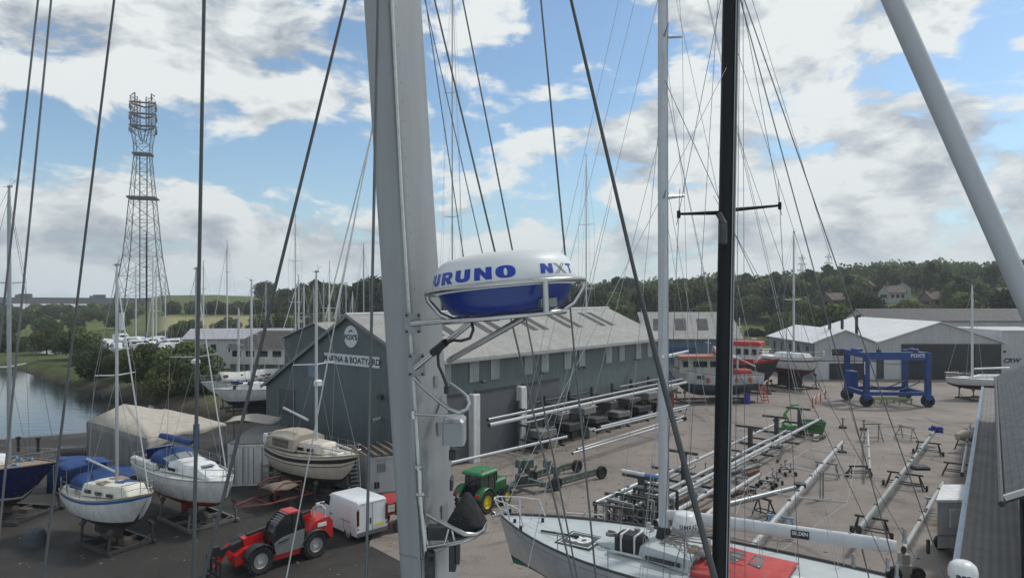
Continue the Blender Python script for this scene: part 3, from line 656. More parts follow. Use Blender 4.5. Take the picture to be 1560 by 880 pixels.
# ================================================================== trees, bushes, houses on the hill
def leaf_mat(name, rgb, tr=.25):
    m = bpy.data.materials.new(name); m.use_nodes = True; nt = m.node_tree; N = nt.nodes.new; Lk = nt.links.new
    b = nt.nodes['Principled BSDF']; b.inputs['Roughness'].default_value = .75; b.inputs['Specular IOR Level'].default_value = .2
    at = N('ShaderNodeVertexColor'); at.layer_name = 'tone'; oi = N('ShaderNodeObjectInfo')
    mr = N('ShaderNodeMapRange'); mr.inputs['To Min'].default_value = .65; mr.inputs['To Max'].default_value = 1.4; Lk(oi.outputs['Random'], mr.inputs['Value'])
    hs = N('ShaderNodeHueSaturation'); mh = N('ShaderNodeMapRange'); mh.inputs['To Min'].default_value = .492; mh.inputs['To Max'].default_value = .522
    Lk(oi.outputs['Random'], mh.inputs['Value']); Lk(mh.outputs[0], hs.inputs['Hue'])
    v = N('ShaderNodeVectorMath'); v.operation = 'MULTIPLY'; Lk(at.outputs['Color'], v.inputs[0]); v.inputs[1].default_value = rgb
    v2 = N('ShaderNodeVectorMath'); v2.operation = 'SCALE'; Lk(v.outputs[0], v2.inputs[0]); Lk(mr.outputs[0], v2.inputs['Scale']); Lk(v2.outputs[0], hs.inputs['Color'])
    Lk(hs.outputs[0], b.inputs['Base Color'])
    t = N('ShaderNodeBsdfTranslucent'); Lk(hs.outputs[0], t.inputs['Color']); ms = N('ShaderNodeMixShader'); ms.inputs[0].default_value = tr
    Lk(b.outputs[0], ms.inputs[1]); Lk(t.outputs[0], ms.inputs[2]); Lk(ms.outputs[0], nt.nodes['Material Output'].inputs['Surface'])
    return m
BARK = M('bark', (.075, .06, .045), .95, 0, .25, 4)
def crown_arrays(rng, lobes, n, leaf):
    """n leaf clumps spread on and in a set of lobes (cx, cy, cz, rx, ry, rz); returns quads and a tone per quad."""
    lobes = np.array(lobes); w = lobes[:, 3] * lobes[:, 4]; idx = rng.choice(len(lobes), n, p=w / w.sum()); Lb = lobes[idx]
    d = rng.normal(size=(n, 3)); d /= np.linalg.norm(d, axis=1)[:, None]
    rad = .62 + .42 * rng.random(n) ** .6; bump = 1 + .16 * np.sin(d[:, 0] * 7 + idx) * np.sin(d[:, 1] * 6 + d[:, 2] * 8)
    c = Lb[:, :3] + d * Lb[:, 3:6] * (rad * bump)[:, None]
    nrm = d + .8 * rng.normal(size=(n, 3)); nrm /= np.linalg.norm(nrm, axis=1)[:, None]
    a = np.cross(nrm, rng.normal(size=(n, 3))); a /= np.linalg.norm(a, axis=1)[:, None]; b = np.cross(nrm, a)
    s = leaf * (.6 + .8 * rng.random(n))[:, None]; el = (.55 + .5 * rng.random(n))[:, None]
    q = np.stack([c - a * s, c - b * s * el + nrm * s * .25, c + a * s, c + b * s * el + nrm * s * .25], 1)
    lt = rng.random(len(lobes))[idx]
    tone = (.72 + .5 * lt) * (.8 + .4 * rng.random(n))
    return q, tone
def leaf_mesh(name, q, tone, mat, yellow=.0):
    n = len(q); me = bpy.data.meshes.new(name); me.vertices.add(n * 4); me.vertices.foreach_set('co', q.reshape(-1).astype('f'))
    me.loops.add(n * 4); me.loops.foreach_set('vertex_index', np.arange(n * 4, dtype='i')); me.polygons.add(n)
    me.polygons.foreach_set('loop_start', np.arange(0, n * 4, 4, dtype='i'))
    me.update(calc_edges=True); ca = me.color_attributes.new('tone', 'FLOAT_COLOR', 'POINT')
    t = np.repeat(tone, 4); ca.data.foreach_set('color', np.stack([t * (1 + .3 * (t - 1)), t, t * (1 - .2 * (t - 1)), np.ones_like(t)], 1).astype('f').ravel())
    me.materials.append(mat); return me
LEAF = [leaf_mat('mid green foliage', (.098, .118, .044)), leaf_mat('dark green foliage', (.062, .082, .034)), leaf_mat('yellow green foliage', (.125, .142, .052)), leaf_mat('blossom pale foliage', (.20, .18, .12))]
def tree_proto(seed, h, r, n, leaf, kind, label, group, shape='round', trunk_h=.3):
    rng = np.random.default_rng(seed); rd = random.Random(seed)
    root = thing('tree', label, 'tree', (0, 0, -100), 0, group); lobes = []
    k = rd.randint(7, 10)
    for i in range(k):
        a = i * 2.4 + rd.random(); t = rd.random()
        if shape == 'round': z = h * (trunk_h + .14 + (.86 - trunk_h) * .8 * t); rr = r * (.62 - .35 * abs(t - .35)); off = r * .58 * (1 - .6 * t)
        elif shape == 'low': z = h * (.25 + .45 * t); rr = r * (.55 - .15 * t); off = r * .62
        else: z = h * (.25 + .68 * t); rr = r * (.75 - .45 * t); off = r * .25
        lobes.append((off * math.cos(a), off * math.sin(a), z, rr * rd.uniform(.8, 1.15), rr * rd.uniform(.8, 1.15), rr * rd.uniform(.65, .9)))
    lobes.append((0, 0, h * .55, r * .6, r * .6, h * .3)); lobes.append((0, 0, h * .86, r * .36, r * .36, h * .13))
    q, tone = crown_arrays(rng, lobes, n, leaf)
    o = bpy.data.objects.new('crown', leaf_mesh('crown', q, tone, LEAF[kind])); col.objects.link(o); o.parent = root
    mb = MB(); mb.tube([(0, 0, -.5), (0.03 * h, 0, h * .2), (0, .02 * h, h * .45), (0, 0, h * .8)], [h * .03, h * .024, h * .016, h * .005], 7)
    for l in lobes[:6]: mb.tube([(0, 0, h * .25), (l[0] * .5, l[1] * .5, (h * .25 + l[2]) / 2 + .04 * h), (l[0], l[1], l[2])], [h * .014, h * .009, h * .003], 5)
    mb.build('trunk', BARK, root); return root
rt = random.Random(5)
HILL_LAB = ['round mid green tree on the wooded hillside', 'dark spreading tree on the wooded hillside', 'yellow green tree on the wooded hillside', 'tall dark narrow tree on the wooded hillside', 'bushy mid green tree on the wooded hillside']
HG = 'trees on the wooded hillside'
protos = [tree_proto(11, 10, 5.2, 2600, .42, 0, HILL_LAB[0], HG), tree_proto(12, 11, 5.6, 2800, .42, 1, HILL_LAB[1], HG), tree_proto(13, 9, 4.8, 2400, .40, 2, HILL_LAB[2], HG),
          tree_proto(14, 12, 3.4, 2200, .40, 1, HILL_LAB[3], HG, 'tall'), tree_proto(15, 8, 5.4, 2600, .42, 0, HILL_LAB[4], HG, 'low')]
used = [False] * len(protos)
def plant(k, x, y, sc_=1.0, label=None, group=None):
    p = protos[k]; loc = (x, y, ground_z(x, y) - .1); rz = rt.uniform(0, 6.28)
    if not used[k] and label is None: used[k] = True; p.location = loc; p.rotation_euler = (0, 0, rz); p.scale = (sc_,) * 3; return p
    c = copy_tree(p, loc, rz, label, (sc_ * rt.uniform(.9, 1.1), sc_ * rt.uniform(.9, 1.1), sc_ * rt.uniform(.85, 1.15)))
    if group: c['group'] = group
    return c
HOUSES = [(1355, 232, 9, 7, 5.2, 8.2, 12), (1388, 245, 11, 7, 5, 8.0, 70), (1330, 262, 9, 7, 5, 8, 30), (1463, 285, 13, 7, 4.6, 8.0, 8), (1495, 292, 12, 7, 4.8, 8.2, 15), (1268, 228, 10, 7, 4.5, 7.4, 25), (1420, 215, 12, 8, 4.6, 7.6, 5), (1530, 225, 10, 7, 4.6, 7.4, 30)]
HOUSES = [(a, b, c * .72, d * .75, e * .72, f * .72, g) for a, b, c, d, e, f, g in HOUSES]
HP = [XY(h[0], h[1]) for h in HOUSES]
def hill_trees():
    # foremost rows first: (pixel column range, depth range, count)
    spots = []
    def clear(x, y, mind):
        if any(abs(x - p.x * y / p.y) < 6.5 and -55 < y - p.y < 7 for p in HP): return False
        return all((x - a) ** 2 + (y - b) ** 2 > mind * mind for a, b in spots)
    for s0, s1, y0, y1, n, mind in ((1180, 1720, 145, 205, 62, 7.0), (440, 1180, 195, 262, 70, 7.5), (1000, 1750, 200, 275, 85, 7.5), (400, 1000, 262, 335, 50, 8.5)):
        tries = 0; k = 0
        while k < n and tries < 4000:
            tries += 1; s = rt.uniform(s0, s1); y = rt.uniform(y0, y1); x = (s - 780) / F * y
            if 1130 < s < 1300 and 150 < y < 200 and rt.random() < .75: continue        # open green in front of the wood
            if not clear(x, y, mind): continue
            spots.append((x, y)); k += 1
            plant(rt.choice((0, 1, 1, 2, 3, 4, 0)), x, y, rt.uniform(.55, .95) if y < 200 else rt.uniform(.75, 1.15))
hill_trees()
def woodland():
    """The wood that closes the hilltop: one mass of crowns beyond the trees that can be told apart."""
    rng = np.random.default_rng(3); Q = []; T = []
    for s0, s1, y0, y1, n in ((480, 1000, 320, 420, 190), (1000, 1800, 270, 400, 330), (-160, 215, 330, 420, 90), (1800, 2500, 200, 380, 60)):
        for _ in range(n):
            s = rng.uniform(s0, s1); y = rng.uniform(y0, y1); x = (s - 780) / F * y; z = ground_z(x, y); h = rng.uniform(7, 12) if s > 300 else rng.uniform(3.2, 5.2); r = h * rng.uniform(.42, .62)
            lobes = [(x + rng.normal() * r * .45, y + rng.normal() * r * .45, z + h * rng.uniform(.35, .85), r * .55, r * .55, r * .45) for _ in range(6)] + [(x, y, z + h * .5, r * .8, r * .8, h * .4)]
            q, t = crown_arrays(rng, lobes, 420, .72); Q.append(q); T.append(t * rng.uniform(.7, 1.25))
    o = bpy.data.objects.new('woodland', leaf_mesh('woodland', np.concatenate(Q), np.concatenate(T), LEAF[0])); col.objects.link(o)
    tag(o, 'dense wood of mixed green crowns along the far hilltop', 'woodland', kind='stuff')
woodland()
def near_bushes():
    """The willows and scrub on the river bank, and hedges in the far fields."""
    B1 = tree_proto(21, 6.2, 3.9, 7000, .17, 0, 'large green willow bush on the far river bank', 'bushes along the river bank', 'low')
    B2 = tree_proto(22, 5.2, 3.2, 6000, .16, 2, 'bright green bush on the far river bank', 'bushes along the river bank', 'low')
    B3 = tree_proto(23, 4.2, 3.2, 5000, .16, 1, 'dark low scrub on the far river bank', 'bushes along the river bank', 'low')
    first = {}
    def put(P_, px, Y, s, label):
        p = XY(px, Y); p.z = ground_z(p.x, Y) - .15; rz = rt.uniform(0, 6)
        if P_.name not in first: first[P_.name] = 1; P_.location = p; P_.scale = (s,) * 3; P_.rotation_euler = (0, 0, rz); P_['label'] = label
        else: copy_tree(P_, p, rz, label, s)
    put(B1, 225, 79, .86, 'big green willow bush beside the river, right under the pylon')
    put(B1, 284, 77.5, .88, 'big green bush on the bank, just left of the thick dark shroud')
    put(B2, 190, 86, .74, 'bright green bush on the bank, first to the left of the big willow')
    put(B2, 255, 74.5, .72, 'bright green bush low on the bank between the two big willows')
    put(B3, 158, 90, .85, 'low dark scrub on the bank at the left end of the willow clump')
    put(B3, 318, 74, .7, 'low dark scrub at the right end of the willow clump')
    put(B1, 118, 112, .9, 'round dark green bush standing alone on the grassy far bank')
    put(B1, 72, 122, .8, 'wide green bush on the far bank by the left mast')
    put(B3, 138, 104, .8, 'low scrub to the right of the round bush on the grassy bank')
    put(B3, 12, 128, .9, 'dark scrub at the left edge of the far bank')
    put(B2, 40, 150, .9, 'bright green bush in the meadow behind the left mast')
    for i, (px, Y, s) in enumerate(((20, 190, 1.3), (70, 210, 1.3), (110, 230, 1.4), (150, 170, 1.2), (95, 180, 1.2), (-25, 170, 1.4), (178, 205, 1.3), (30, 260, 1.4), (150, 270, 1.4), (200, 290, 1.2))):
        c = copy_tree(B3 if i % 2 else B1, XY(px, Y, ground_z(XY(px, Y).x, Y) - .2), rt.uniform(0, 6), 'green tree in the meadows below the far bridge', s * .62); c['group'] = 'meadow trees below the bridge'
    for i in range(34):
        px = rt.uniform(-60, 215); Y = rt.uniform(200, 330); p = XY(px, Y); p.z = ground_z(p.x, Y) - .2
        c = copy_tree(B3 if i % 3 else B1, p, rt.uniform(0, 6), 'green tree in the meadows below the far bridge', rt.uniform(.55, .95)); c['group'] = 'meadow trees below the bridge'
    for i in range(60):      # hedge lines and clumps in the hillside fields
        row = rt.choice((0, 0, 1, 1, 2))
        px = rt.uniform(250, 480); Y = (186, 283, 330)[row] + rt.uniform(-3, 3)
        if row == 2: px = rt.uniform(370, 520)
        p = XY(px, Y); p.z = ground_z(p.x, Y) - .2
        c = copy_tree((B3, B1)[i % 2], p, rt.uniform(0, 6), 'dark hedge bush between the fields on the left hillside', rt.uniform(.55, 1.0)); c['group'] = 'hedge bushes between the hillside fields'
    for i in range(14):
        px = rt.uniform(1120, 1330); Y = rt.uniform(140, 205); p = XY(px, Y); p.z = ground_z(p.x, Y) - .2
        c = copy_tree((B3, B2)[i % 2], p, rt.uniform(0, 6), 'low green shrub on the open slope behind the sheds', rt.uniform(.4, .7)); c['group'] = 'shrubs on the open slope'
    pk = tree_proto(24, 5, 3.4, 2600, .26, 3, 'pale blossoming tree on the slope behind the office shed', None, 'low'); p = XY(1232, 176); p.z = ground_z(p.x, 176); pk.location = p
near_bushes()
def houses():
    labs = ['white gabled house with brown roof among the hillside trees', 'brown roofed house with a pale gable right of the white gabled house', 'small brown roofed house half hidden by hillside trees',
            'house with a red tiled roof high on the hill at right', 'pale house with light roof next to the red tiled house on the hill', 'brown roofed house low among the trees above the office shed',
            'long brown roofed bungalow in front of the hillside houses', 'brown roofed house on the hill near the right edge']
    walls = [M('white house render', (.40, .39, .37), .85), M('brick house wall', (.16, .11, .085), .85, 0, .2, 1), M('cream house render', (.48, .44, .36), .85)]
    roofs = [M('brown roof tiles', (.085, .064, .050), .85, 0, .15, .8), M('red roof tiles', (.15, .09, .07), .85, 0, .15, .8), M('pale roof sheet', (.50, .48, .45), .7, 0, .1, .6)]
    for i, ((px, Y, L, W, he, ha, ang), p) in enumerate(zip(HOUSES, HP)):
        z = ground_z(p.x, Y); root, rf = gable_shed('house', labs[i], (p.x, p.y, z), R(ang), L, W, he, ha, walls[(0, 0, 1, 1, 2, 1, 1, 1)[i]], roofs[(0, 0, 0, 1, 2, 0, 0, 0)[i]], .4, .15, 'house', 'houses on the hillside')
        q = MB(); q.bbox((L * .25, W / 2, ha + .5), (.9, .7, 1.6), .05); q.build('chimney', walls[1], rf)
        for k in range(3):
            q = MB(); q.box((L * (.2 + .3 * k), -.02, he - 1.3), (1.2, .06, 1.1)); q.build('window', GLASS, root)
            q = MB(); q.box((-.02, W * (.3 + .2 * k), he - 1.3), (.06, .9, 1.1)); q.build('window', GLASS, root)
houses()
# ================================================================== boats
def hull(mb, L, B, fb, fbow, draft, tr=.72, rake=.10, rows=(0, .06, .14, .3, .6, 1), mats=(0, 0, 0, 0, 0), under=1, n=22, fullness=2.6, stern_rake=.0, fstern=None, bl=.30):
    """Hull with z = 0 at the waterline, bow at +x. rows: fractions sheer->waterline, mats: material index per topside row, under: index below water."""
    fst = fb if fstern is None else fstern; rings = []
    below = (.25, .6, 1.0); prof = []
    for i in range(n + 1):
        s = i / n
        b = B / 2 * ((1 - max(0, (s - .42) / .58) ** 2.3) if s > .42 else (1 - (1 - tr) * ((.42 - s) / .42) ** 2)); b = max(b, .012)
        zs = fb + (fbow - fb) * max(0, (s - .38) / .62) ** 1.8 + (fst - fb) * max(0, (.4 - s) / .4) ** 1.6
        zk = -draft * (1 - abs(2 * s - .9) ** 3.0 if s < .95 else .1) - .02
        if s > .8: zk = -draft * (1 - abs(.7) ** 3.0) * (1 - (s - .8) / .2) + zs * bl * ((s - .8) / .2) ** 2.2
        zk = min(zk, zs - .15); half = []
        zl = [zs - f * (zs - max(0, zk)) for f in rows] + [min(0, zk) * f + max(0, zk) * 0 - (0.0 if zk < 0 else -zk) * 0 for f in below]
        if zk >= 0: zl = [zs - f * (zs - zk) * .96 for f in rows] + [zk + (zs - zk) * .04 * (1 - f) for f in below]
        for z in zl:
            d = max(0, min(1, (zs - z) / (zs - zk))); y = b * max(0, 1 - d ** fullness) ** (1 / 1.7)
            x = -L / 2 + L * s - rake * L * d * max(0, (s - .55) / .45) ** 1.5 - (-stern_rake) * L * d * max(0, (.2 - s) / .2)
            half.append((x, y, z))
        prof.append(half)
    m = len(prof[0])
    for side in (1, -1):
        vs = [(x, side * y, z) for h in prof for x, y, z in h]; o = len(mb.v); mb.v.extend(vs)
        for i in range(n):
            for j in range(m - 1):
                f = (i * m + j, i * m + j + 1, (i + 1) * m + j + 1, (i + 1) * m + j); mb.f.append(tuple(k + o for k in (f if side > 0 else f[::-1])))
                mb.m.append(mats[j] if j < len(rows) - 1 else under)
    t = prof[0]; mb.mi = mats[0]; mb.add([(x, y, z) for x, y, z in t] + [(x, -y, z) for x, y, z in reversed(t)], [tuple(range(2 * m))]); mb.mi = 0
    return [h[0] for h in prof]
def deck_edge(sheer, L, x):
    for a, b in zip(sheer, sheer[1:]):
        if a[0] <= x <= b[0] + 1e-6:
            t = (x - a[0]) / (b[0] - a[0]); return a[1] + (b[1] - a[1]) * t, a[2] + (b[2] - a[2]) * t
    return sheer[-1][1], sheer[-1][2]
def trunk(mb, x0, x1, w0, w1, z0, z1, h, taper=.82, slope=.35, crown=.04, n=6):
    """Cabin top: rounded lofted box from x0 (aft) to x1 (forward)."""
    rings = []
    for x, w, zb, k in ((x0, w0, z0, 1), (x0 + .02, w0, z0, 1), (x1 - slope, w1 + (w0 - w1) * slope / max(.1, x1 - x0), z1, 1), (x1, w1, z1, .12)):
        hh = h * k; pts = [(x, w / 2, zb)]
        pts.append((x, w / 2 * (1 - (1 - taper) * .6), zb + hh * .75))
        for i in range(n + 1):
            t = i / n; yy = w / 2 * taper * (1 - 2 * t); pts.append((x, yy, zb + hh * (.95 + .12 * (1 - (1 - 2 * t) ** 2))))
        pts.append((x, -w / 2 * (1 - (1 - taper) * .6), zb + hh * .75)); pts.append((x, -w / 2, zb)); rings.append(pts)
    mb.loft(rings)
def mast_on(root, x, z0, h, r, mat, spr=(.48,), beam=2.6, L=8, fore=True, wires=True, wr=.006, rake=0., gear=True, sl=.42, furl=False, bow=None, back=True, spm=None, wm=None, name='mast'):
    q = MB(); top = Vector((x - rake * h, 0, z0 + h)); base = Vector((x, 0, z0))
    q.tube([base, base.lerp(top, .6), base.lerp(top, .93), top], [r, r, r * .85, r * .55], 10, squash=.7, side=(1, 0, 0)); m = q.build(name, mat, root, 40)
    if gear:
        g = MB(); g.tube([top, top + Vector((-.35, 0, .08))], .012, 5); g.tube([top, top + Vector((0, .1, .45))], .008, 4); g.box(top + Vector((.05, 0, .06)), (.2, .12, .1)); g.tube([top + Vector((.1, 0, .1)), top + Vector((.35, -.05, .28)), top + Vector((.5, -.05, .28))], .012, 4); g.build('masthead_gear', GALV, m)
    pts = []
    for s in spr:
        p = base.lerp(top, s)
        for sy in (1, -1):
            g = MB(); e = p + Vector((-.12 * sl * beam, sy * sl * beam, .06 * beam * .4)); g.tube([p, e], [r * .42, r * .25], 6); g.build('spreader', spm or mat, m); pts.append((s, sy, e))
    if wires:
        wmat = wm or WIRE
        for sy in (1, -1):
            ch = Vector((x - .25, sy * beam * .46, z0 - .1)); g = MB(); tips = [e for s, y, e in pts if y == sy]
            g.tube([ch] + tips + [base.lerp(top, .97)], wr, 4)
            if tips: g.tube([ch + Vector((-.1, 0, 0)), base.lerp(top, spr[0])], wr, 4)
            g.build('shroud', wmat, root)
        if fore:
            g = MB(); g.tube([bow or Vector((L / 2 - .1, 0, z0)), base.lerp(top, .95)], wr * (3.6 if furl else 1), 5); g.build('forestay', WSPAR if furl else wmat, root)
        if back:
            g = MB(); g.tube([Vector((-L / 2 + .1, 0, z0)), top], wr, 4); g.build('backstay', wmat, root)
    return m
def rails(root, sheer, L, x0, x1, k, h=.55, pulpit=True, pushpit=True, mat=STEEL, r=.013):
    xs = [x0 + (x1 - x0) * i / (k - 1) for i in range(k)]
    for sy in (1, -1):
        q = MB(); tops = []
        for x in xs:
            b, z = deck_edge(sheer, L, x); q.tube([(x, sy * (b - .04), z), (x, sy * (b - .02), z + h)], r, 5); tops.append(Vector((x, sy * (b - .02), z + h)))
        for a, b in zip(tops, tops[1:]):
            q.tube([a, b], r * .4, 4); q.tube([a - Vector((0, 0, h * .48)), b - Vector((0, 0, h * .48))], r * .4, 4)
        q.build('guard_rail', mat, root)
    if pulpit:
        g = MB(); bx, _, bz = sheer[-1]; pts = []
        xa = x1; b, z = deck_edge(sheer, L, xa)
        pts = [(xa, b - .02, z + h), (bx - .25, .22, bz + h), (bx + .06, .1, bz + h + .03), (bx + .06, -.1, bz + h + .03), (bx - .25, -.22, bz + h), (xa, -b + .02, z + h)]
        g.tube(pts, r * 1.15, 6); g.tube([(p[0] - .02, p[1], p[2] - h * .5) for p in pts], r * .8, 5)
        for p in (pts[1], pts[4], pts[0], pts[5]): g.tube([p, (p[0] - .08, p[1] * .9, p[2] - h)], r, 5)
        g.build('pulpit', mat, root)
    if pushpit:
        g = MB(); sx, sy_, sz = sheer[0]; b, z = deck_edge(sheer, L, x0)
        pts = [(x0, b - .02, z + h), (sx + .08, sy_ - .06, sz + h), (sx + .08, -sy_ + .06, sz + h), (x0, -b + .02, z + h)]
        g.tube(pts, r * 1.15, 6); g.tube([(p[0], p[1], p[2] - h * .5) for p in pts], r * .8, 5)
        for p in pts: g.tube([p, (p[0], p[1], p[2] - h)], r, 5)
        g.build('pushpit', mat, root)
def sprayhood(root, x0, x1, w, z, h, mat, clear=True):
    q = MB(); n = 10
    def fn(u, v):
        x = x0 + (x1 - x0) * v; a = math.pi * u; hh = h * (1 - .55 * max(0, v - .35) / .65); return (x, w / 2 * math.cos(a) * (1 - .12 * v), z + hh * math.sin(a) ** .55)
    q.grid(fn, n, 6); q.build('sprayhood', mat, root, 50, solid=.02)
    if clear:
        g = MB()
        for u0, u1 in ((.16, .38), (.40, .60), (.62, .84)):
            ps = [fn(u0, .62), fn(u1, .62), fn(u1, .96), fn(u0, .96)]; g.quad(*[(p[0] + .03, p[1] * 1.02, p[2] + .02) for p in ps])
        g.build_each('hood_window', M('clear hood panel', (.22, .24, .25), .15, 0, .1, 2), root.children[-1], solid=.008)
def keel_rudder(root, L, x, depth, chord, mat, top=-.3, rud=True, tk=.12):
    q = MB(); q.loft([[(x - chord / 2, 0, top), (x, tk, top), (x + chord / 2, 0, top), (x, -tk, top)], [(x - chord / 2 - .05, 0, -depth), (x - .02, tk * 1.2, -depth), (x + chord / 2 - .2, 0, -depth), (x - .02, -tk * 1.2, -depth)]]); q.build('keel', mat, root)
    if rud:
        g = MB(); xx = -L / 2 + .5; g.loft([[(xx - .25, 0, 0), (xx, .05, 0), (xx + .22, 0, 0), (xx, -.05, 0)], [(xx - .22, 0, -depth * .8), (xx, .04, -depth * .8), (xx + .12, 0, -depth * .8), (xx, -.04, -depth * .8)]]); g.build('rudder', mat, root)
def cradle(name, label, loc, rz, L, W, h, mat=GALV, group='boat cradles', pads=True, wl=.9):
    """Steel yard cradle: base frame, four props with pads."""
    root = thing(name, label, 'cradle', loc, rz, group); q = MB()
    for y in (-W / 2, W / 2): q.bar((-L / 2, y, .09), (L / 2, y, .09), .12, .14)
    for x in (-L / 2 * .85, 0, L / 2 * .85): q.bar((x, -W / 2, .10), (x, W / 2, .10), .11, .13)
    q.build('base_frame', mat, root)
    for x in (-L / 2 * .85, L / 2 * .85):
        for y in (-1, 1):
            g = MB(); g.tube([(x, y * W / 2, .1), (x, y * W * wl / 2, h)], .055, 7); g.tube([(x, y * W / 2, h * .45), (x, y * W * .2, .15)], .04, 6)
            pr = g.build('prop', mat, root)
            if pads:
                k = MB(); k.box((x, y * W * wl / 2, h), (.26, .10, .22), rx=y * .7); k.build('pad', M('dark prop pad', (.06, .05, .04), .9, 0, .3, 4), pr)
    for x in (-L / 2 * .5, 0, L / 2 * .5): k = MB(); k.box((x, 0, .27), (.5, .34, .2)); k.build('keel_block', M('dark keel block', (.075, .06, .047), .9, 0, .3, 4), root)
    return root
def yacht(name, label, stern, bow, zw, L, B, fb, fbow, draft, hullm, underm, spec, group=None):
    """stern, bow: world points (xy). zw: height of the waterline above the ground."""
    stern, bow = Vector(stern), Vector(bow); d = (bow - stern).to_2d().normalized(); c = bow.to_2d() - d * L / 2
    root = thing(name, label, 'yacht', (c.x, c.y, zw), heading(d), group); q = MB()
    rows, mats = spec.get('rows', ((0, .1, .3, .6, .9, 1), (0, 0, 0, 0, 2)))
    sheer = hull(q, L, B, fb, fbow, draft, spec.get('tr', .72), spec.get('rake', .10), rows, mats, 1, fstern=spec.get('fstern'), bl=spec.get('bl', .30))
    q.build('hull', [hullm, underm, spec.get('stripe', NAVY), spec.get('stripe2', BLACKP)], root, 30)
    dk = MB(); n = len(sheer); rings = []
    for x, y, z in sheer: rings.append([(x, y * (1 - 2 * t) * .985, z - .035 + .04 * (1 - (1 - 2 * t) ** 2)) for t in (0, .25, .5, .75, 1)])
    dk.loft(rings, closed=False); dk.build('deck', spec.get('deck', DECK), root, 40)
    tr = MB()
    for sy in (1, -1): tr.tube([(x, sy * y, z + .015) for x, y, z in sheer], .035, 5)
    tr.build('toe_rail', spec.get('rail', ALU), root)
    return root, sheer

def boat_navy():
    bow = P(88, 706, 32.0); dirn = Vector((1, -.20, 0)).normalized(); L = 10.5; stern = bow - dirn * L
    r, sh = yacht('navy_yacht', 'navy blue hulled yacht with weathered teak deck at the left edge', stern, bow, .86, L, 3.3, 1.35, 1.75, .6, NAVY, ANTIDK, dict(rows=((0, .1, .4, .7, .93, 1), (0, 0, 0, 0, 2)), stripe=WHITEP, deck=TEAK, rail=TEAK, rake=.12))
    q = MB(); trunk(q, -3.6, 2.2, 2.0, 1.2, 1.28, 1.36, .55); cb = q.build('cabin', GEL, r, 40)
    g = MB()
    for sy in (1, -1):
        for x in (-2.4, -1.2, 0, 1.0): g.box((x, sy * (.93 - .1 * (x > 0)), 1.55), (.6, .05, .2), rz=-sy * .08)
    g.build_each('cabin_window', GLASS, cb)
    g = MB(); g.bbox((-.6, 0, 2.05), (1.5, 1.6, .5), .12); dhs = g.build('deckhouse', GEL, r)
    g = MB()
    for y in (-.5, 0, .5): g.box((.17, y, 2.07), (.05, .42, .28))
    for sy in (-1, 1): g.box((-.6, sy * .81, 2.07), (1.1, .04, .28))
    g.build_each('deckhouse_window', GLASS, dhs)
    keel_rudder(r, L, -.5, .86, 3.6, ANTIDK, 0)
    xm = (P(16, 700, 32.6) - r.location); xm = Vector((xm.x, xm.y)).dot(Vector((dirn.x, dirn.y)))
    top = P(11, 288, 32.6).z - .86 - 1.3
    mast_on(r, xm, 1.35, top, .11, GSPAR, (.36, .66), 3.0, L, wr=.010, sl=.34, bow=Vector((L / 2 - .05, 0, 1.75)), spm=ALU)
    rails(r, sh, L, -4.2, 3.6, 7); 
    g = MB()
    for x, y, rz in ((1.6, .9, .3), (2.3, .5, 1.2), (3.0, -.4, .5), (2.7, .7, -.4), (1.2, -.9, .1)): g.tube([(x, y, 1.5), (x + .25, y + .15, 1.62), (x + .5, y - .05, 1.52)], .07, 6)
    g.build('coiled_ropes', M('blue rope', (.10, .2, .3), .9), r)
    c = r.location; cradle('boat_cradle', 'rusty timber blocks and props under the navy yacht', (c.x + dirn.x * 2.6, c.y + dirn.y * 2.6, 0), r.rotation_euler.z, 3.6, 2.5, .75, DGREY)
boat_navy()
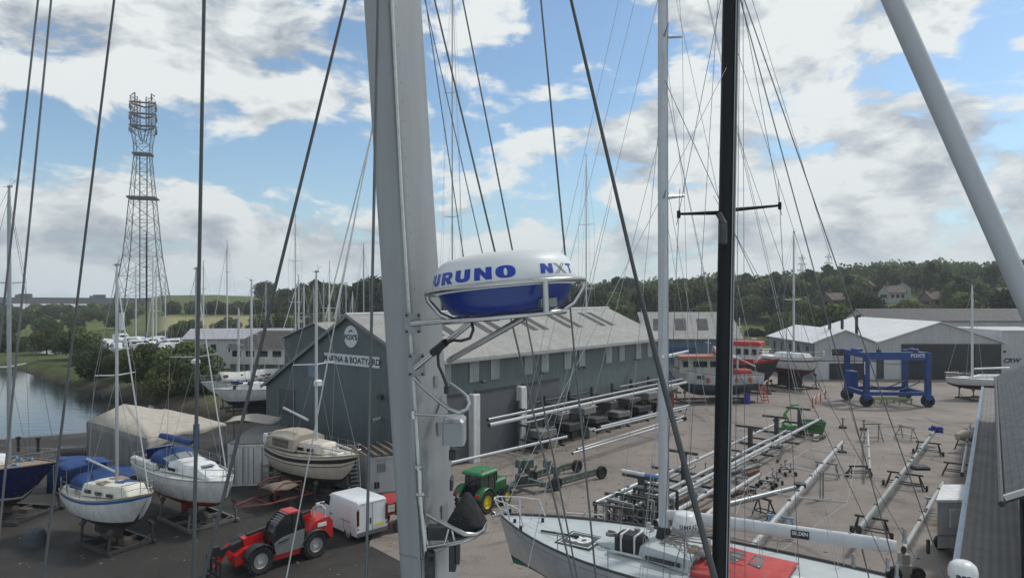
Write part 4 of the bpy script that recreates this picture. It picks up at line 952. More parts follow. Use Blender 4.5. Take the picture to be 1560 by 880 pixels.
def boat_blue_stripe():
    stern, bow = Vector((-19.0, 30.4, 0)), Vector((-14.35, 27.4, 0)); L = 5.6
    BS = M('pale blue stripe', (.03, .12, .33), .35)
    r, sh = yacht('small_yacht', 'small white yacht with blue sheer stripe and blue canvas covers', stern, bow, 1.22, L, 2.45, .78, 1.22, .45, GEL, ANTIDK, dict(rows=((0, .04, .16, .5, .95, 1), (0, 2, 0, 0, 0)), stripe=BS, rail=TEAK, rake=.13, tr=.66))
    q = MB(); trunk(q, -.9, 2.0, 1.65, .95, .80, .95, .48); cb = q.build('cabin', M('cream cabin top', (.60, .585, .50), .5, 0, .06, 3, dirt=.15), r, 40)
    g = MB()
    for sy in (1, -1):
        for x in (-.45, .3, 1.0): g.box((x, sy * (.77 - .13 * max(0, x)), 1.02), (.36, .05, .14), rz=-sy * .1)
    g.build_each('cabin_window', GLASS, cb)
    g = MB(); g.box((.9, .1, 1.40), (.7, .55, .05), rz=.1); g.build('hatch_cover', BLUEF, cb)
    g = MB(); g.box((-.1, .35, 1.36), (.7, .5, .04)); g.box((.1, -.4, 1.36), (.5, .4, .04)); g.build_each('hatch', TEAK, cb)
    g = MB(); g.bbox((-2.0, 0, .78), (1.7, 1.3, .22), .05); g.build('cockpit_coaming', GEL, r)
    g = MB(); g.box((-2.0, 0, .90), (1.4, 1.0, .03)); g.build('cockpit_sole', DGREY, r)
    sprayhood(r, -1.75, -.75, 1.7, 1.0, .55, BLUEF, False)
    q = MB()
    q.grid(lambda u, v: (-3.1 + 1.3 * v, (u - .5) * 1.9, 1.75 + .10 * math.sin(math.pi * u) + .05 * math.sin(5 * v)), 8, 4); q.build('bimini_cover', BLUEF, r, 50, solid=.03)
    g = MB()
    for sx in (-3.0, -1.85):
        for sy in (1, -1): g.tube([(sx, sy * .93, .8), (sx, sy * .93, 1.78)], .018, 5)
    g.build('bimini_frame', STEEL, r)
    q = MB(); q.tube([(.25, 0, 1.75), (-2.3, .1, 1.95)], .05, 8); q.build('boom', ALU, r)
    keel_rudder(r, L, -.2, 1.0, 2.4, ANTIDK, 0)
    top = P(169, 408, 29.2).z - 1.22 - 1.2; mast_on(r, .35, 1.25, top, .085, ALU, (.5,), 2.3, L, wr=.008, bow=Vector((L / 2 - .05, 0, 1.2)), wm=WIREL, furl=True, sl=.36)
    q = MB(); zz = P(169, 485, 29.2).z - 1.22; q.tube([(.48, .12, zz - .45), (.48, .12, zz + .25)], .11, 10); q.build('radar_reflector', WHITEP, r)
    rails(r, sh, L, -2.4, 1.9, 5, .5)
    g = MB()
    for x, y in ((-1.2, .95), (-1.0, -.95), (-2.6, .8)): g.tube([(x, y, .8), (x, y, 1.05)], .05, 7)
    g.build_each('winch', STEEL, r)
    c = r.location; cradle('boat_cradle', 'dark steel cradle under the small blue striped yacht', (c.x + .3, c.y - .2, 0), r.rotation_euler.z, 2.6, 1.8, .9, DGREY)
boat_blue_stripe()
def boat_blue_hood():
    stern, bow = Vector((-18.6, 35.2, 0)), Vector((-12.1, 29.8, 0)); L = 7.5
    r, sh = yacht('white_yacht', 'white yacht with royal blue sprayhood and red underbody on a steel cradle', stern, bow, 1.24, L, 2.7, .92, 1.05, .5, GEL, ANTIRED, dict(rows=((0, .1, .3, .33, .9, 1), (0, 0, 2, 0, 0)), stripe=M('pale hull line', (.5, .52, .55), .4), rake=.04, tr=.82))
    q = MB(); trunk(q, -1.0, 2.6, 1.9, .9, .95, 1.0, .46, slope=1.2); cb = q.build('cabin', GEL, r, 40)
    g = MB()
    for sy in (1, -1): g.box((.1, sy * .90, 1.17), (.55, .05, .13), rz=-sy * .1); g.box((-.8, sy * .95, 1.17), (.3, .05, .13))
    g.build_each('cabin_window', GLASS, cb)
    g = MB(); g.box((1.6, 0, 1.42), (.5, .5, .04)); g.box((.7, .4, 1.44), (.35, .3, .03)); g.build_each('hatch', M('smoked hatch', (.10, .12, .14), .15), cb)
    g = MB()
    for sy in (1, -1): g.bbox((-2.6, sy * .95, 1.08), (2.6, .3, .3), .06)
    g.build('cockpit_coaming', GEL, r)
    g = MB(); g.box((-2.7, 0, .96), (2.3, 1.5, .03)); g.build('cockpit_sole', TEAK, r)
    sprayhood(r, -1.9, -.45, 1.95, 1.15, .62, BLUEF)
    q = MB(); q.tube([(.5, 0, 2.15), (-2.9, 0, 2.3)], .06, 8); q.build('boom', ALU, r)
    q = MB(); q.grid(lambda u, v: (-2.9 + 3.2 * v, .16 * math.cos(math.pi * (u * 1.0)) , 2.1 + .22 * math.sin(math.pi * u) + .05 * v), 8, 8); q.build('sail_cover', BLUEF, r, 60, solid=.03)
    q = MB(); q.grid(lambda u, v: (.62 + .12 * math.cos(2 * math.pi * u), .14 * math.sin(2 * math.pi * u), 2.0 + 1.15 * v), 8, 3); q.build('mast_boot', BLUEF, r, 60, solid=.02)
    keel_rudder(r, L, 0, 1.1, 1.7, ANTIRED, -.2)
    top = P(297, 415, 31.6).z - 1.16 - 1.3; mast_on(r, .62, 1.35, top, .085, GSPAR, (.55,), 2.7, L, wr=.008, furl=True, wm=WIREL, bow=Vector((L / 2 - .3, 0, 1.05)), sl=.42)
    q = MB(); zz = P(310, 553, 31.6).z - 1.16; q.lathe([(.02, -.12), (.2, -.08), (.2, .06), (.02, .14)], (.75, -.1, zz), 14); q.build('radar_pod', WHITEP, r)
    rails(r, sh, L, -3.1, 2.7, 6, .5)
    q = MB(); q.box((-3.2, 0, 1.35), (.25, 1.3, .5)); q.build('stern_dodger', NAVY, r)
    c = r.location; d = Vector((math.cos(r.rotation_euler.z), math.sin(r.rotation_euler.z), 0)); k = c + d * .8
    cradle('boat_cradle', 'steel cradle under the white yacht with the blue sprayhood', (k.x, k.y, 0), r.rotation_euler.z, 3.2, 2.2, .95, M('dull galvanised cradle', (.16, .16, .155), .6, .3, .2, 4, dirt=.4))
boat_blue_hood()
def boat_cream():
    stern, bow = Vector((-13.1, 38.4, 0)), Vector((-7.55, 34.1, 0)); L = 7.1
    CR = M('cream gelcoat', (.56, .50, .42), .35, 0, .06, 1.5, streak=.12)
    r, sh = yacht('motor_sailer', 'cream hulled motor sailer with black stripes and tan cockpit tent', stern, bow, 1.12, L, 2.7, 1.0, 1.32, .6, CR, ANTIDK, dict(rows=((0, .07, .12, .30, .42, .46, 1), (0, 0, 2, 0, 2, 0)), stripe=BLACKP, deck=M('cream deck', (.50, .47, .40), .6, 0, .1, 3), rail=TEAK, rake=.10, tr=.6, fstern=1.15))
    q = MB(); trunk(q, -1.2, 1.5, 1.7, 1.1, 1.05, 1.12, .5); cb = q.build('cabin', CR, r, 40)
    g = MB()
    for sy in (1, -1):
        for x in (-.8, -.1, .6): g.box((x, sy * (.80 - .1 * max(0, x)), 1.28), (.42, .05, .16), rz=-sy * .08)
    g.build_each('cabin_window', GLASS, cb)
    q = MB(); n = 12
    q.loft([[(-2.75 + 2.3 * t, sy * w, z) for sy, w, z in ((1, 1.0, 1.1), (1, .95, 1.75 - .08 * abs(2 * t - 1)), (1, .55, 1.98 - .1 * abs(2 * t - 1)), (-1, .55, 1.98 - .1 * abs(2 * t - 1)), (-1, .95, 1.75 - .08 * abs(2 * t - 1)), (-1, 1.0, 1.1))] for t in (0, .15, .35, .5, .65, .85, 1)]); ct = q.build('cockpit_tent', M('tan cockpit canvas', (.36, .32, .26), .9, 0, .12, 3, bump=.3), r, 25)
    q = MB()
    for sy in (1, -1): q.box((-1.6, sy * .985, 1.42), (1.4, .03, .42))
    q.build_each('tent_window', M('brown vinyl panel', (.12, .10, .085), .4), ct)
    g = MB(); g.bbox((1.9, .0, 1.2), (.7, .6, .12), .04); g.tube([(.9, .5, 1.5), (2.6, .35, 1.42)], .05, 7); g.tube([(.9, -.5, 1.5), (2.6, -.35, 1.42)], .05, 7); g.build('deck_spars', WSPAR, r)
    g = MB(); g.tube([(-.55, 0, 2.6), (-2.9, .1, 3.0)], .07, 8); g.build('boom', ALU, r)
    keel_rudder(r, L, -.2, 1.05, 2.8, ANTIDK, 0)
    top = P(481, 421, 36).z - 1.12 - 1.3; mast_on(r, .15, 1.5, top, .09, WSPAR, (.46,), 2.6, L, wr=.008, wm=WIREL, bow=Vector((L / 2 - .1, 0, 1.3)), sl=.5)
    q = MB(); zz = P(485, 583, 36).z - 1.12; q.bbox((.3, 0, zz), (.3, .42, .3), .06); q.build('radar_pod', WHITEP, r)
    rails(r, sh, L, -2.8, 2.4, 6, .5)
    g = MB()
    for k in range(2): g.lathe([(.10, -.28), (.14, -.15), (.14, .15), (.10, .28)], (-2.9, 1.0 - 2.0 * k, 1.5), 9)
    g.build_each('fender', WHITEP, r)
    c = r.location; cradle('boat_cradle', 'dark steel props under the cream motor sailer', (c.x, c.y, 0), r.rotation_euler.z, 3.6, 2.3, .95, DGREY)
boat_cream()

def racing_yacht():
    bow = Vector((-.42, 22.6, 0)); dirn = Vector((-.84, .542, 0)).normalized(); L = 11.0; stern = bow - dirn * L
    PALE = M('pale grey blue deck', (.40, .44, .445), .6, 0, .07, 2, dirt=.12); TEALA = M('teal antifouling', (.008, .14, .11), .7, 0, .12, 2)
    HG_ = M('silver white hull', (.33, .34, .355), .3, 0, .06, 1, coat=.3, streak=.1)
    r, sh = yacht('racing_yacht', 'large pale racing yacht with number 8 on its deck beside the red cover', stern, bow, 1.85, L, 4.1, 1.15, 1.32, .55, HG_, TEALA, dict(rows=((0, .05, .07, .14, .155, .5, .93, 1), (0, 0, 0, 2, 0, 0, 3)), stripe=M('dull grey hull line', (.12, .12, .13), .5), stripe2=BLACKP, deck=PALE, rail=M('dark toe rail', (.04, .04, .042), .5), rake=.05, tr=.86, bl=-.12))
    w = WM(r); inv = w.inverted(); loc = lambda px, py, z: inv @ G(px, py, z)
    zd = 3.05
    keel_rudder(r, L, -.3, 1.8, 1.6, TEALA, -.3)
    m0 = loc(1011, 838, zd)
    q = MB(); trunk(q, m0.x - 1.1, m0.x + 1.9, 2.1, .9, 1.16, 1.2, .36, slope=1.6, taper=.9); cb = q.build('coachroof', PALE, r, 40)
    g = MB()
    for sy in (1, -1): g.box((-.45, sy * 1.02, 1.34), (1.0, .04, .12), rz=-sy * .07)
    g.build_each('cabin_window', GLASS, cb)
    # square number patch on the foredeck
    c8 = loc(885, 823, zd); q = MB(); q.box((c8.x, c8.y, c8.z + .02), (1.15, 1.15, .012), rz=.0); pt = q.build('number_patch', BLACKP, r)
    q = MB(); q.box((c8.x, c8.y, c8.z + .024), (1.0, 1.0, .012)); q.build('patch_border', WHITEP, pt); q = MB(); q.box((c8.x, c8.y, c8.z + .028), (.92, .92, .012)); q.build('patch_field', M('dark patch field', (.03, .045, .045), .6), pt)
    q = MB(); put_text(q, '8', lambda x, y: (c8.x + y, c8.y - x, c8.z + .036), size=.95, bold=.03, xs=1.15); q.build('number', WHITEP, pt)
    # low hatch, deck lines, fittings
    q = MB(); q.bar((L / 2 - 1.9, .55, 1.29), (L / 2 - 3.1, .35, 1.27), .05, .05); q.build('deck_track', BLACKP, r)
    for x, y in ((4.7, .3), (4.2, .75), (5.4, -.5), (4.0, -.25)):
        q = MB(); q.tube([(x, y, 1.2), (x, y, 1.38)], .05, 8); q.build('deck_fitting', BLACKP, r)
    p = loc(962, 826, zd + .25); q = MB(); q.bbox((p.x, p.y, 1.48), (.85, .62, .5), .1); lr = q.build('liferaft_bag', M('black canvas bag', (.02, .02, .022), .8, 0, .2, 4), r)
    q = MB()
    for k in (-.22, .18): q.box((p.x + k, p.y, 1.485), (.05, .66, .53))
    q.bar((p.x - .5, p.y - .4, 1.26), (p.x + .5, p.y - .4, 1.26), .05); q.bar((p.x - .5, p.y + .4, 1.26), (p.x + .5, p.y + .4, 1.26), .05); q.build('strap', WHITEP, lr)
    rg = random.Random(4); q = MB()
    for k in range(16): 
        x = m0.x + rg.uniform(-.7, .9); y = m0.y + rg.uniform(-.8, .8); q.tube([(x, y, 1.5), (x, y, 1.5 + rg.uniform(.1, .25))], rg.uniform(.05, .1), 9)
    q.build_each('winch', STEEL, r)
    q = MB()
    for k in range(12):
        a = (m0.x - 2.5 * rg.random(), m0.y + rg.uniform(-.9, .9), 1.6); q.tube([(m0.x, m0.y, 1.58), ((a[0] + m0.x) / 2, a[1], 1.62 + .1 * rg.random()), a], .022, 5)
    for k in range(3):
        x = m0.x + .4 + .5 * k; q.tube([(x + .14 * math.cos(t), m0.y + .5 + .1 * math.sin(t), 1.52 + .008 * t) for t in np.linspace(0, 12, 26)], .03, 5)
    q.build('running_rope', M('grey rope', (.22, .21, .19), .9), r)
    for k in range(4):
        q = MB(); q.bbox((m0.x - .7 - .3 * k, m0.y + .35 + .05 * k, 1.56), (.22, .5, .10), .03); q.build('deck_box', (WHITEP, TEAK, GALV, WHITEP)[k], r)
    # mast
    h = 21.5; q = MB(); b0 = Vector((m0.x, m0.y, 1.5)); t0 = b0 + Vector((0.05, 0, h))
    q.tube([b0, b0.lerp(t0, .5), t0], [.15, .148, .12], 14, squash=.68, side=(1, 0, 0)); ms = q.build('mast', M('grey white mast', (.46, .47, .49), .45, .1, .07, 2, streak=.15), r, 40)
    q = MB(); q.bar(b0 + Vector((-.15, 0, .3)), t0 + Vector((-.13, 0, 0)), .03, .03); q.build('mast_track', GALV, ms)
    q = MB()
    for k in range(6): q.box(b0 + Vector((.06, -.105, 1.0 + 1.3 * k)), (.05, .03, .28))
    q.build('halyard_slot', BLACKP, ms)
    q = MB(); q.lathe([(.22, 0), (.26, .05), (.2, .35), (.17, .5)], (b0.x, b0.y, 1.38), 14); q.build('mast_collar', BLACKP, ms)
    zs = [P(1006, y, 18.9).z - 1.85 for y in (548, 295, 40)]
    tipsL, tipsR = [], []
    for z, ln in zip(zs, (1.05, .72, .55)):
        for sy in (1, -1):
            e = Vector((m0.x - .35, m0.y + sy * ln * 1.05, z + (.12))); q = MB(); q.tube([(m0.x, m0.y, z), e], [.06, .035], 6, squash=.5); q.build('spreader', WSPAR if z < zs[1] else GSPAR, ms); (tipsL if sy > 0 else tipsR).append(e)
    def wire(name, pts, rad=.007, mat=WIREL): q = MB(); q.tube(pts, rad, 4); return q.build(name, mat, r)
    for sy, tips in ((1, tipsL), (-1, tipsR)):
        ch = Vector((m0.x - .3, sy * 1.9, 1.15))
        wire('shroud', [ch] + tips + [t0]); wire('shroud', [ch + Vector((.12, 0, 0)), tips[0], Vector((m0.x, m0.y, zs[1] - .1))]); wire('shroud', [tips[0], tips[1], Vector((m0.x, m0.y, zs[2]))]); wire('shroud', [ch + Vector((.2, 0, 0)), (m0.x, m0.y, zs[0])])
    for k, (xx, tz) in enumerate(((L / 2 - .15, .97), (L / 2 - 1.2, .74), (L / 2 - 2.3, .55), (L / 2 - .3, .86), (m0.x + 1.3, .6))): wire('forestay', [(xx, 0, 1.3), b0.lerp(t0, tz)], .008)
    for k, (yy, tz) in enumerate(((1.6, .98), (-1.6, .98), (.2, .80), (1.2, .62), (-1.0, .62), (-.3, .5))): wire('running_backstay', [(-L / 2 + .5 + .6 * k, yy, 1.2), b0.lerp(t0, tz)], .007)
    wire('topping_lift', [inv @ P(1013, 123, 18.8), inv @ P(1351, 863, 16.0)], .009, WIRE)
    # boom with black maker's plate
    a, b = inv @ P(1016, 783, 18.8), inv @ P(1366, 832, 16.3); q = MB(); q.tube([a, a.lerp(b, .1), a.lerp(b, .93), b], [.13, .175, .175, .14], 14, squash=.66, side=(0, 0, 1)); bm_ = q.build('boom', WSPAR, r, 40)
    d = (b - a).normalized(); sd_ = Vector((d.y, -d.x, 0)).normalized()
    if (w.to_3x3() @ sd_).y > 0: sd_ = -sd_
    up = d.cross(sd_); up = up if up.z > 0 else -up
    c = a.lerp(b, .615) + sd_ * .122; q = MB(); q.bar(c - d * .21, c + d * .21, .012, .20, up=up); q.build('maker_plate', BLACKP, bm_)
    q = MB(); put_text(q, 'SELDEN', lambda x, y: c + d * (x) + up * (y + .02) + sd_ * .008, size=.125, bold=.004, xs=.85); q.build('plate_lettering', WHITEP, bm_)
    q = MB()
    for t in (.12, .3, .45, .74, .82, .93): q.tube([a.lerp(b, t) - up * .165, a.lerp(b, t) + up * .185], .03, 6)
    q.build('boom_fitting', GALV, bm_)
    wire('mainsheet', [a.lerp(b, .86), a.lerp(b, .86) + Vector((-.2, 0, -.9)), (-4.2, 0, 1.1)], .02, WIRE)
    # red cockpit cover
    e = [loc(1066, 868, zd + .25), loc(1100, 845, zd + .5), loc(1196, 846, zd + .55), loc(1150, 885, zd + .35)]
    RC = M('red cockpit cover', (.40, .045, .042), .75, 0, .1, 2, bump=.3); n = 10
    ax = (m0.x - 1.0, m0.x - 3.25); q = MB()
    q.grid(lambda u, v: (ax[0] - .2 + (ax[1] - ax[0]) * v, (u - .5) * 2.5 * (1 - .1 * v), 1.22 + .26 * math.sin(math.pi * u) ** .6 * (.55 + .45 * math.sin(math.pi * min(1, v * 1.1 + .1))) + .02 * math.sin(9 * v + 5 * u)), 14, 12); cv = q.build('cockpit_cover', RC, r, 50, solid=.02)
    q = MB()
    for t in (.3, .55): q.grid(lambda u, v: (ax[0] - .2 + (ax[1] - ax[0]) * (t + .14 * v), (u * .34 + .3 - .5) * 2.5 * (1 - .1 * t), 1.242 + .26 * math.sin(math.pi * (u * .34 + .3)) ** .6 * (.55 + .45 * math.sin(math.pi * min(1, (t + .14 * v) * 1.1 + .1)))), 6, 4)
    q.build('cover_panel', M('grey vinyl panel', (.10, .10, .11), .3), cv, 50, solid=.012)
    q = MB(); q.bar((-3.6, .4, 1.3), (-5.2, .6, 1.35), .35, .2); q.build('cockpit_bench', GEL, r)
    q = MB(); q.tube([(-4.6, 1.1, 1.2), (-4.6, 1.1, 1.65)], .14, 10); q.build('primary_winch', BLACKP, r)
    # bow rails: open white tubes reaching forward
    P_ = MB(); bx = L / 2; z0 = 1.32; tr_ = .024
    for sy in (1, -1):
        pts = [(bx - 1.15, sy * .62, z0 + .5), (bx - .55, sy * .40, z0 + .54), (bx + .05, sy * .2, z0 + .52)]
        P_.tube(pts, tr_, 7); P_.tube([(bx - 1.15, sy * .62, z0 + .5), (bx - 1.35, sy * .66, z0)], tr_, 7); P_.tube([(bx - .55, sy * .40, z0 + .54), (bx - .6, sy * .30, z0)], tr_, 7); P_.tube([(bx + .05, sy * .2, z0 + .52), (bx - .25, sy * .12, z0 + .02)], tr_, 7)
        P_.tube([(bx - .6, sy * .36, z0 + .27), (bx - .1, sy * .16, z0 + .26)], tr_ * .8, 6)
    P_.tube([(bx + .05, .2, z0 + .52), (bx + .16, 0, z0 + .52), (bx + .05, -.2, z0 + .52)], tr_, 7); P_.build('pulpit', WSPAR, r)
    rails(r, sh, L, -4.5, 4.2, 6, .52, False, False, STEEL, .014)
    q = MB(); q.tube([(bx - .15, .05, z0 + .05), (bx + .25, .05, z0 - .1)], .05, 7); q.lathe([(.09, -.03), (.09, .03)], (bx + .2, .05, z0 - .02), 10, 'Y'); q.build('bow_roller', STEEL, r)
    # radar dome on its pole beside the mast
    dd = P(1043, 797, 18.0); q = MB(); sm = thing('white_radar_dome', 'round white radar dome lettered SIMRAD on a tripod beside the white mast', 'radar dome', dd)
    q.lathe([(.26, -.24), (.31, -.20), (.315, -.12), (.30, -.08)], (0, 0, 0), 28); base = q.build('base', GALV, sm, 40)
    q = MB(); q.lathe([(.30, -.08), (.315, -.05), (.295, .10), (.27, .24), (.22, .285), (.02, .30)], (0, 0, 0), 28); q.build('shell', GEL, sm, 40)
    q = MB(); rr = .31
    def wrap(x, y):
        a_ = -math.pi / 2 + (x + .06) / rr; zz = y - .02; rad = .313 - .12 * max(0, (zz + .05)) + .004; return (rad * math.cos(a_), rad * math.sin(a_), zz)
    put_text(q, 'SIMRAD', wrap, size=.16, bold=.003, xs=.98); q.build('lettering', M('grey lettering', (.05, .055, .06), .5), sm)
    q = MB(); f = dd + Vector((0, 0, -.24))
    for dx, dy in ((-.35, .1), (.35, .1), (0, -.35)): q.tube([f, (f.x + dx * .7, f.y + dy, 3.2)], .015, 7)
    q.tube([f, (f.x, f.y, 3.2)], .02, 7); q.build('radar_tripod', STEEL, r, w=w)
    c0 = r.location; cradle('boat_cradle', 'dark steel cradle under the pale racing yacht', (c0.x, c0.y, 0), r.rotation_euler.z, 6, 3.2, 1.6, DGREY)
racing_yacht()

def black_mast():
    b, t = P(1097, 880, 10.6), P(1112.5, 0, 10.6); d = (b - t).normalized(); foot = b + d * 4.4; top = t - d * 5
    r = thing('carbon_mast', 'tall black carbon mast with thin spreaders standing before the yard', 'mast', foot); w = WM(r)
    q = MB(); q.tube([foot, b, t, top], [.132, .128, .118, .11], 14, squash=.85); q.build('spar', CARBON, r, 40, w=w)
    q = MB(); q.bar(foot + Vector((.06, -.115, 0)), top + Vector((.06, -.1, 0)), .012, .012); q.bar(foot + Vector((.10, -.10, 0)), top + Vector((.10, -.09, 0)), .014, .014); q.build('halyard', M('grey halyard', (.30, .31, .31), .7), r, w=w)
    m = P(1103, 322, 10.6)
    for px, py, Y in ((1034, 326, 10.3), (1188, 313, 10.8)):
        e = P(px, py, Y); q = MB(); q.tube([P(1103, 321 if px > 1103 else 324, 10.6), e], [.035, .02], 7, squash=.6); q.tube([e - Vector((0, 0, .06)), e + Vector((0, 0, .05))], .028, 6); q.build('spreader', CARBON, r, w=w)
    q = MB(); q.tube([P(1095, 325, 10.45), P(1103, 340, 10.4), P(1102, 372, 10.42)], .05, 7); q.bbox(P(1101, 355, 10.42), (.12, .12, .3), .03); q.build('spreader_root', DGREY, r, w=w)
    def wr(a, b_, Y0, Y1, rad=.0075, mat=WIRE):
        p0, p1 = P(*a, Y0), P(*b_, Y1); dd = (p1 - p0); q = MB(); q.tube([p0 - dd * .08, p1 + dd * .05], rad, 5); q.build('shroud', mat, r, w=w)
    for a, b_, Y0, Y1, rad in (((1134, 0), (1440, 880), 10.6, 9.2, .0085), ((1128, 0), (1366, 874), 10.6, 9.0, .0085), ((1188, 316), (1218, 880), 10.8, 10.2, .005), ((1034, 328), (1010, 880), 10.3, 9.6, .005), ((1130, 0), (1188, 313), 10.6, 10.8, .005), ((1098, 0), (1034, 326), 10.6, 10.3, .005),
                               ((1127, 0), (1119, 880), 10.2, 10.2, .005), ((1132, 0), (1135, 880), 10.3, 10.3, .004), ((1105, 330), (1378, 820), 10.6, 8.8, .004), ((1118, 60), (1300, 640), 10.9, 12.2, .004), ((1146, 0), (1262, 380), 11.5, 12.6, .004), ((1090, 60), (1040, 880), 10.4, 10.0, .004), ((1122, 200), (1260, 600), 12, 13, .004)): wr(a, b_, Y0, Y1, rad)
    for px, py, Y in ((1366, 874, 9.0), (1352, 862, 9.5), (1300, 856, 9.5), (1378, 819, 8.8)):
        p = P(px, py - 6, Y); q = MB(); q.lathe([(.012, -.075), (.024, -.06), (.024, .06), (.012, .075)], p, 8); q.lathe([(.03, -.014), (.03, .014)], p - Vector((0, 0, .09)), 10, 'Y'); q.build('turnbuckle', GALV, r, w=w)
black_mast()

# ------------------------------------------------------------------ boats further off
def fishing_boat():
    ctr = XY(1085, 67.5, 0); L = 9.4; zw = 1.5
    r = thing('fishing_boat', 'white fishing boat with orange roofed wheelhouse propped ashore, partly behind the black mast', 'boat', (ctr.x, ctr.y, zw), heading((-1, -.10)))
    FW = M('worn white hull', (.50, .52, .53), .5, 0, .1, 1, streak=.3, dirt=.25); BL = M('worn blue hull', (.05, .075, .10), .6, 0, .2, 1, dirt=.3); OR = M('orange roof paint', (.36, .13, .09), .6, 0, .15, 2)
    q = MB(); sh = hull(q, L, 3.2, 1.25, 2.3, .9, .8, .10, (0, .06, .1, .5, .8, 1), (0, 2, 0, 0, 1), 1, fstern=1.3); q.build('hull', [FW, BL, BLACKP], r, 30)
    q = MB(); q.loft([[(x, y * (1 - 2 * t) * .97, z - .3) for t in (0, .5, 1)] for x, y, z in sh], closed=False); q.build('deck', M('grey work deck', (.2, .21, .2), .8), r)
    q = MB(); q.loft([[(-.2, 1.25, 1.0), (3.6, .9, 1.4), (3.6, -.9, 1.4), (-.2, -1.25, 1.0)], [(-.2, 1.2, 2.75), (3.4, .85, 2.85), (3.4, -.85, 2.85), (-.2, -1.2, 2.75)]]); wh = q.build('wheelhouse', M('tan wheelhouse', (.42, .40, .35), .6, 0, .1, 1, streak=.2), r)
    q = MB(); q.box((1.6, 0, 2.9), (4.2, 2.6, .22)); q.build('wheelhouse_roof', OR, wh)
    q = MB()
    for sy in (1, -1):
        for x, wd in ((.4, .5), (1.6, 1.3), (3.0, .5)): q.box((x, sy * (1.235 - .1 * max(0, x) * .85), 2.25), (wd, .06, .55), rz=-sy * .09)
    q.build_each('window', GLASS, wh)
    q = MB()
    for k, s in enumerate((.75, .5)): q.tube([(-2.2, s, 1.1), (-2.4, s * .8, 2.7), (-4.2, s * .5, 1.9)], .06, 7)
    q.build('net_hauler', WSPAR, r)
    q = MB(); q.bbox((-2.9, .3, 1.35), (1.5, 1.3, .6), .1); q.build('red_tarpaulin', M('faded red sheet', (.42, .07, .06), .8, 0, .15, 2), r)
    q = MB(); q.tube([(-3.9, 1.5, .9), (-3.9, 1.62, .35), (-2.6, 1.62, .35), (-2.2, 1.55, .9)], .03, 6); q.build('stern_rail', BLACKP, r)
    q = MB(); put_text(q, 'MS 715', lambda x, y: (1.15 - x, 1.44 - .05 * abs(x) , 1.0 + y), size=.55, bold=.01, xs=1.1); q.build('registration', BLACKP, r)
    q = MB(); q.grid(lambda u, v: (-.1 - 2.6 * u, -.6 + 1.2 * v, 3.0 + 1.2 * (1 - u) * (.4 + .6 * math.sin(math.pi * v)) - .3), 8, 6); q.build('shelter_sheet', M('white shelter sheet', (.52, .53, .54), .8, 0, .1, 2), r, 60, solid=.03)
    q = MB()
    for k in range(7): q.tube([(2.2 + .35 * k, 1.05 - .13 * k, 1.5 + .1 * k), (2.2 + .35 * k, 1.05 - .13 * k, 2.3 + .1 * k)], .025, 5)
    q.tube([(2.2, 1.05, 2.3), (4.3, .27, 2.9)], .025, 5); q.build('bow_rail', GALV, r)
    for k in range(4): q = MB(); q.lathe([(.08, -.25), (.15, -.15), (.15, .15), (.08, .25)], (-3.2 + 1.4 * k, 1.62, .75), 9); q.build('fender', M('orange fender', (.45, .13, .03), .6), r)
    q = MB(); q.tube([(.4, 0, 2.9), (.4, 0, 4.8)], .05, 7); q.tube([(.4, -.7, 4.2), (.4, .7, 4.2)], .03, 6); q.build('signal_mast', WSPAR, r)
    cradle('boat_cradle', 'low dark trailer cradle with wheels under the orange roofed fishing boat', (ctr.x, ctr.y, 0), r.rotation_euler.z, 7.5, 2.6, 1.1, DGREY)
    for x, lb in ((-3.6, 'blue drum standing beside the fishing boat props'),):
        p = XY(1138, 66.0); t = thing('oil_drum', lb, 'drum', p); q = MB(); q.lathe([(.3, 0), (.31, .3), (.3, .32), (.31, .6), (.3, .62), (.3, .95), (.02, .95)], (0, 0, 0), 14); q.build('barrel', M('blue drum', (.04, .03, .30), .5), t)
    for px, lb, c in ((1165, 'red steps stacked next to the fishing boat', REDP),):
        p = XY(px, 66.5); t = thing('boarding_steps', lb, 'steps', p, .3); q = MB()
        for k in range(5): q.box((0, .12 * k, .25 + .3 * k), (.7, .25, .05))
        q.build('tread', c, t); q = MB()
        for sx in (-1, 1): q.bar((sx * .36, -.2, 0), (sx * .36, .6, 1.7), .05); q.bar((sx * .36, .6, 0), (sx * .36, .6, 1.7), .05)
        q.build('side_rail', c, t)
    # second boat: dark hull, red and white wheelhouse
    c2 = XY(1134, 74.5); r2 = thing('red_fishing_boat', 'dark hulled fishing boat with red topped white wheelhouse behind the orange roofed one', 'boat', (c2.x, c2.y, 1.7), heading((.85, -.5)))
    q = MB(); sh = hull(q, 7.2, 3.2, 1.4, 2.0, .9, .8, .08, (0, .08, .2, .5, .8, 1), (2, 0, 0, 0, 1), 1); q.build('hull', [M('black hull paint', (.02, .021, .024), .5, 0, .2, 2, dirt=.2), ANTIDK, REDP], r2, 30)
    q = MB(); q.loft([[(x, y * (1 - 2 * t) * .97, z - .25) for t in (0, .5, 1)] for x, y, z in sh], closed=False); q.build('deck', REDP, r2)
    q = MB(); q.loft([[(-1.6, 1.15, 1.2), (1.5, 1.0, 1.2), (1.5, -1.0, 1.2), (-1.6, -1.15, 1.2)], [(-1.6, 1.1, 3.3), (1.7, .95, 3.3), (1.7, -.95, 3.3), (-1.6, -1.1, 3.3)]]); wh = q.build('wheelhouse', WHITEP, r2)
    q = MB(); q.bbox((.0, 0, 3.5), (3.8, 2.5, .45), .08); q.build('wheelhouse_roof', M('bright red roof', (.42, .035, .04), .5), wh)
    q = MB()
    for k in range(4): q.box((1.62, -.7 + .47 * k, 2.65), (.08, .34, .6))
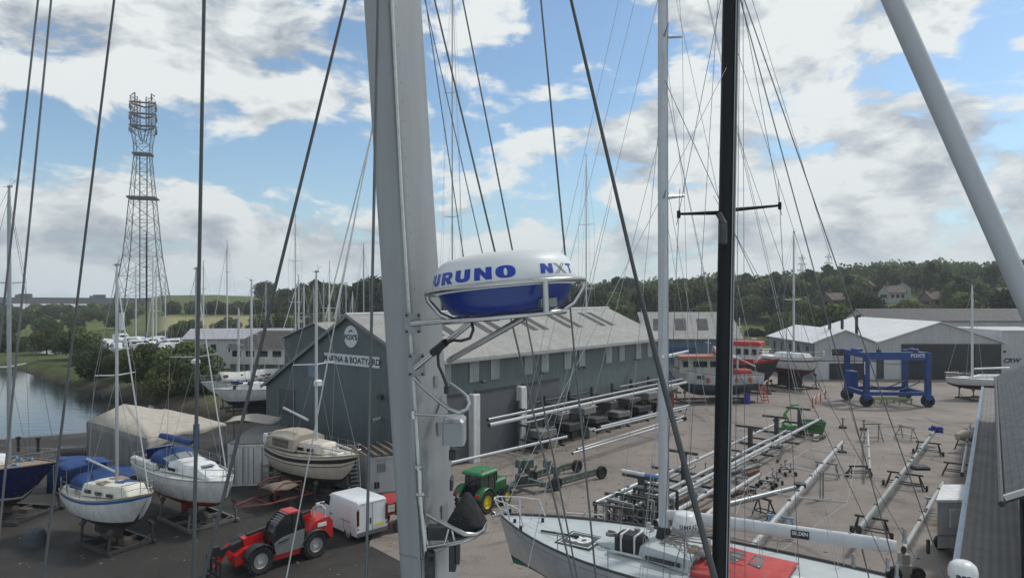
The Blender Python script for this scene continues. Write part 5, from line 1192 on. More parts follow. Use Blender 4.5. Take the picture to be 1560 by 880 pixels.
    for sy in (1, -1):
        for k in range(4): q.box((-1.2 + .8 * k, sy * 1.09, 2.65), (.5, .08, .6))
    q.build_each('window', GLASS, wh)
    q = MB(); q.box((1.64, 0, 1.62), (.05, 1.7, .5))
    for sy in (1, -1): q.box((0, sy * 1.12, 1.62), (2.6, .05, .5))
    q.build_each('red_panel', REDP, wh)
    q = MB(); q.tube([(-.5, 0, 3.6), (-.5, 0, 6.2)], .06, 7); q.tube([(-.5, -.8, 5.2), (-.5, .8, 5.2)], .03, 5); q.lathe([(.25, -.08), (.25, .08)], (.9, .5, 3.95), 12); q.build('signal_mast', WSPAR, r2)
    cradle('boat_cradle', 'dark steel cradle under the red topped fishing boat', (c2.x, c2.y, 0), r2.rotation_euler.z, 6, 2.4, 1.2, DGREY)
fishing_boat()
def far_yachts():
    # end-on yacht with red-brown underbody
    c = XY(1206, 77.5); d = Vector((.42, -.9, 0)).normalized(); L = 8.6
    r, sh = yacht('chocked_yacht', 'white yacht with black stripe and red brown underbody beside the office shed', c - d * L / 2, c + d * L / 2, 2.25, L, 3.6, 1.15, 1.45, .8, GEL, M('red brown antifouling', (.11, .035, .028), .8, 0, .2, 2, dirt=.4), dict(rows=((0, .1, .22, .34, .7, 1), (0, 0, 2, 0, 0)), stripe=BLACKP, tr=.7))
    q = MB(); trunk(q, -1.5, 2.4, 2.2, 1.2, 1.15, 1.2, .5); q.build('cabin', GEL, r, 40); keel_rudder(r, L, -.2, 2.15, 3.6, ANTIDK, -.3)
    top = P(1189, 357, 77.5).z - 2.25 - 1.2; mast_on(r, .3, 1.4, top, .13, WSPAR, (.45,), 3.2, L, wr=.014, wm=WIREL)
    rails(r, sh, L, -3.3, 2.6, 6, .6, r=.02)
    q = MB(); q.tube([(1.2, 2.6, -2.2), (.6, 1.7, .9)], .06, 5); q.tube([(1.7, 2.6, -2.2), (1.1, 1.7, .9)], .06, 5); q.build('boarding_ladder', ALU, r)
    cradle('boat_cradle', 'dark cradle under the yacht with red brown underbody', (c.x, c.y, 0), r.rotation_euler.z, 5, 2.8, 1.6, DGREY)
    # low racing yacht at the right, bow to the left
    b = P(1440, 583, 68.5); d = Vector((-1, -.02, 0)).normalized(); L = 10.5
    r, sh = yacht('low_white_yacht', 'low pale sports yacht with black underbody parked by the slate roofed building', b - d * L, b, 1.35, L, 3.0, .75, .85, .4, M('pale grey hull', (.48, .48, .47), .3, 0, .05, 1), ANTIDK, dict(tr=.85, rake=.02, rows=((0, .1, .3, .6, .8, 1), (0, 0, 0, 0, 2)), stripe=BLACKP))
    q = MB(); trunk(q, -1.8, 3.0, 1.7, .7, .77, .82, .32, slope=1.5); cb = q.build('cabin', GEL, r, 40); keel_rudder(r, L, .2, 1.3, 1.3, ANTIDK, -.2)
    q = MB()
    for sy in (1, -1): q.box((.2, sy * .78, .95), (1.4, .04, .1), rz=-sy * .1)
    q.build_each('cabin_window', GLASS, cb)
    top = P(1480, 436, 68.5).z - 1.35 - .9; mast_on(r, L / 2 - 2.7, .95, top, .12, WSPAR, (), 2.6, L, wr=.015, wm=WIREL, back=False)
    q = MB(); q.tube([(L / 2 - 2.9, 0, 1.7), (-1.2, 0, 1.8)], .09, 8); q.build('boom', WSPAR, r)
    rails(r, sh, L, -4, 3.4, 6, .5, r=.016)
    cradle('boat_cradle', 'dark trestle cradle under the low pale sports yacht', (r.location.x - 1, r.location.y, 0), r.rotation_euler.z, 5, 2.2, 1.1, DGREY)
    # two white boats beside the left corner of the shed
    for k, (px, py, Y, dv, lb, zz) in enumerate(((372, 592, 58, (-.75, -.66), 'white cruiser with cluttered deck beside the left corner of the grey shed', 1.6), (352, 580, 63, (-.8, -.6), 'white yacht under a pale flapping cover by the river bank', 1.5))):
        c = XY(px + 22, Y); d = Vector((*dv, 0)).normalized(); L = 7.6
        r, sh = yacht('shore_yacht', lb, c - d * L / 2, c + d * L / 2, zz, L, 2.8, .95, 1.2, .5, GEL, ANTIDK, dict(tr=.75))
        q = MB(); trunk(q, -1.0, 2.2, 1.8, 1.0, .95, 1.02, .5); q.build('cabin', GEL, r, 40); keel_rudder(r, L, 0, 1.4, 2, ANTIDK, -.2)
        rg = random.Random(k + 3); q = MB()
        for _ in range(26): q.bbox((rg.uniform(-3, 2.6), rg.uniform(-.9, .9), 1.25 + rg.random() * .4), (rg.uniform(.15, .5), rg.uniform(.15, .5), rg.uniform(.1, .35)), .03, rg.random() * 3)
        q.build_each('deck_gear', NAVY if k == 0 else M('brown deck gear', (.16, .08, .06), .8), r)
        if k == 1:
            q = MB(); q.grid(lambda u, v: (-3.2 + 5.5 * v, (u - .5) * 2.2, 1.95 - 1.6 * abs(u - .5) ** 1.3 + .06 * math.sin(7 * v)), 8, 8); q.build('deck_cover', M('pale cover sheet', (.52, .52, .50), .8, 0, .1, 2), r, 60, solid=.03)
        px_t, py_t = ((409, 428), (378, 470))[k]; top = P(px_t, py_t, Y).z - zz - 1.1; mast_on(r, .6, 1.1, top, .10, WSPAR, (.5,), 2.6, L, wr=.012, wm=WIREL)
        rails(r, sh, L, -3, 2.4, 5, .55)
        cradle('boat_cradle', ('steel cradle under the cluttered white cruiser', 'steel cradle under the yacht with the pale cover')[k], (c.x, c.y, 0), r.rotation_euler.z, 4, 2.2, 1.1, DGREY)
far_yachts()
def marina():
    """Yachts lying in the basin beyond the bank and behind the shed: each with its hull, cabin and bare mast."""
    rg = random.Random(9)
    rows = [(207, 402, 165, 0, 'first mast under the left leg of the pylon'), (223, 354, 158, 2, 'black mast in the middle of the pylon'), (233, 390, 150, 0, 'pale mast right of the black mast'), (238, 398, 156, 0, 'thin mast touching the right side of the pale thick mast'), (252, 415, 148, 0, 'mast under the right leg of the pylon'),
            (310, 398, 138, 0, 'thin mast right of the thick dark shroud'), (346, 367, 168, 0, 'tall lone mast above the white office roof'), (405, 428, 118, 1, 'short leaning mast behind the crossing backstay'), (450, 330, 98, 0, 'tallest white mast left of the grey shed gable'), (455, 420, 104, 0, 'slim mast hugging the tallest white mast'),
            (463, 433, 108, 0, 'short mast just right of the tallest white mast'), (493, 428, 116, 1, 'leaning grey mast left of the gable peak'), (502, 400, 100, 0, 'second tall white mast left of the gable peak'), (517, 440, 124, 1, 'short mast close left of the gable peak'), (527, 431, 112, 1, 'grey mast just left of the gable peak'), (537, 445, 122, 0, 'shortest mast right above the gable peak'),
            (554, 373, 95, 1, 'tall leaning mast right of the gable peak'), (893, 238, 78, 0, 'tall tapered mast rising behind the ridge of the big shed'), (689, -60, 74, 1, 'very tall thin mast rising right beside the radar mast'), (478, 437, 128, 1, 'small mast behind the motor sailer mast'), (300, 418, 144, 1, 'grey mast hidden close by the thick dark shroud')]
    for i, (px, py, Y, tone, lb) in enumerate(rows):
        c = XY(px + rg.uniform(-4, 4), Y); wz = -1.1 if px < 420 else 0.9; L = rg.uniform(9, 12); d = Vector((rg.uniform(-.5, .5), rg.choice((-1, 1)), 0)).normalized()
        m = XY(px, Y)
        r = thing('moored_yacht', 'moored white yacht, ' + lb, 'yacht', (m.x, m.y, wz), heading(d), 'yachts moored in the marina')
        q = MB(); sh = hull(q, L, 3.1, 1.0, 1.3, .4, n=12); q.build('hull', [GEL if tone != 2 else NAVY, ANTIDK, NAVY], r, 30)
        q = MB(); q.loft([[(x, y * (1 - 2 * t) * .97, z - .03) for t in (0, .5, 1)] for x, y, z in sh], closed=False); q.build('deck', DECK, r)
        q = MB(); trunk(q, -1.8, 2.6, 2.0, 1.2, 1.0, 1.05, .55); q.build('cabin', GEL, r, 40)
        sprayhood(r, -2.8, -1.4, 2.0, 1.2, .8, (BLUEF, TANF, NAVY)[i % 3], False)
        top = P(px, py, Y).z - wz - 1.0; q = MB(); lean = rg.uniform(-.25, .25)
        mast_on(r, 0, 1.0, top, .0009 * Y + .04, (WSPAR, GSPAR, CARBON)[tone], (.5,) if top < 14 else (.38, .68), 3.0, L, wr=.006 + .00008 * Y, sl=.3, wm=WIREL, furl=i % 3 == 0)
        if px > 420 or px == 405: cradle('boat_cradle', 'steel cradle under a laid up yacht behind the grey shed', (m.x, m.y, 0), heading(d), 4, 2.4, 1.0, DGREY, 'cradles behind the grey shed')
    for i in range(16):      # motor boats and yachts with lowered masts that fill the basin behind the willows
        px = 146 + i * 10.5 + rg.uniform(-4, 4); Y = rg.uniform(128, 168); c = XY(px, Y)
        r = thing('moored_motorboat', 'small white motor boat in the packed basin behind the willows', 'boat', (c.x, c.y, -1.15), rg.uniform(0, 6.28), 'motor boats in the packed basin')
        q = MB(); L = rg.uniform(7, 9.5); sh = hull(q, L, 2.9, 1.1, 1.5, .3, .9, n=10); q.build('hull', [GEL, ANTIDK, NAVY], r, 30)
        q = MB(); q.loft([[(x, y * (1 - 2 * t) * .97, z - .03) for t in (0, .5, 1)] for x, y, z in sh], closed=False); q.build('deck', DECK, r)
        q = MB(); trunk(q, -1.5, 2.0, 2.2, 1.4, 1.1, 1.2, 1.1, slope=.9); cb = q.build('cabin', GEL, r, 40)
        q = MB()
        for sy in (1, -1): q.box((0, sy * 1.0, 1.75), (1.8, .12, .35))
        q.build_each('cabin_window', GLASS, cb)
        if i % 2: sprayhood(r, -3.2, -1.5, 2.2, 1.2, 1.1, (BLUEF, NAVY, WHITEP)[i % 3], False)
    p0, p1 = XY(120, 128, -.8), XY(225, 140, -.8); d = thing('pontoon', 'long dark floating pontoon in the marina basin', 'pontoon', p0); q = MB(); q.bar(p0, p1, 2.2, .5); q.build('walkway', WOOD, d, w=WM(d))
    q = MB()
    for t in (.1, .4, .7, .95): q.tube([p0.lerp(p1, t) - Vector((0, 0, 2)), p0.lerp(p1, t) + Vector((0, 0, 2))], .18, 8)
    q.build('mooring_pile', DGREY, d, w=WM(d))
marina()
# ================================================================== vehicles and yard things
def wheel(root, c, r, w, rim, name='wheel', rr=.55, lugs=0):
    t = MB(); t.lathe([(r * rr, -w * .42), (r * .86, -w * .5), (r * .97, -w * .42), (r, -w * .2), (r, w * .2), (r * .97, w * .42), (r * .86, w * .5), (r * rr, w * .42)], c, 24, 'Y', cap=False)
    if lugs:
        for k in range(lugs):
            a = 2 * math.pi * k / lugs; cx, cz = math.cos(a) * r * 1.0, math.sin(a) * r * 1.0
            for sy in (-1, 1): t.box((c[0] + cx, c[1] + sy * w * .24, c[2] + cz), (.06, w * .46, .07), ry=-a, rz=0)
    o = t.build(name, RUBBER, root, 30)
    q = MB(); q.lathe([(.02, -w * .30), (r * .22, -w * .36), (r * .24, -w * .22), (r * rr * .95, -w * .16), (r * rr * 1.02, -w * .43), (r * rr * 1.02, w * .43), (r * rr * .95, w * .16), (r * .24, w * .22), (r * .22, w * .36), (.02, w * .30)], c, 20, 'Y'); q.build('rim', rim, o, 30)
    return o
def telehandler():
    f, b = G(393, 874), G(481, 847); d = (f - b).normalized(); c = (f + b) / 2; n = Vector((-d.y, d.x, 0))      # local y to the left of the heading; the near (camera) side must be one of them
    side = 1 if n.dot(-c) > 0 else -1
    wb = (f - b).length * 1.04; Wd = 1.75; c = c - n * side * Wd * .42
    r = thing('telehandler', 'red telescopic handler with black fork carriage parked beside the white van', 'telehandler', (c.x, c.y, 0), heading(d)); s = side; r.scale = (.92, .92, .94)
    CH = M('red machine paint', (0, 0, 0)); GY = M('grey cab paint', (.16, .165, .16), .5, 0, .08, 3); RIM = M('light grey wheel rim', (.38, .38, .38), .5, 0, .1, 4, dirt=.3)
    R_ = .545
    for x in (wb / 2, -wb / 2):
        for sy in (1, -1): wheel(r, (x, sy * Wd * .44, R_), R_, .42, RIM, lugs=22)
    q = MB()
    q.prism([(wb / 2 + .75, .35), (wb / 2 + .75, .75), (wb / 2 + .35, .95), (-wb / 2 - .2, .80), (-wb / 2 - .2, .42)], -.32, .32, lambda a, b_, k: (a, k, b_)); q.build('chassis', CH, r)
    q = MB(); q.prism([(-wb / 2 - .95, .62), (-wb / 2 - .95, 1.30), (-wb / 2 - .75, 1.52), (-wb / 2 - .1, 1.45), (-wb / 2 + .3, 1.1), (-wb / 2 + .3, .62)], -.72, .72, lambda a, b_, k: (a, k, b_)); q.build('counterweight', CH, r)
    q = MB(); q.bbox((.1, s * .66, .58), (wb - 1.15, .42, .42), .06); q.build('side_tank', CH, r)
    # mudguards
    for x in (wb / 2, -wb / 2):
        for sy in (1, -1):
            g = MB(); g.grid(lambda u, v: (x + (R_ + .09) * math.cos(math.pi * (.08 + .84 * u)), sy * Wd * .44 + (v - .5) * .48, R_ + (R_ + .07) * math.sin(math.pi * (.08 + .84 * u))), 12, 1); g.build('mudguard', BLACKP, r, 40, solid=.03)
    # boom on the far side
    A, B_ = Vector((-wb / 2 - .3, -s * .12, 1.42)), Vector((wb / 2 + 1.05, -s * .12, .98)); q = MB(); q.bar(A, A.lerp(B_, .8), .36, .40); q.build('boom', CH, r)
    q = MB(); q.bar(A.lerp(B_, .78), B_ + Vector((.2, 0, -.08)), .27, .30); q.bar(A + Vector((0, 0, .25)), A.lerp(B_, .75) + Vector((0, 0, .25)), .20, .10); q.build('inner_boom', BLACKP, r)
    q = MB(); q.bar((wb / 2 + 1.1, -s * .12, .95), (wb / 2 + 1.38, -s * .12, .42), .24, .22); q.tube([(wb / 2 + .8, -s * .12, 1.2), (wb / 2 + 1.25, -s * .12, .85)], .06, 8); q.bar((wb / 2 + .5, -s * .12, .5), (wb / 2 + 1.0, -s * .12, .9), .3, .24); q.build('boom_head', CH, r)
    q = MB()
    for z in (.25, .75): q.bar((wb / 2 + 1.5, -.62, z), (wb / 2 + 1.5, .62, z), .08, .10)
    for y in (-.6, -.25, .25, .6): q.bar((wb / 2 + 1.5, y, .12), (wb / 2 + 1.5, y, 1.0 if abs(y) < .3 else .8), .07, .07)
    q.bar((wb / 2 + 1.42, 0, .9), (wb / 2 + 1.42, 0, 1.25), .3, .25); fc = q.build('fork_carriage', BLACKP, r)
    q = MB()
    for y in (-.4, .4): q.bar((wb / 2 + 1.5, y, .06), (wb / 2 + 2.35, y, .05), .10, .05)
    q.build('fork', BLACKP, fc)
    # cab on the near side
    y0, y1 = s * .16, s * .88
    pr = [(-.62, .70), (-.72, 1.45), (-.55, 2.02), (.15, 2.06), (.55, 1.72), (.72, 1.2), (.62, .66)]
    q = MB(); q.prism([(a * .985, b_ * .99) for a, b_ in pr], y0 + s * .02, y1 - s * .02, lambda a, b_, k: (a, k, b_)); cb = q.build('cab_glass', GLASS, r)
    q = MB()
    for yy in (y0, y1):
        for (a, b_), (e, f_) in zip(pr, pr[1:] + pr[:1]): q.bar((a, yy, b_), (e, yy, f_), .07, .07, up=(0, 1, 0))
        q.bar((-.2, yy, .72), (-.18, yy, 2.04), .06, .06, up=(0, 1, 0))
    q.build('cab_frame', BLACKP, cb)
    q = MB(); q.prism([(-.66, .6), (-.70, 1.35), (.3, 1.22), (.66, 1.05), (.6, .58)], y1 - s * .0, y1 + s * .05, lambda a, b_, k: (a, k, b_)); dr = q.build('cab_door', GY, r)
    q = MB(); q.bar((.05, y1 + s * .07, 1.12), (.5, y1 + s * .07, 1.06), .03, .04); q.build('handle', BLACKP, dr)
    q = MB(); q.prism([(-.60, 2.03), (-.5, 2.14), (-.02, 2.14), (.06, 2.06)], y0 - s * .02, y1 + s * .02, lambda a, b_, k: (a, k, b_)); q.build('cab_roof', CH, r)
    q = MB()
    for k in range(5): q.bar((.1 + .09 * k, y0 + s * .05, 2.10 - .075 * k), (.1 + .09 * k, y1 - s * .05, 2.10 - .075 * k), .03, .03)
    q.build('roof_grille', GY, r)
    q = MB(); q.tube([(-wb / 2 - .3, s * .2, 1.45), (-wb / 2 - .3, s * .2, 1.85), (-wb / 2 - .4, s * .35, 1.98), (-wb / 2 - .55, s * .5, 1.98), (-wb / 2 - .6, s * .62, 1.85), (-wb / 2 - .6, s * .62, 1.45)], .055, 8); q.build('exhaust_guard', M('pale pipe', (.45, .43, .36), .5), r)
    q = MB(); q.tube([(.68, y1, 1.5), (.85, y1 + s * .2, 1.55)], .02, 5); q.bbox((.87, y1 + s * .24, 1.5), (.06, .18, .28), .02); q.build('mirror', BLACKP, r)
    q = MB(); q.box((-wb / 2 - .4, s * .735, 1.26), (.42, .03, .16)); q.build('side_badge', WHITEP, r)
telehandler()
def van():
    b1 = G(543, 829); L, W, h = 3.55, 1.55, 1.72; d = Vector((-.70, .714, 0)).normalized(); n = Vector((-d.y, d.x, 0))
    c = b1 + d * L / 2 - n * W / 2
    r = thing('van', 'white panel van seen from behind next to the red telehandler', 'van', (c.x, c.y, 0), heading(d))
    VW = M('white van paint', (.66, .68, .70), .35, 0, .04, 1.5, streak=.1, dirt=.1, coat=.3)
    q = MB(); rings = []
    def sec(x, top, wl=1.0):      # cross-section: sill, belt line, leaning side, rounded roof edge
        hw = W / 2 * wl; rt = max(.95, top); k = (rt - .95) / (h - .95); half = [(hw * .97, .28), (hw, .45), (hw, .92), (hw * (1 - .05 * k), .92 + (rt - .92) * .55), (hw * (1 - .085 * k), rt - .10), (hw * (1 - .12 * k), rt - .04), (hw * (1 - .22 * k), rt)]
        return [(x, y, z) for y, z in half] + [(x, -y, z) for y, z in reversed(half)]
    for x, top, wl in ((-L / 2 + .02, h - .12, .95), (-L / 2, h - .10, .975), (-L / 2 + .05, h - .03, .995), (-L / 2 + .2, h, 1), (L / 2 - 1.5, h, 1), (L / 2 - 1.3, h - .06, 1), (L / 2 - .78, 1.12, 1), (L / 2 - .3, .99, .99), (L / 2 - .05, .96, .93), (L / 2, .95, .86)): rings.append(sec(x, top, wl))
    q.loft(rings); q.build('body', VW, r, 28)
    for x in (L / 2 - .65, -L / 2 + .7):
        for sy in (1, -1): wheel(r, (x, sy * (W / 2 - .1), .3), .3, .2, M('hub cap', (.3, .3, .31), .4, .5))
    ys = 1
    for sy in (1, -1):
        g = MB(); g.prism([(L / 2 - 1.32, 1.02), (L / 2 - 1.36, 1.56), (L / 2 - 1.1, 1.50), (L / 2 - .78, 1.08)], sy * (W / 2 - .075), sy * (W / 2 - .02), lambda a, b, k: (a, k, b)); g.build('side_window', GLASS, r)
        g = MB()
        for x in (.35, -.75): g.box((x, sy * (W / 2 + .001), .68), (.010, .008, .5))
        g.bar((-1.3, sy * (W / 2 + .003), .80), (-.45, sy * (W / 2 + .003), .80), .012, .02); g.box((.25, sy * (W / 2 + .008), .85), (.16, .02, .04)); g.build('side_door_trim', BLACKP, r)
        g = MB(); g.box((-L / 2 - .005, sy * (W / 2 - .07), 1.05), (.05, .10, .62)); g.build('tail_light', M('dark red lamp', (.06, .008, .01), .2), r)
        g = MB(); g.bbox((L / 2 - .85, sy * (W / 2 + .09), 1.1), (.1, .16, .2), .03); g.build('wing_mirror', BLACKP, r)
    g = MB(); g.quad((L / 2 - 1.38, -.6, 1.66), (L / 2 - 1.38, .6, 1.66), (L / 2 - .76, .66, 1.11), (L / 2 - .76, -.66, 1.11)); g.build('windscreen', GLASS, r, solid=.02)
    g = MB(); g.box((-L / 2 - .012, 0, .95), (.02, .015, 1.25)); g.box((-L / 2 - .01, 0, .36), (.04, W - .1, .16)); dd = g.build('rear_door_trim', M('grey bumper', (.10, .10, .105), .6), r)
    g = MB()
    for sy in (1, -1):
        for z in (.6, 1.0, 1.4): g.box((-L / 2 - .012, sy * (W / 2 - .08), z), (.02, .08, .04))
    g.box((-L / 2 - .02, .1, .85), (.04, .04, .25)); g.build('rear_door_hinge', BLACKP, r)
    g = MB(); g.box((-L / 2 - .018, .1 - .45, .62), (.02, .42, .10)); g.build('number_plate', YELP, r)
van()
def tractor():
    b, f = G(738, 782), G(772, 767); d = (f - b).normalized(); n = Vector((-d.y, d.x, 0)); side = 1 if n.dot(-b) > 0 else -1
    wb = 1.75; c = (b + f) / 2 - n * side * .62
    r = thing('tractor', 'green tractor with yellow wheels and cab standing by the shed doors', 'tractor', (c.x, c.y, 0), heading(d))
    for sy in (1, -1):
        wheel(r, (-wb / 2, sy * .62, .56), .56, .36, YELP, lugs=18); wheel(r, (wb / 2, sy * .58, .40), .40, .28, YELP, lugs=16)
        g = MB(); g.grid(lambda u, v: (-wb / 2 + .66 * math.cos(math.pi * (.05 + .85 * u)), sy * .62 + (v - .5) * .42, .56 + .64 * math.sin(math.pi * (.05 + .85 * u))), 12, 1); g.build('mudguard', GREENP, r, 40, solid=.03)
        g = MB(); g.box((-wb / 2 - .62, sy * .62, .95), (.06, .22, .12)); g.build('tail_light', M('red lamp lens', (.5, .02, .02), .3), r)
    q = MB(); q.bbox((wb / 2 - .05, 0, .95), (1.25, .62, .56), .10); q.build('bonnet', GREENP, r)
    q = MB(); q.bbox((0, 0, .6), (2.0, .36, .35), .06); q.box((wb / 2 + .6, 0, .6), (.3, .5, .3)); q.build('chassis', BLACKP, r)
    q = MB(); q.loft([[(-1.0, .5, .75), (.15, .5, .75), (.15, -.5, .75), (-1.0, -.5, .75)], [(-.95, .48, 1.75), (.05, .48, 1.75), (.05, -.48, 1.75), (-.95, -.48, 1.75)]]); cb = q.build('cab_glass', GLASS, r)
    q = MB()
    for x in (-1.0, -.4, .12):
        for y in (-.5, .5): q.bar((x, y, .7), (x * .94, y * .96, 1.78), .06)
    q.build('cab_pillar', GREENP, cb)
    q = MB(); q.bbox((-.45, 0, 1.84), (1.42, 1.22, .16), .08); q.build('cab_roof', M('light green roof', (.02, .16, .06), .45, 0, .1, 3), r)
    q = MB(); q.tube([(.5, -.3, 1.2), (.5, -.3, 1.75)], .045, 8); q.build('exhaust', BLACKP, r)
    q = MB(); q.bar((-wb / 2 - .4, 0, .5), (-wb / 2 - .95, .0, .4), .5, .08); q.bbox((-wb / 2 - .8, 0, .62), (.3, .8, .4), .06); q.build('rear_hitch', GREENP, r)
    q = MB(); q.tube([(-.9, .5 * side, 1.95), (-.9, .5 * side, 2.08)], .05, 8); q.build('beacon', M('amber beacon', (.6, .2, .01), .3), r)
tractor()
def boat_mover():
    TG = M('grey green trailer paint', (.085, .115, .10), .6, 0, .15, 3, dirt=.4)
    a, b = G(845, 746), G(914, 728); d = (b - a).normalized(); n = Vector((-d.y, d.x, 0))
    r = thing('boat_trailer', 'long low grey green hydraulic boat trailer with two fat tyres beside the tractor', 'trailer', a, heading(d)); L = (b - a).length
    for y in (.0, 1.9):
        q = MB(); q.bar((-.9, y, .42), (L + .15, y, .50), .14, .22); q.bar((-.6, y, .2), (L * .9, y, .28), .08, .08)
        for k in range(6): q.bar((-.4 + L * k / 6, y, .2), (-.4 + L * k / 6, y, .45), .06)
        q.build('side_beam', TG, r); wheel(r, (0, y - .12, .36), .36, .26, DGREY); wheel(r, (L, y - .12, .36), .36, .26, DGREY)
    q = MB(); q.bar((-.9, 0, .45), (-.9, 1.9, .45), .2, .25); q.bar((-.9, .95, .45), (-2.6, .95, .4), .22, .2); q.bar((-.9, .1, .45), (-2.6, .95, .4), .12, .12); q.bar((-.9, 1.8, .45), (-2.6, .95, .4), .12, .12); q.build('drawbar', TG, r)
    for x, y, h in ((.15, .1, 1.05), (-.9, 1.8, 1.25), (1.2, 1.8, .9)):
        q = MB(); q.bar((x, y, .5), (x, y, h), .12); q.bbox((x, y, h), (.42, .34, .42), .05); q.bar((x, y, .6), (x + .5, y, h * .9), .06); q.build('support_arm', TG, r)
    q = MB(); q.bbox((-1.5, .95, .72), (.6, .5, .4), .06); q.build('pump_unit', DGREY, r)
    t = thing('jib_crane', 'grey green folding jack stand beside the boat trailer', 'jack stand', G(803, 738), .6); q = MB(); q.bar((0, 0, 0), (0, 0, 1.2), .22); q.bbox((0, 0, 1.2), (.65, .5, .5), .06); q.bar((-.4, 0, .06), (.5, 0, .06), .3, .1); q.bar((.1, 0, .1), (.8, .2, .9), .1); q.build('frame', TG, t)
boat_mover()
def hoist():
    c = XY(1350, 66.2); r = thing('travel_hoist', "blue four legged boat hoist lettered FOX'S in front of the dark doors", 'boat hoist', c, R(-2)); W, Ld, h = 5.6, 4.0, 4.9; hw, hl = W / 2, Ld / 2
    for sy in (-1, 1):
        for sx in (-1, 1):
            q = MB(); q.bar((sx * hw, sy * hl, .75), (sx * hw, sy * hl, h), .46, .42); q.bbox((sx * hw, sy * hl, .9), (.7, .62, .5), .06); q.build('leg', BLUEP, r); wheel(r, (sx * hw, sy * hl, .56), .56, .55, BLACKP)
    for sx in (-1, 1):
        q = MB(); q.bar((sx * hw, -hl - .3, h - .15), (sx * hw, hl + .3, h - .15), .4, .5); q.bar((sx * hw, -hl, 1.15), (sx * hw, hl, 1.15), .35, .4); q.build_each('side_beam', BLUEP, r)
        q = MB(); q.bbox((sx * (hw - .1), .3, h + .2), (.5, 1.2, .25), .06); q.build('winch_housing', BLUEP, r)
        q = MB()
        for y in (-1.2, 1.2): q.tube([(sx * (hw - .35), y, h - .2), (sx * (hw - .35), y, 2.1)], .035, 5)
        q.build('lifting_rope', DGREY, r)
    q = MB(); q.bar((-hw, -hl, h - .2), (hw, -hl, h - .2), .46, .7); q.build('cross_beam', BLUEP, r)
    q = MB(); q.bar((-hw, -hl, 1.2), (hw, -hl, 1.2), .3, .34); q.bar((-hw, hl, 1.2), (hw, hl, 1.2), .3, .34); q.build('lower_beam', BLUEP, r)
    q = MB(); put_text(q, "FOX'S", lambda x, y: (1.75 + x, -hl - .24, h - .15 + y), size=.42, bold=.012, xs=1.15); q.build('lettering', WHITEP, r)
    q = MB(); q.bbox((-hw - .55, -.2, 2.4), (.7, 1.3, 1.5), .06); q.build('engine_cabinet', BLUEP, r); q = MB(); q.box((-hw - .2, -hl - .215, 3.6), (.18, .02, 1.2)); q.build('warning_sign', WHITEP, r)
    q = MB()
    for sx in (-1, 1):
        q.bar((sx * hw + .1, -hl - .22, 1.6), (sx * hw + .1, -hl - .22, h - .6), .06, .03)
    q.build_each('cable_duct', DGREY, r)
    for sx in (-1, 1):
        for sy in (-1, 1):
            q = MB(); q.tube([(sx * hw + .25 * sx, sy * hl, 1.2), (sx * hw + .3 * sx, sy * hl, 2.4), (sx * hw + .27 * sx, sy * hl, h - .4)], .03, 6); q.build('hydraulic_hose', BLACKP, r)
    q = MB(); q.tube([(-hw, -hl - .1, h - .6), (-hw * .3, -hl - .1, h - .95), (hw * .4, -hl - .1, h - .9), (hw, -hl - .1, h - .6)], .025, 5); q.build('cable_loop', BLACKP, r)
    for sx in (-.6, .6): q = MB(); q.bbox((sx * hw, -hl, h + .28), (.35, .3, .28), .04); q.tube([(sx * hw, -hl, h + .4), (sx * hw, -hl, h + .62)], .05, 7); q.build('work_light', DGREY, r)
    q = MB(); q.grid(lambda u, v: (-hw + .4 + (W - .8) * u, -1.2 + .3 * v + 0, 2.1 - .75 * math.sin(math.pi * u)), 14, 1); q.grid(lambda u, v: (-hw + .4 + (W - .8) * u, 1.0 + .3 * v, 2.1 - .75 * math.sin(math.pi * u)), 14, 1); q.build('lifting_sling', M('dark webbing', (.05, .055, .05), .9), r, solid=.03)
    # keel stands and timber the hoist stands over
    t = thing('keel_trestle', 'low yellow green keel trestle standing under the blue hoist', 'trestle', (c.x + .2, c.y - .2, 0)); q = MB(); YG = M('faded yellow green paint', (.28, .33, .16), .6, 0, .2, 3, dirt=.3)
    for y in (-.5, .5): q.bar((-1.8, y, .5), (1.9, y, .5), .12, .14)
    for x in (-1.7, -.5, .7, 1.8):
        for y in (-.5, .5): q.bar((x, y, 0), (x, y, .5), .1)
        q.bar((x, -.5, .42), (x, .5, .42), .07)
    q.build('frame', YG, t)
hoist()
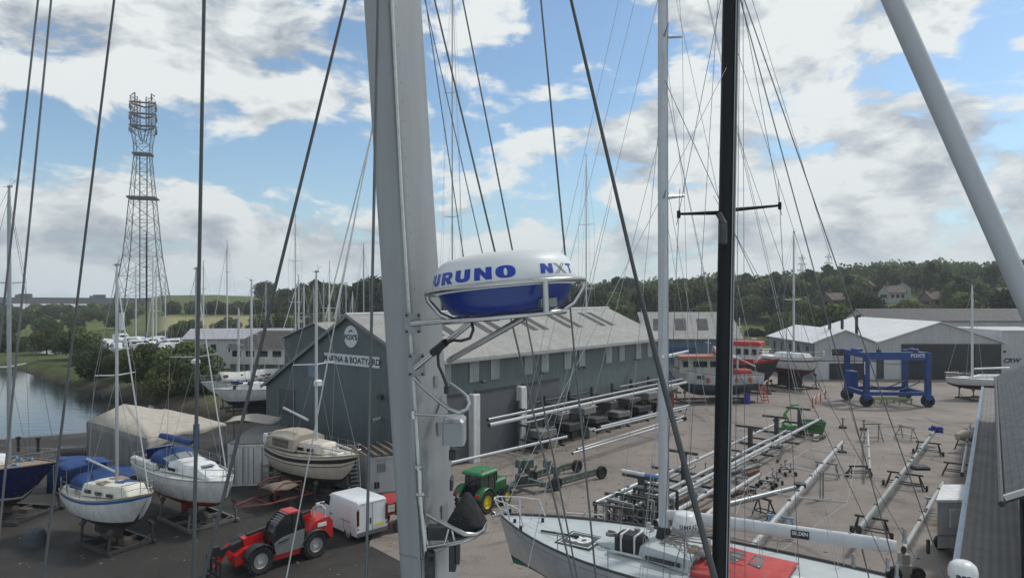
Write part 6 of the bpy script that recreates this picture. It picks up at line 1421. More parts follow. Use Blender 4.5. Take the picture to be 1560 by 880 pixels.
def containers():
    def cont(name, label, p, rz, W, D, h, m, doors=True, roofm=DGREY):
        r = thing(name, label, 'container', p, rz); q = MB(); q.box((W / 2, D / 2, h / 2 + .05), (W, D, h)); q.build('shell', m, r)
        q = MB(); q.box((W / 2, D / 2, h + .08), (W + .06, D + .06, .06)); q.build('roof', roofm, r)
        fr = MB()
        for x in (0, W): fr.bar((x, -.02, 0), (x, -.02, h + .1), .12, .1)
        for z in (.1, h): fr.bar((0, -.02, z), (W, -.02, z), .1, .12)
        fr.build('corner_frame', m, r)
        if doors:
            for k in (0, 1):
                q = MB(); q.box((W * (.255 + .49 * k), -.03, h / 2 + .05), (W * .46, .05, h - .25)); dr = q.build('door', m, r)
                g = MB()
                for f in (.12, .34): g.tube([(W * (f + .49 * k + .02), -.08, .2), (W * (f + .49 * k + .02), -.08, h - .1)], .022, 6)
                for z in (.5, 1.1, 1.7): g.box((W * (.05 + .9 * k), -.07, z), (.14, .05, .08))
                g.build('locking_bar', GALV, dr)
        return r
    CW = M('worn white container', (.60, .61, .60), .6, 0, .08, 1.5, streak=.25, dirt=.3, kind='corrugated', kscale=2.2, kdepth=.2)
    p = G(349, 741); cont('shipping_container', 'worn white shipping container with double doors behind the blue hooded yacht', p, R(6), 2.05, 5.2, 2.2, CW)
    r = cont('site_cabin', 'small white site cabin with one window between the motor sailer and the radar mast', G(563, 753), R(25), 2.3, 3.2, 1.85, M('site cabin white', (.42, .43, .43), .6, 0, .06, 1, streak=.25, dirt=.3), False)
    q = MB(); q.bbox((.62, -.02, 1.35), (.42, .06, .42), .02); q.build('window', M('grey cabin window', (.18, .19, .2), .3), r)
    q = MB()
    for x in (.3, .45): q.box((x, -.03, .45), (.1, .05, .32))
    q.build('vent', BLACKP, r)
    q = MB()
    for k in range(6): q.bar((-.2 + .5 * k, -.3, 2.06), (-.4 + .5 * k, 3.0, 2.06), .08, .06)
    q.build('roof_timber', WOOD, r)
    p = G(541, 750); t = thing('boarding_ladder', 'aluminium boarding steps between the motor sailer bow and the site cabin', 'steps', p, R(20)); q = MB()
    for k in range(8): q.box((.0, .10 * k, .18 + .19 * k), (.55, .18, .03))
    q.build('tread', ALU, t); q = MB()
    for sx in (-1, 1): q.bar((sx * .29, -.1, 0), (sx * .29, .85, 1.7), .05); q.bar((sx * .29, .85, 0), (sx * .29, .85, 1.7), .05)
    q.build('side_rail', ALU, t)
    # red machine behind the mast, red trailer frame under the cream boat
    p = G(592, 806); t = thing('red_trailer', 'red covered yard trailer half hidden behind the radar mast', 'trailer', p, R(40)); q = MB(); q.grid(lambda u, v: (-.5 + 2.6 * u, -.6 + 1.4 * v, 1.28 + .16 * math.sin(math.pi * v) + .04 * math.sin(6 * u)), 10, 6); q.build('red_cover', M('red tarpaulin', (.30, .02, .025), .8, 0, .12, 2), t, 50, solid=.04)
    q = MB()
    for x in (-.45, .8, 2.0):
        for y in (-.55, .75): q.bar((x, y, .3), (x, y, 1.28), .06)
    for y in (-.55, .75):
        for z in (.45, .85): q.bar((-.5, y, z), (2.1, y, z), .06)
    for x in (-.45, .8, 2.0): q.bar((x, -.55, .4), (x, .75, .4), .08)
    q.build('frame', M('dull red paint', (.16, .02, .02), .6, 0, .2, 3), t)
    for x in (.2, 1.5):
        for y in (-.55, .75): wheel(t, (x, y, .28), .28, .16, DGREY)
    p = G(412, 775); t = thing('red_boat_trailer', 'dull red tubular boat trailer in front of the motor sailer', 'trailer', p, R(50)); q = MB(); DR = M('rusty red paint', (.13, .025, .02), .7, 0, .25, 3, dirt=.3)
    for y in (-.7, .7): q.tube([(-1.6, y * .4, .5), (-.6, y, .5), (1.9, y, .5)], .055, 7); q.tube([(1.2, y, .5), (1.2, y * 1.1, 1.25), (.3, y * 1.0, 1.3)], .04, 7); q.tube([(-.2, y, .5), (-.2, y * 1.1, 1.1), (.3, y, 1.3)], .04, 7)
    for x in (-.5, .6, 1.8): q.tube([(x, -.7, .5), (x, .7, .5)], .05, 7)
    q.build('frame', DR, t); 
    for y in (-.85, .85): wheel(t, (.7, y, .28), .28, .18, DGREY)
    q = MB(); q.grid(lambda u, v: (-.2 + 1.5 * u, -.6 + 1.2 * v, .95 + .28 * math.sin(math.pi * v) * math.sin(math.pi * (u * .9 + .05)) + .05 * math.sin(9 * u)), 8, 8); q.build('brown_cover', M('brown tarpaulin', (.17, .13, .105), .9, 0, .15, 2), t, 60, solid=.03)
    # railings beside the container
    t = thing('timber_railing', 'pale timber railing panel beside the white container', 'railing', G(398, 742), R(20)); q = MB()
    for k in range(3): q.bar((0, 0, .35 + .4 * k), (2.3, 0, .35 + .4 * k), .05, .09)
    for x in (0, 1.1, 2.3): q.bar((x, 0, 0), (x, 0, 1.3), .08)
    q.build('rail', M('pale timber', (.28, .26, .22), .8), t)
    # covered boxes left
    p = G(48, 832); t = thing('covered_drum', 'dark drum under a blue grey sheet on the gravel below the navy yacht', 'drum', p + Vector((0, .2, 0))); q = MB(); q.lathe([(.42, 0), (.40, .35), (.36, .55), (.30, .62), (.02, .64)], (0, 0, 0), 12); q.build('sheet', M('blue grey sheet', (.05, .065, .075), .8, 0, .2, 3, bump=.4), t, 40)
containers()
def blue_covers():
    for px, py, rz, L, W, h, lb in ((118, 742, .3, 2.4, 1.5, 1.65, 'tall blue tarpaulin covered frame left of the small striped yacht'), (188, 748, -.5, 2.8, 1.6, 1.2, 'boat shaped blue tarpaulin covered dinghy behind the small striped yacht')):
        p = G(px, py); t = thing('tarpaulin_cover', lb, 'cover', p, rz, None); q = MB()
        q.grid(lambda u, v: (-L / 2 + L * v, (u - .5) * W * 1.05, h * max(0, min(1, (1 - abs(2 * u - 1) ** 12))) * (.92 + .06 * math.sin(3 * v + 1)) + .04 * math.sin(9 * v) * math.sin(7 * u)), 14, 10); q.build('sheet', BLUEF, t, 60, solid=.04)
        q = MB()
        for x in (-L / 2 + .1, L / 2 - .1):
            for y in (-W * .38, W * .38): q.bar((x, y, 0), (x, y, h * .8), .07)
            q.bar((x, -W * .38, h * .8), (x, W * .38, h * .8), .07)
        q.build('frame', WOOD, t)
    p = G(130, 695); t = thing('grey_dinghy', 'upturned grey dinghy with a white bow by the water edge', 'dinghy', p + Vector((0, .5, 0)), .4); q = MB(); hull(q, 3.2, 1.4, .5, .7, .15, n=10); q.build('hull', M('grey dinghy hull', (.2, .2, .2), .6), t, 30)
    q = MB(); q.bbox((1.4, 0, .75), (.8, .6, .35), .1); q.build('bow_cover', WHITEP, t); t.location.z = .15
    for px, py, lb in ((28, 688, 'first bollard on the quay edge, in front of the bright water'), (58, 689, 'second bollard on the quay edge, nearest the blue cover')):
        p = G(px, py); t = thing('bollard', lb, 'bollard', p); q = MB(); q.tube([(0, 0, 0), (0, 0, .9)], .09, 8); q.lathe([(.16, .88), (.18, .98), (.02, 1.05)], (0, 0, 0), 10); q.build('post', BLACKP, t)
blue_covers()
def tent():
    A, B_, P0, C_ = P(224, 668, 37.4), P(133, 641, 41.6), P(189, 615, 42.0), P(344, 645, 41.8); D_ = B_ + (C_ - A)
    mid = (C_ + D_) / 2; mid.z = P(292, 632, mid.y).z
    r = thing('boat_tent', 'large tan canvas boat tent with sagging roof beside the river', 'tent', ((A.x + C_.x) / 2, (A.y + C_.y) / 2, 0)); w = WM(r)
    rg = random.Random(2)
    def patch(p00, p10, p11, p01, n, sag):
        def fn(u, v):
            a = p00.lerp(p10, u).lerp(p01.lerp(p11, u), v); s = math.sin(math.pi * u) * math.sin(math.pi * v)
            return a + Vector((0, 0, -sag * s + .03 * mnoise.noise((a.x * 1.5, a.y * 1.5, 1))))
        return fn
    q = MB(); q.grid(patch(A, C_, mid, P0, 10, .12), 12, 12); q.grid(patch(B_, D_, mid, P0, 10, .12), 12, 12); q.add([A, B_, P0], [(0, 1, 2)]); q.build('roof', TANF, r, 60, w=w, solid=.03)
    SW = M('grey translucent sheet', (.20, .20, .19), .8, 0, .12, 2, streak=.3)
    def side(a, b): return lambda u, v: (lambda p: Vector((p.x, p.y, 0)) + (p - Vector((p.x, p.y, 0))) * v + Vector((.05 * math.sin(14 * u), .05 * math.cos(11 * u), 0)) * (1 - v * .7))(a.lerp(b, u))
    q = MB(); q.grid(side(A, B_), 24, 6); q.grid(side(A, A.lerp(C_, .22)), 8, 6); q.grid(side(D_, B_), 16, 4); q.build('side_sheet', SW, r, 70, w=w, solid=.02)
    q = MB()
    f = lambda u, v: (lambda a: Vector((a.x, a.y, a.z - (1 - v) * (.25 + .9 * max(0, .5 - u) ** 2 * 2.2 + .12 * math.sin(12 * u)))))(A.lerp(C_, u) + Vector((.02, -.05, 0)))
    q.grid(f, 26, 3); q.build('valance', TANF, r, 70, w=w, solid=.02)
    q = MB()
    for p in (A, B_, C_, D_, A.lerp(C_, .5), A.lerp(B_, .5)): q.tube([(p.x, p.y, 0), p - Vector((0, 0, .08))], .05, 7)
    q.tube([P0 - Vector((0, 0, .1)), mid - Vector((0, 0, .1))], .05, 7); q.build('pole', GALV, r, w=w)
    c2 = P(382, 640, 44); t = thing('small_awning', 'small pale awning sheet on poles above the white container', 'awning', (c2.x, c2.y, 0)); q = MB()
    q.grid(lambda u, v: (-1.6 + 3.2 * u, -1.2 + 2.4 * v, c2.z + .25 - .5 * abs(u - .45) - .12 * math.sin(math.pi * v)), 8, 8); q.build('sheet', TANF, t, 60, solid=.03); q = MB()
    for x in (-1.5, 1.5):
        for y in (-1.1, 1.1): q.tube([(x, y, 0), (x, y, c2.z - .2)], .04, 6)
    q.build('pole', GALV, t)
tent()

# ------------------------------------------------------------------ spars on trestles and racks
def trestle(label, p, rz, h=.9, w=.9, m=DGREY, wheels=False, group='spar trestles in the yard'):
    r = thing('trestle', label, 'trestle', (p[0], p[1], 0), rz, group); q = MB()
    q.bar((0, -w / 2, h), (0, w / 2, h), .08, .09); q.build('top_bar', m, r); q = MB()
    for sy in (1, -1):
        for sx in (1, -1): q.bar((sx * .34, sy * w * .52, .03), (0, sy * w * .38, h), .055)
        q.bar((-.24, sy * w * .48, .28), (.24, sy * w * .48, .28), .045)
    q.bar((.24, -w * .48, .28), (.24, w * .48, .28), .045); q.bar((-.24, -w * .48, .28), (-.24, w * .48, .28), .045); q.build('leg', m, r)
    if wheels:
        for sy in (1, -1):
            g = MB(); g.lathe([(.15, -.05), (.15, .05)], (0, sy * w * .6, .15), 12, 'Y'); g.build('wheel', RUBBER, r)
    return r
def spar(label, a, b, rad, m=WSPAR, squash=.65, side=(0, 0, 1), ends=DGREY, spreaders=(), slots=0, group=None, caps=True, taper=.85, name='spar', cat='mast'):
    rad *= .86; a, b = Vector(a), Vector(b); r = thing(name, label, cat, a.lerp(b, .5), 0, group); w = WM(r); q = MB(); q.tube([a, a.lerp(b, .7), b], [rad, rad, rad * taper], 12, squash=squash, side=side); q.build('tube', m, r, 40, w=w)
    d = (b - a).normalized(); sd_ = d.cross(Vector((0, 0, 1))).normalized()
    q = MB(); q.bar(a - d * .0 + Vector((0, 0, rad)), b + Vector((0, 0, rad * taper)), rad * .22, rad * .16); q.build('track', GALV, r, w=w)
    if caps:
        for e, s in ((a, -1), (b, 1)):
            q = MB(); q.tube([e, e + d * s * .10], rad * (1.12 if s < 0 else taper * 1.12), 12, squash=squash, side=side); q.build('end_cap', ends, r, w=w)
    for t, l, dz in spreaders:
        for s in (1, -1):
            p = a.lerp(b, t); q = MB(); q.tube([p, p + sd_ * s * l + Vector((0, 0, dz))], [.05, .03], 6, squash=.55); q.build('spreader', m, r, w=w)
    rg = random.Random(len(label)); q = MB()
    for k in range(slots): p = a.lerp(b, rg.uniform(.08, .92)); q.bar(p - d * .12 + Vector((0, 0, rad * 1.0)), p + d * .12 + Vector((0, 0, rad * 1.0)), rad * .9, .05)
    if slots: q.build('fitting', DGREY, r, w=w)
    return r
def at_z(px, py, z): return G(px, py, z)
def yard_spars():
    UU, VV = U, V
    def hd(a, b): return heading(b - a)
    # long white mast with spreaders, on trestles
    a, b = at_z(1140, 838, 1.0), at_z(1283, 673, 1.0)
    spar('longest white mast with open spreaders lying on trestles right of the black mast', a, b, .17, spreaders=((.36, 2.2, .1), (.60, 1.75, .1), (.83, 1.3, .1)), slots=5)
    d = (b - a).normalized(); sdv = d.cross(Vector((0, 0, 1)))
    q = thing('mast_rigging', 'thin stainless wires stretched between the spreaders of the longest white mast', 'rigging', a.lerp(b, .5)); w = WM(q); m = MB()
    for s in (1, -1):
        pts = [a.lerp(b, .36) + sdv * s * 2.2 + Vector((0, 0, .1)), a.lerp(b, .60) + sdv * s * 1.75 + Vector((0, 0, .1)), a.lerp(b, .83) + sdv * s * 1.3 + Vector((0, 0, .1))]
        m.tube([a + sdv * s * .9] + pts + [b], .012, 4)
    m.build('wire', WIREL, q, w=w)
    trestle('blue topped trestle under the longest white mast', a.lerp(b, .23) - Vector((0, 0, 1)), hd(a, b), .85, 1.1, M('pale blue trestle', (.20, .33, .50), .6, 0, .15, 3))
    trestle('galvanised trestle under the far end of the longest white mast', a.lerp(b, .74) - Vector((0, 0, 1)), hd(a, b), .85, 1.2, GALV)
    p = G(1254, 762); t = thing('prop_stand', 'thin upright grey prop stand right of the longest white mast', 'stand', p); m = MB(); m.bar((0, 0, 0), (0, 0, 1.5), .06); m.bar((-.15, 0, 0), (-.15, 0, 1.45), .05); m.bar((-.4, 0, .05), (.4, 0, .05), .1, .08); m.build('frame', GALV, t)
    # grey green mast
    a, b = at_z(1309, 806, .95), at_z(1424, 657, .95)
    spar('long grey green mast on three trestles with blue wrapping at its far end', a, b, .19, M('grey green spar', (.34, .38, .37), .45, .3, .08, 1.5), slots=12)
    m = MB(); wr = thing('blue_wrapping', 'bundle of blue cloth tied to the far end of the grey green mast', 'wrapping', b + Vector((0, 0, .1))); rg = random.Random(3)
    for k in range(7): m.bbox((rg.uniform(-.4, .5), rg.uniform(-.3, .3), rg.uniform(-.05, .25)), (.45, .22, .18), .05, rg.random() * 3)
    m.build('cloth', M('blue cloth', (.03, .04, .25), .9), wr)
    for t_, lb, ww in ((.10, 'low trestle under the near end of the grey green mast', 1.3), (.47, 'wide dark trestle under the middle of the grey green mast', 1.7), (.86, 'tall trestle under the far end of the grey green mast', 1.4)): trestle(lb, a.lerp(b, t_) - Vector((0, 0, .95)), hd(a, b) , .78, ww, DGREY, True)
    p = a.lerp(b, .52); t = thing('black_cushion', 'black padded cushion lying beside the middle of the grey green mast', 'cushion', (p.x + .55, p.y - .1, .8)); m = MB(); m.bbox((0, 0, .1), (.9, .7, .2), .08); m.build('pad', BLACKP, t)
    # right hand spars
    a, b = at_z(1377, 836, 1.15), at_z(1437, 735, 1.15)
    spar('white spar standing on a stand beside the grey catering trailer', a, b, .14, slots=4); trestle('trestle under the spar beside the grey trailer', a.lerp(b, .75) - Vector((0, 0, 1.1)), hd(a, b), 1.0, .8, GALV)
    t = thing('mast_stand', 'pale upright stand with black wheels holding the near end of a white spar', 'stand', (a.x, a.y, 0), 0); m = MB(); m.bar((0, 0, 0), (0, 0, 1.0), .3, .3); m.bbox((0, 0, .5), (.45, .4, .35), .06); m.build('post', M('beige stand paint', (.3, .29, .26), .6), t)
    for sx in (-1, 1): wheel(t, (sx * .42, -.1, .28), .28, .18, DGREY)
    a, b = at_z(1466, 722, .8), at_z(1478, 646, .8)
    spar('short white mast with a tan bundle near the lean-to wall', a, b, .14, slots=4); trestle('dark trestle under the short mast with the tan bundle', a.lerp(b, .18) - Vector((0, 0, .8)), hd(a, b), .7, 2.0, DGREY); trestle('small trestle at the far end of the short mast with the tan bundle', a.lerp(b, .66) - Vector((0, 0, .8)), hd(a, b), .65, 1.4, DGREY)
    p = a.lerp(b, .62); t = thing('tan_bundle', 'tan rolled tarpaulin bundle lying across the short white mast', 'tarpaulin', (p.x, p.y, .9)); m = MB(); m.tube([(-.7, 0, .1), (-.2, .1, .22), (.3, -.05, .2), (.75, .05, .12)], [.22, .32, .34, .2], 9); m.build('roll', TANF, t, 50)
    a, b = at_z(1325, 715, .7), at_z(1322, 655, .7)
    spar('thin white mast pointing straight away on two trestles, right of the spreader mast', a, b, .11, slots=2); trestle('wheeled trestle at the near end of the straight pointing mast', a - Vector((0, -1.2, .7)), 1.57, .6, 1.1, DGREY, True); trestle('tall open frame at the far end of the straight pointing mast', b - Vector((0, .5, .7)), 1.57, 1.25, 1.3, GALV)
    trestle('small empty trestle standing alone below the blue hoist', G(1381, 670), R(10), .95, 1.5, GALV)
    for px, py, lb in ((1283, 690, 'tiny black jack stand on the open concrete'), (1284, 652, 'short jack stand with red foot near the green rack'), (1316, 655, 'grey jack stand left of the straight pointing mast')):
        p = G(px, py); t = thing('jack_stand', lb, 'jack', p); m = MB(); m.tube([(0, 0, .1), (0, 0, .75)], .05, 7); m.bbox((0, 0, .1), (.5, .4, .2), .05); m.bar((-.12, 0, .75), (.12, 0, .75), .12, .05); m.build('stand', DGREY, t)
    # dark spar with pulley wheel
    a, b = at_z(1092, 772, 1.0), at_z(1217, 741, 1.0)
    r = spar('dark grey spar ending in a black pulley wheel, behind the black mast', a, b, .15, GSPAR, .9); m = MB(); m.lathe([(.12, -.12), (.30, -.10), (.27, 0), (.30, .10), (.12, .12)], b + Vector((.05, 0, .08)), 16); m.build('pulley_wheel', BLACKP, r, w=WM(r))
    trestle('low trestle under the dark spar with the pulley wheel', a.lerp(b, .55) - Vector((0, 0, 1)), hd(a, b), .85, .8, DGREY)
yard_spars()
def tee_racks():
    posts = [((1218, 665), 'dark T shaped mast rack post, farthest of the row by the green skip'), ((1183, 681), 'dark T shaped mast rack post, second from the green skip'), ((1143, 700), 'dark T shaped mast rack post, third from the green skip'), ((1042, 748), 'dark T shaped mast rack post just right of the white mast'), ((977, 796), 'dark T shaped mast rack post with blue and white topped arm')]
    for k, ((px, py), lb) in enumerate(posts):
        p = G(px, py); r = thing('mast_rack_post', lb, 'rack post', p, heading(U), 'T shaped mast rack posts'); q = MB(); q.bar((0, 0, 0), (0, 0, 2.0), .24, .24); q.bar((-.3, 0, .04), (.3, 0, .04), .7, .08); q.build('post', DGREY, r)
        q = MB(); q.bar((0, -.75, 2.06), (0, .95, 2.06), .16, .13); q.build('top_arm', DGREY, r)
        q = MB(); q.bar((0, -1.5, 1.0), (0, 1.9, 1.0), .15, .13); q.build('lower_arm', DGREY, r)
        q = MB(); q.bar((0, -1.5, .45), (0, 1.6, .45), .13, .11); q.build('lower_arm', DGREY, r)
        if k == 4:
            q = MB(); q.tube([(0, 1.0, 2.2), (0, -.2, 2.2)], .10, 9); q.build('white_roll', WHITEP, r); q = MB(); q.tube([(0, -.2, 2.2), (0, -1.1, 2.2)], .10, 9); q.build('blue_roll', M('blue and white wrap', (.10, .18, .40), .7), r)
    Vr = -V
    base = [G(px, py) for (px, py), _ in posts]; near, far = base[4], base[0]; d = (far - near).normalized()
    def along(t, off, z): p = near + d * t + Vr * off; return Vector((p.x, p.y, z))
    Lr = (far - near).length
    items = [(.5, Lr + 1.5, 1.05, 1.22, .13, WSPAR, 'long white mast with black end cap on the right rack arms', .62), (-1.5, Lr - 5.5, .5, 1.20, .11, GSPAR, 'grey mast lying inside the long white one on the rack arms', .7), (4.6, Lr - .6, -.9, 1.20, .11, WSPAR, 'slim white mast on the left arms of the rack row', .7), (-2.2, 4.2, -1.1, 1.2, .12, ALU, 'short aluminium mast end in the left arms behind the white mast', .7),
             (-1.8, 3.4, -.7, 1.22, .10, ALU, 'second short aluminium mast end in the left arms', .8), (-1.2, 6.5, 1.35, .62, .14, WSPAR, 'white mast on the low arms near the radar tripod', .65), (2.0, Lr - 2.5, .45, .62, .10, GSPAR, 'grey spar on the lowest arms of the rack row', .8), (3.0, Lr - 1.5, -.5, .62, .10, ALU, 'aluminium spar on the lowest left arms of the rack row', .8), (1.0, 9, -1.4, .6, .09, GSPAR, 'thin grey spar low at the left edge of the rack row', .8)]
    for t0, t1, off, z, rad, m, lb, sq in items: spar(lb, along(t0, off, z), along(t1, off, z), rad, m, sq, ends=BLACKP, slots=3)
    a, b = at_z(1100, 757, .8), at_z(1157, 722, .8); spar('short pale mast section right of the rack row with a rope tail', a, b, .13, WSPAR)
    trestle('rusty trestle under the short pale mast section', a.lerp(b, .6) - Vector((0, 0, .8)), heading(b - a), .66, 1.0, DGREY)
    a, b = at_z(1046, 815, .95), at_z(1092, 770, .95); spar('white mast butt lying beyond the radar tripod', a, b, .16, WSPAR)
    # boards, trays and clutter stored under the rack: each its own piece
    rg = random.Random(8); CL = [WOOD, DGREY, GALV, M('rusty steel', (.12, .055, .03), .8, 0, .3, 5), TANF, GSPAR]
    for k in range(26):
        t = rg.uniform(-2.5, Lr + 1); off = rg.uniform(-1.2, 1.9); p = along(t, off, 0); th = thing('stored_plank', 'loose plank or spar piece stored under the mast rack row', 'plank', p, heading(U) + rg.uniform(-.25, .25), 'loose pieces under the mast rack'); q = MB(); l = rg.uniform(.8, 3.2); q.bbox((0, 0, .1 + .1 * rg.random()), (l, rg.uniform(.1, .4), rg.uniform(.08, .25)), .02); q.build('board', CL[k % 6], th)
    for px, py in ((1000, 790), (985, 795), (1085, 725), (1108, 715), (1160, 690), (1130, 735), (1180, 735), (1200, 722), (1168, 742)):
        p = G(px, py); th = thing('spar_dolly', 'small wheeled spar dolly among the stored masts', 'dolly', p, rg.random() * 3, 'wheeled spar dollies'); q = MB(); q.bar((-.45, 0, .35), (.45, 0, .35), .1, .1); q.bar((0, -.35, .3), (0, .35, .3), .1, .08); q.bar((-.4, 0, .35), (-.4, 0, .75), .06); q.bar((.4, 0, .35), (.4, 0, .75), .06); q.build('frame', GALV, th)
        for x, y in ((-.4, -.3), (-.4, .3), (.4, -.3), (.4, .3)): q = MB(); q.lathe([(.12, -.04), (.12, .04)], (x, y, .12), 10, 'Y'); q.build('wheel', RUBBER, th)
tee_racks()
def frames_near_boat():
    """The steel cradle frames stacked beyond the racing yacht, and the white scaffold frame next to them."""
    rg = random.Random(6)
    for k in range(9):
        p = at_z(935 + 9 * k, 822 - 3.2 * k, 0); t = thing('cradle_frame', 'dark steel cradle frame standing in the stack beyond the racing yacht', 'frame', (p.x, p.y, 0), heading(V) + rg.uniform(-.15, .15), 'stacked steel cradle frames'); q = MB(); w, h = rg.uniform(1.3, 1.8), rg.uniform(1.1, 1.75)
        q.bar((-w / 2, 0, 0), (-w / 2, 0, h), .1); q.bar((w / 2, 0, 0), (w / 2, 0, h), .1); q.bar((-w / 2, 0, h), (w / 2, 0, h), .1); q.bar((-w / 2, 0, .3), (w / 2, 0, .3), .1); q.bar((-w / 2, 0, .3), (w / 2, 0, h * .7), .06); q.bar((0, 0, .3), (0, 0, h), .07); q.build('frame', (DGREY, GALV, DGREY)[k % 3], t)
        if k % 2 == 0: q = MB(); q.tube([(w * .3, -.1, .6), (w * .3, -.1, h + .1)], .06, 7); q.bbox((w * .3, -.1, h + .1), (.25, .2, .12), .03); q.build('prop', GALV, t)
    for k, (px, py) in enumerate(((955, 835), (985, 822), (1005, 812))):
        p = at_z(px, py - 14, 0); t = thing('tyre', 'black tyre leaning among the stacked cradle frames', 'tyre', (p.x, p.y, .35), .4 * k, 'tyres among the cradle frames'); q = MB(); q.lathe([(.2, -.1), (.33, -.1), (.36, 0), (.33, .1), (.2, .1)], (0, 0, 0), 14, 'Y'); q.build('tread', RUBBER, t)
    A, B_ = G(862, 822), G(921, 826); h = 1.25; d = (B_ - A); t = thing('scaffold', 'white tubular scaffold frame standing beyond the racing yacht bow', 'scaffold frame', A); q = MB()
    for z in (.1, .62, 1.15): q.tube([(0, 0, z), d + Vector((0, 0, z))], .03, 6)
    bk = Vector((-.3, 1.0, 0))
    for o in (Vector((0, 0, 0)), d * .5, d): q.tube([o, o + Vector((0, 0, h))], .03, 6); q.tube([o + Vector((0, 0, h)), o + bk * .8 + Vector((0, 0, .1))], .025, 6)
    q.tube([(0, 0, .1), d * .5 + Vector((0, 0, h))], .022, 6); q.tube([d * .5 + Vector((0, 0, h)), d + Vector((0, 0, .1))], .022, 6); q.build('tube', WHITEP, t)
frames_near_boat()
def shed_rack():
    """Masts stored on steel racks along the long side of the shed."""
    N0 = Vector((-5.6, 39.4, 0)); Vr = -V
    def at(s, off, z): p = N0 + U * s + Vr * off; return Vector((p.x, p.y, z))
    for k in range(8):
        s = 9.0 + 3.0 * k; p = at(s, 1.25, 0); r = thing('storage_rack', 'dark steel upright of the mast rack along the shed wall', 'rack', p, heading(U), 'rack uprights along the shed'); q = MB(); q.bar((0, .9, 0), (0, .9, 3.3), .16); q.bar((0, -.6, 0), (0, -.6, .12), .4, .1); q.build('upright', DGREY, r)
        for z in (.75, 1.7, 2.75): q = MB(); q.bar((0, .95, z), (0, -.75, z), .12, .13); q.build('arm', DGREY, r)
    # (start along the wall, end, distance from the wall, height)
    def line(pa, pb, z, rad, lb, m=WSPAR, **k): spar(lb, at_z(*pa, z), at_z(*pb, z), rad, m, **k)
    line((746, 647), (1046, 582), 2.95, .13, 'long white mast topmost on the rack along the shed wall', ends=BLACKP)
    line((744, 639), (1040, 577), 3.0, .10, 'dark grey mast lying behind the topmost white one on the shed rack', GSPAR, ends=BLACKP)
    line((690, 704), (862, 665), 1.6, .10, 'slim white mast low in front of the shed roller doors', ends=WHITEP)
    line((873, 690), (1040, 640), .8, .09, 'white mast on the lowest arms of the shed rack', ALU); line((880, 684), (1042, 634), .85, .08, 'second white mast on the lowest arms of the shed rack', ALU)
    line((915, 650), (1050, 617), 1.9, .09, 'thin white mast on the middle arms of the shed rack'); line((905, 656), (1045, 622), 1.85, .08, 'thin grey mast on the middle arms of the shed rack', GSPAR)
    line((566, 640), (602, 631), 3.0, .12, 'white mast end poking out left of the radar mast by the gable')
    rg = random.Random(12)
    for k in range(12):
        s = 10.5 + 1.65 * k; z = (.95, 1.85)[k % 2]; p = at(s, 1.15, z); t = thing('stored_sheet', 'pale folded sheet bundle stacked on the shed rack', 'sheet', p, heading(U) + rg.uniform(-.1, .1), 'pale sheet bundles on the shed rack'); q = MB(); q.bbox((0, -.1, .12), (rg.uniform(1.2, 1.9), 1.3, .3 + .25 * rg.random()), .04); q.build('sheet', (M('dull white panel', (.19, .19, .18), .7, 0, .2, 2, dirt=.4), M('grey panel', (.08, .08, .08), .7, 0, .2, 2), DGREY)[k % 3], t)
    for k in range(13):
        s = 9.6 + 1.55 * k; p = at(s, 1.0 + .5 * rg.random(), 0); t = thing('pallet_load', 'dark pallet load stored under the shed rack', 'pallet', p, heading(U) + rg.uniform(-.2, .2), 'pallet loads under the shed rack'); q = MB(); q.box((0, 0, .07), (1.1, .9, .12)); q.build('pallet', WOOD, t); q = MB(); q.bbox((0, 0, .35), (.95, .8, .5 + .2 * rg.random()), .05); q.build('load', (DGREY, GALV, BLACKP)[k % 3], t)
    for k, (s0, ln, off, z, rr) in enumerate(((9.2, 9, .9, 1.86, .07), (12, 12, .5, 1.86, .09), (11, 7, .3, 2.92, .08), (16, 11, .6, .9, .10), (10, 6, .2, .9, .08), (19, 9, .1, 1.86, .08), (22, 8, .5, 2.92, .07), (13, 15, -.2, 2.92, .06))):
        spar('one of the darker spars packed at the back of the shed rack', at(s0, off, z), at(s0 + ln, off, z), rr, (GSPAR, ALU, DGREY)[k % 3], group='spars at the back of the shed rack', caps=False)
    for k in range(22):
        s = 9.4 + .95 * k; p = at(s, .75 + .5 * rg.random(), 0); t = thing('leaning_board', 'dark board or rolled cover leaning behind the shed rack', 'board', p, heading(U) + rg.uniform(-.5, .5), 'boards leaning behind the shed rack'); q = MB(); h = rg.uniform(.9, 2.4); w_ = rg.uniform(.15, .7)
        q.loft([[(-w_ / 2, 0, 0), (w_ / 2, 0, 0), (w_ / 2, .07, 0), (-w_ / 2, .07, 0)], [(-w_ / 2, .35, h), (w_ / 2, .35, h), (w_ / 2, .42, h), (-w_ / 2, .42, h)]]); q.build('board', (DGREY, BLACKP, GALV, WOOD, DGREY)[k % 5], t)
    p = at(29.2, 1.2, 0); t = thing('red_cabinet', 'dark red cabinet at the far end of the shed rack', 'cabinet', p, heading(U)); q = MB(); q.bbox((0, 0, .85), (.6, .7, 1.7), .04); q.build('body', M('dark red paint', (.16, .012, .02), .5), t); q = MB(); q.box((0, -.36, .9), (.5, .03, 1.4)); q.build('door', M('dark red paint', (0, 0, 0)), t)
shed_rack()
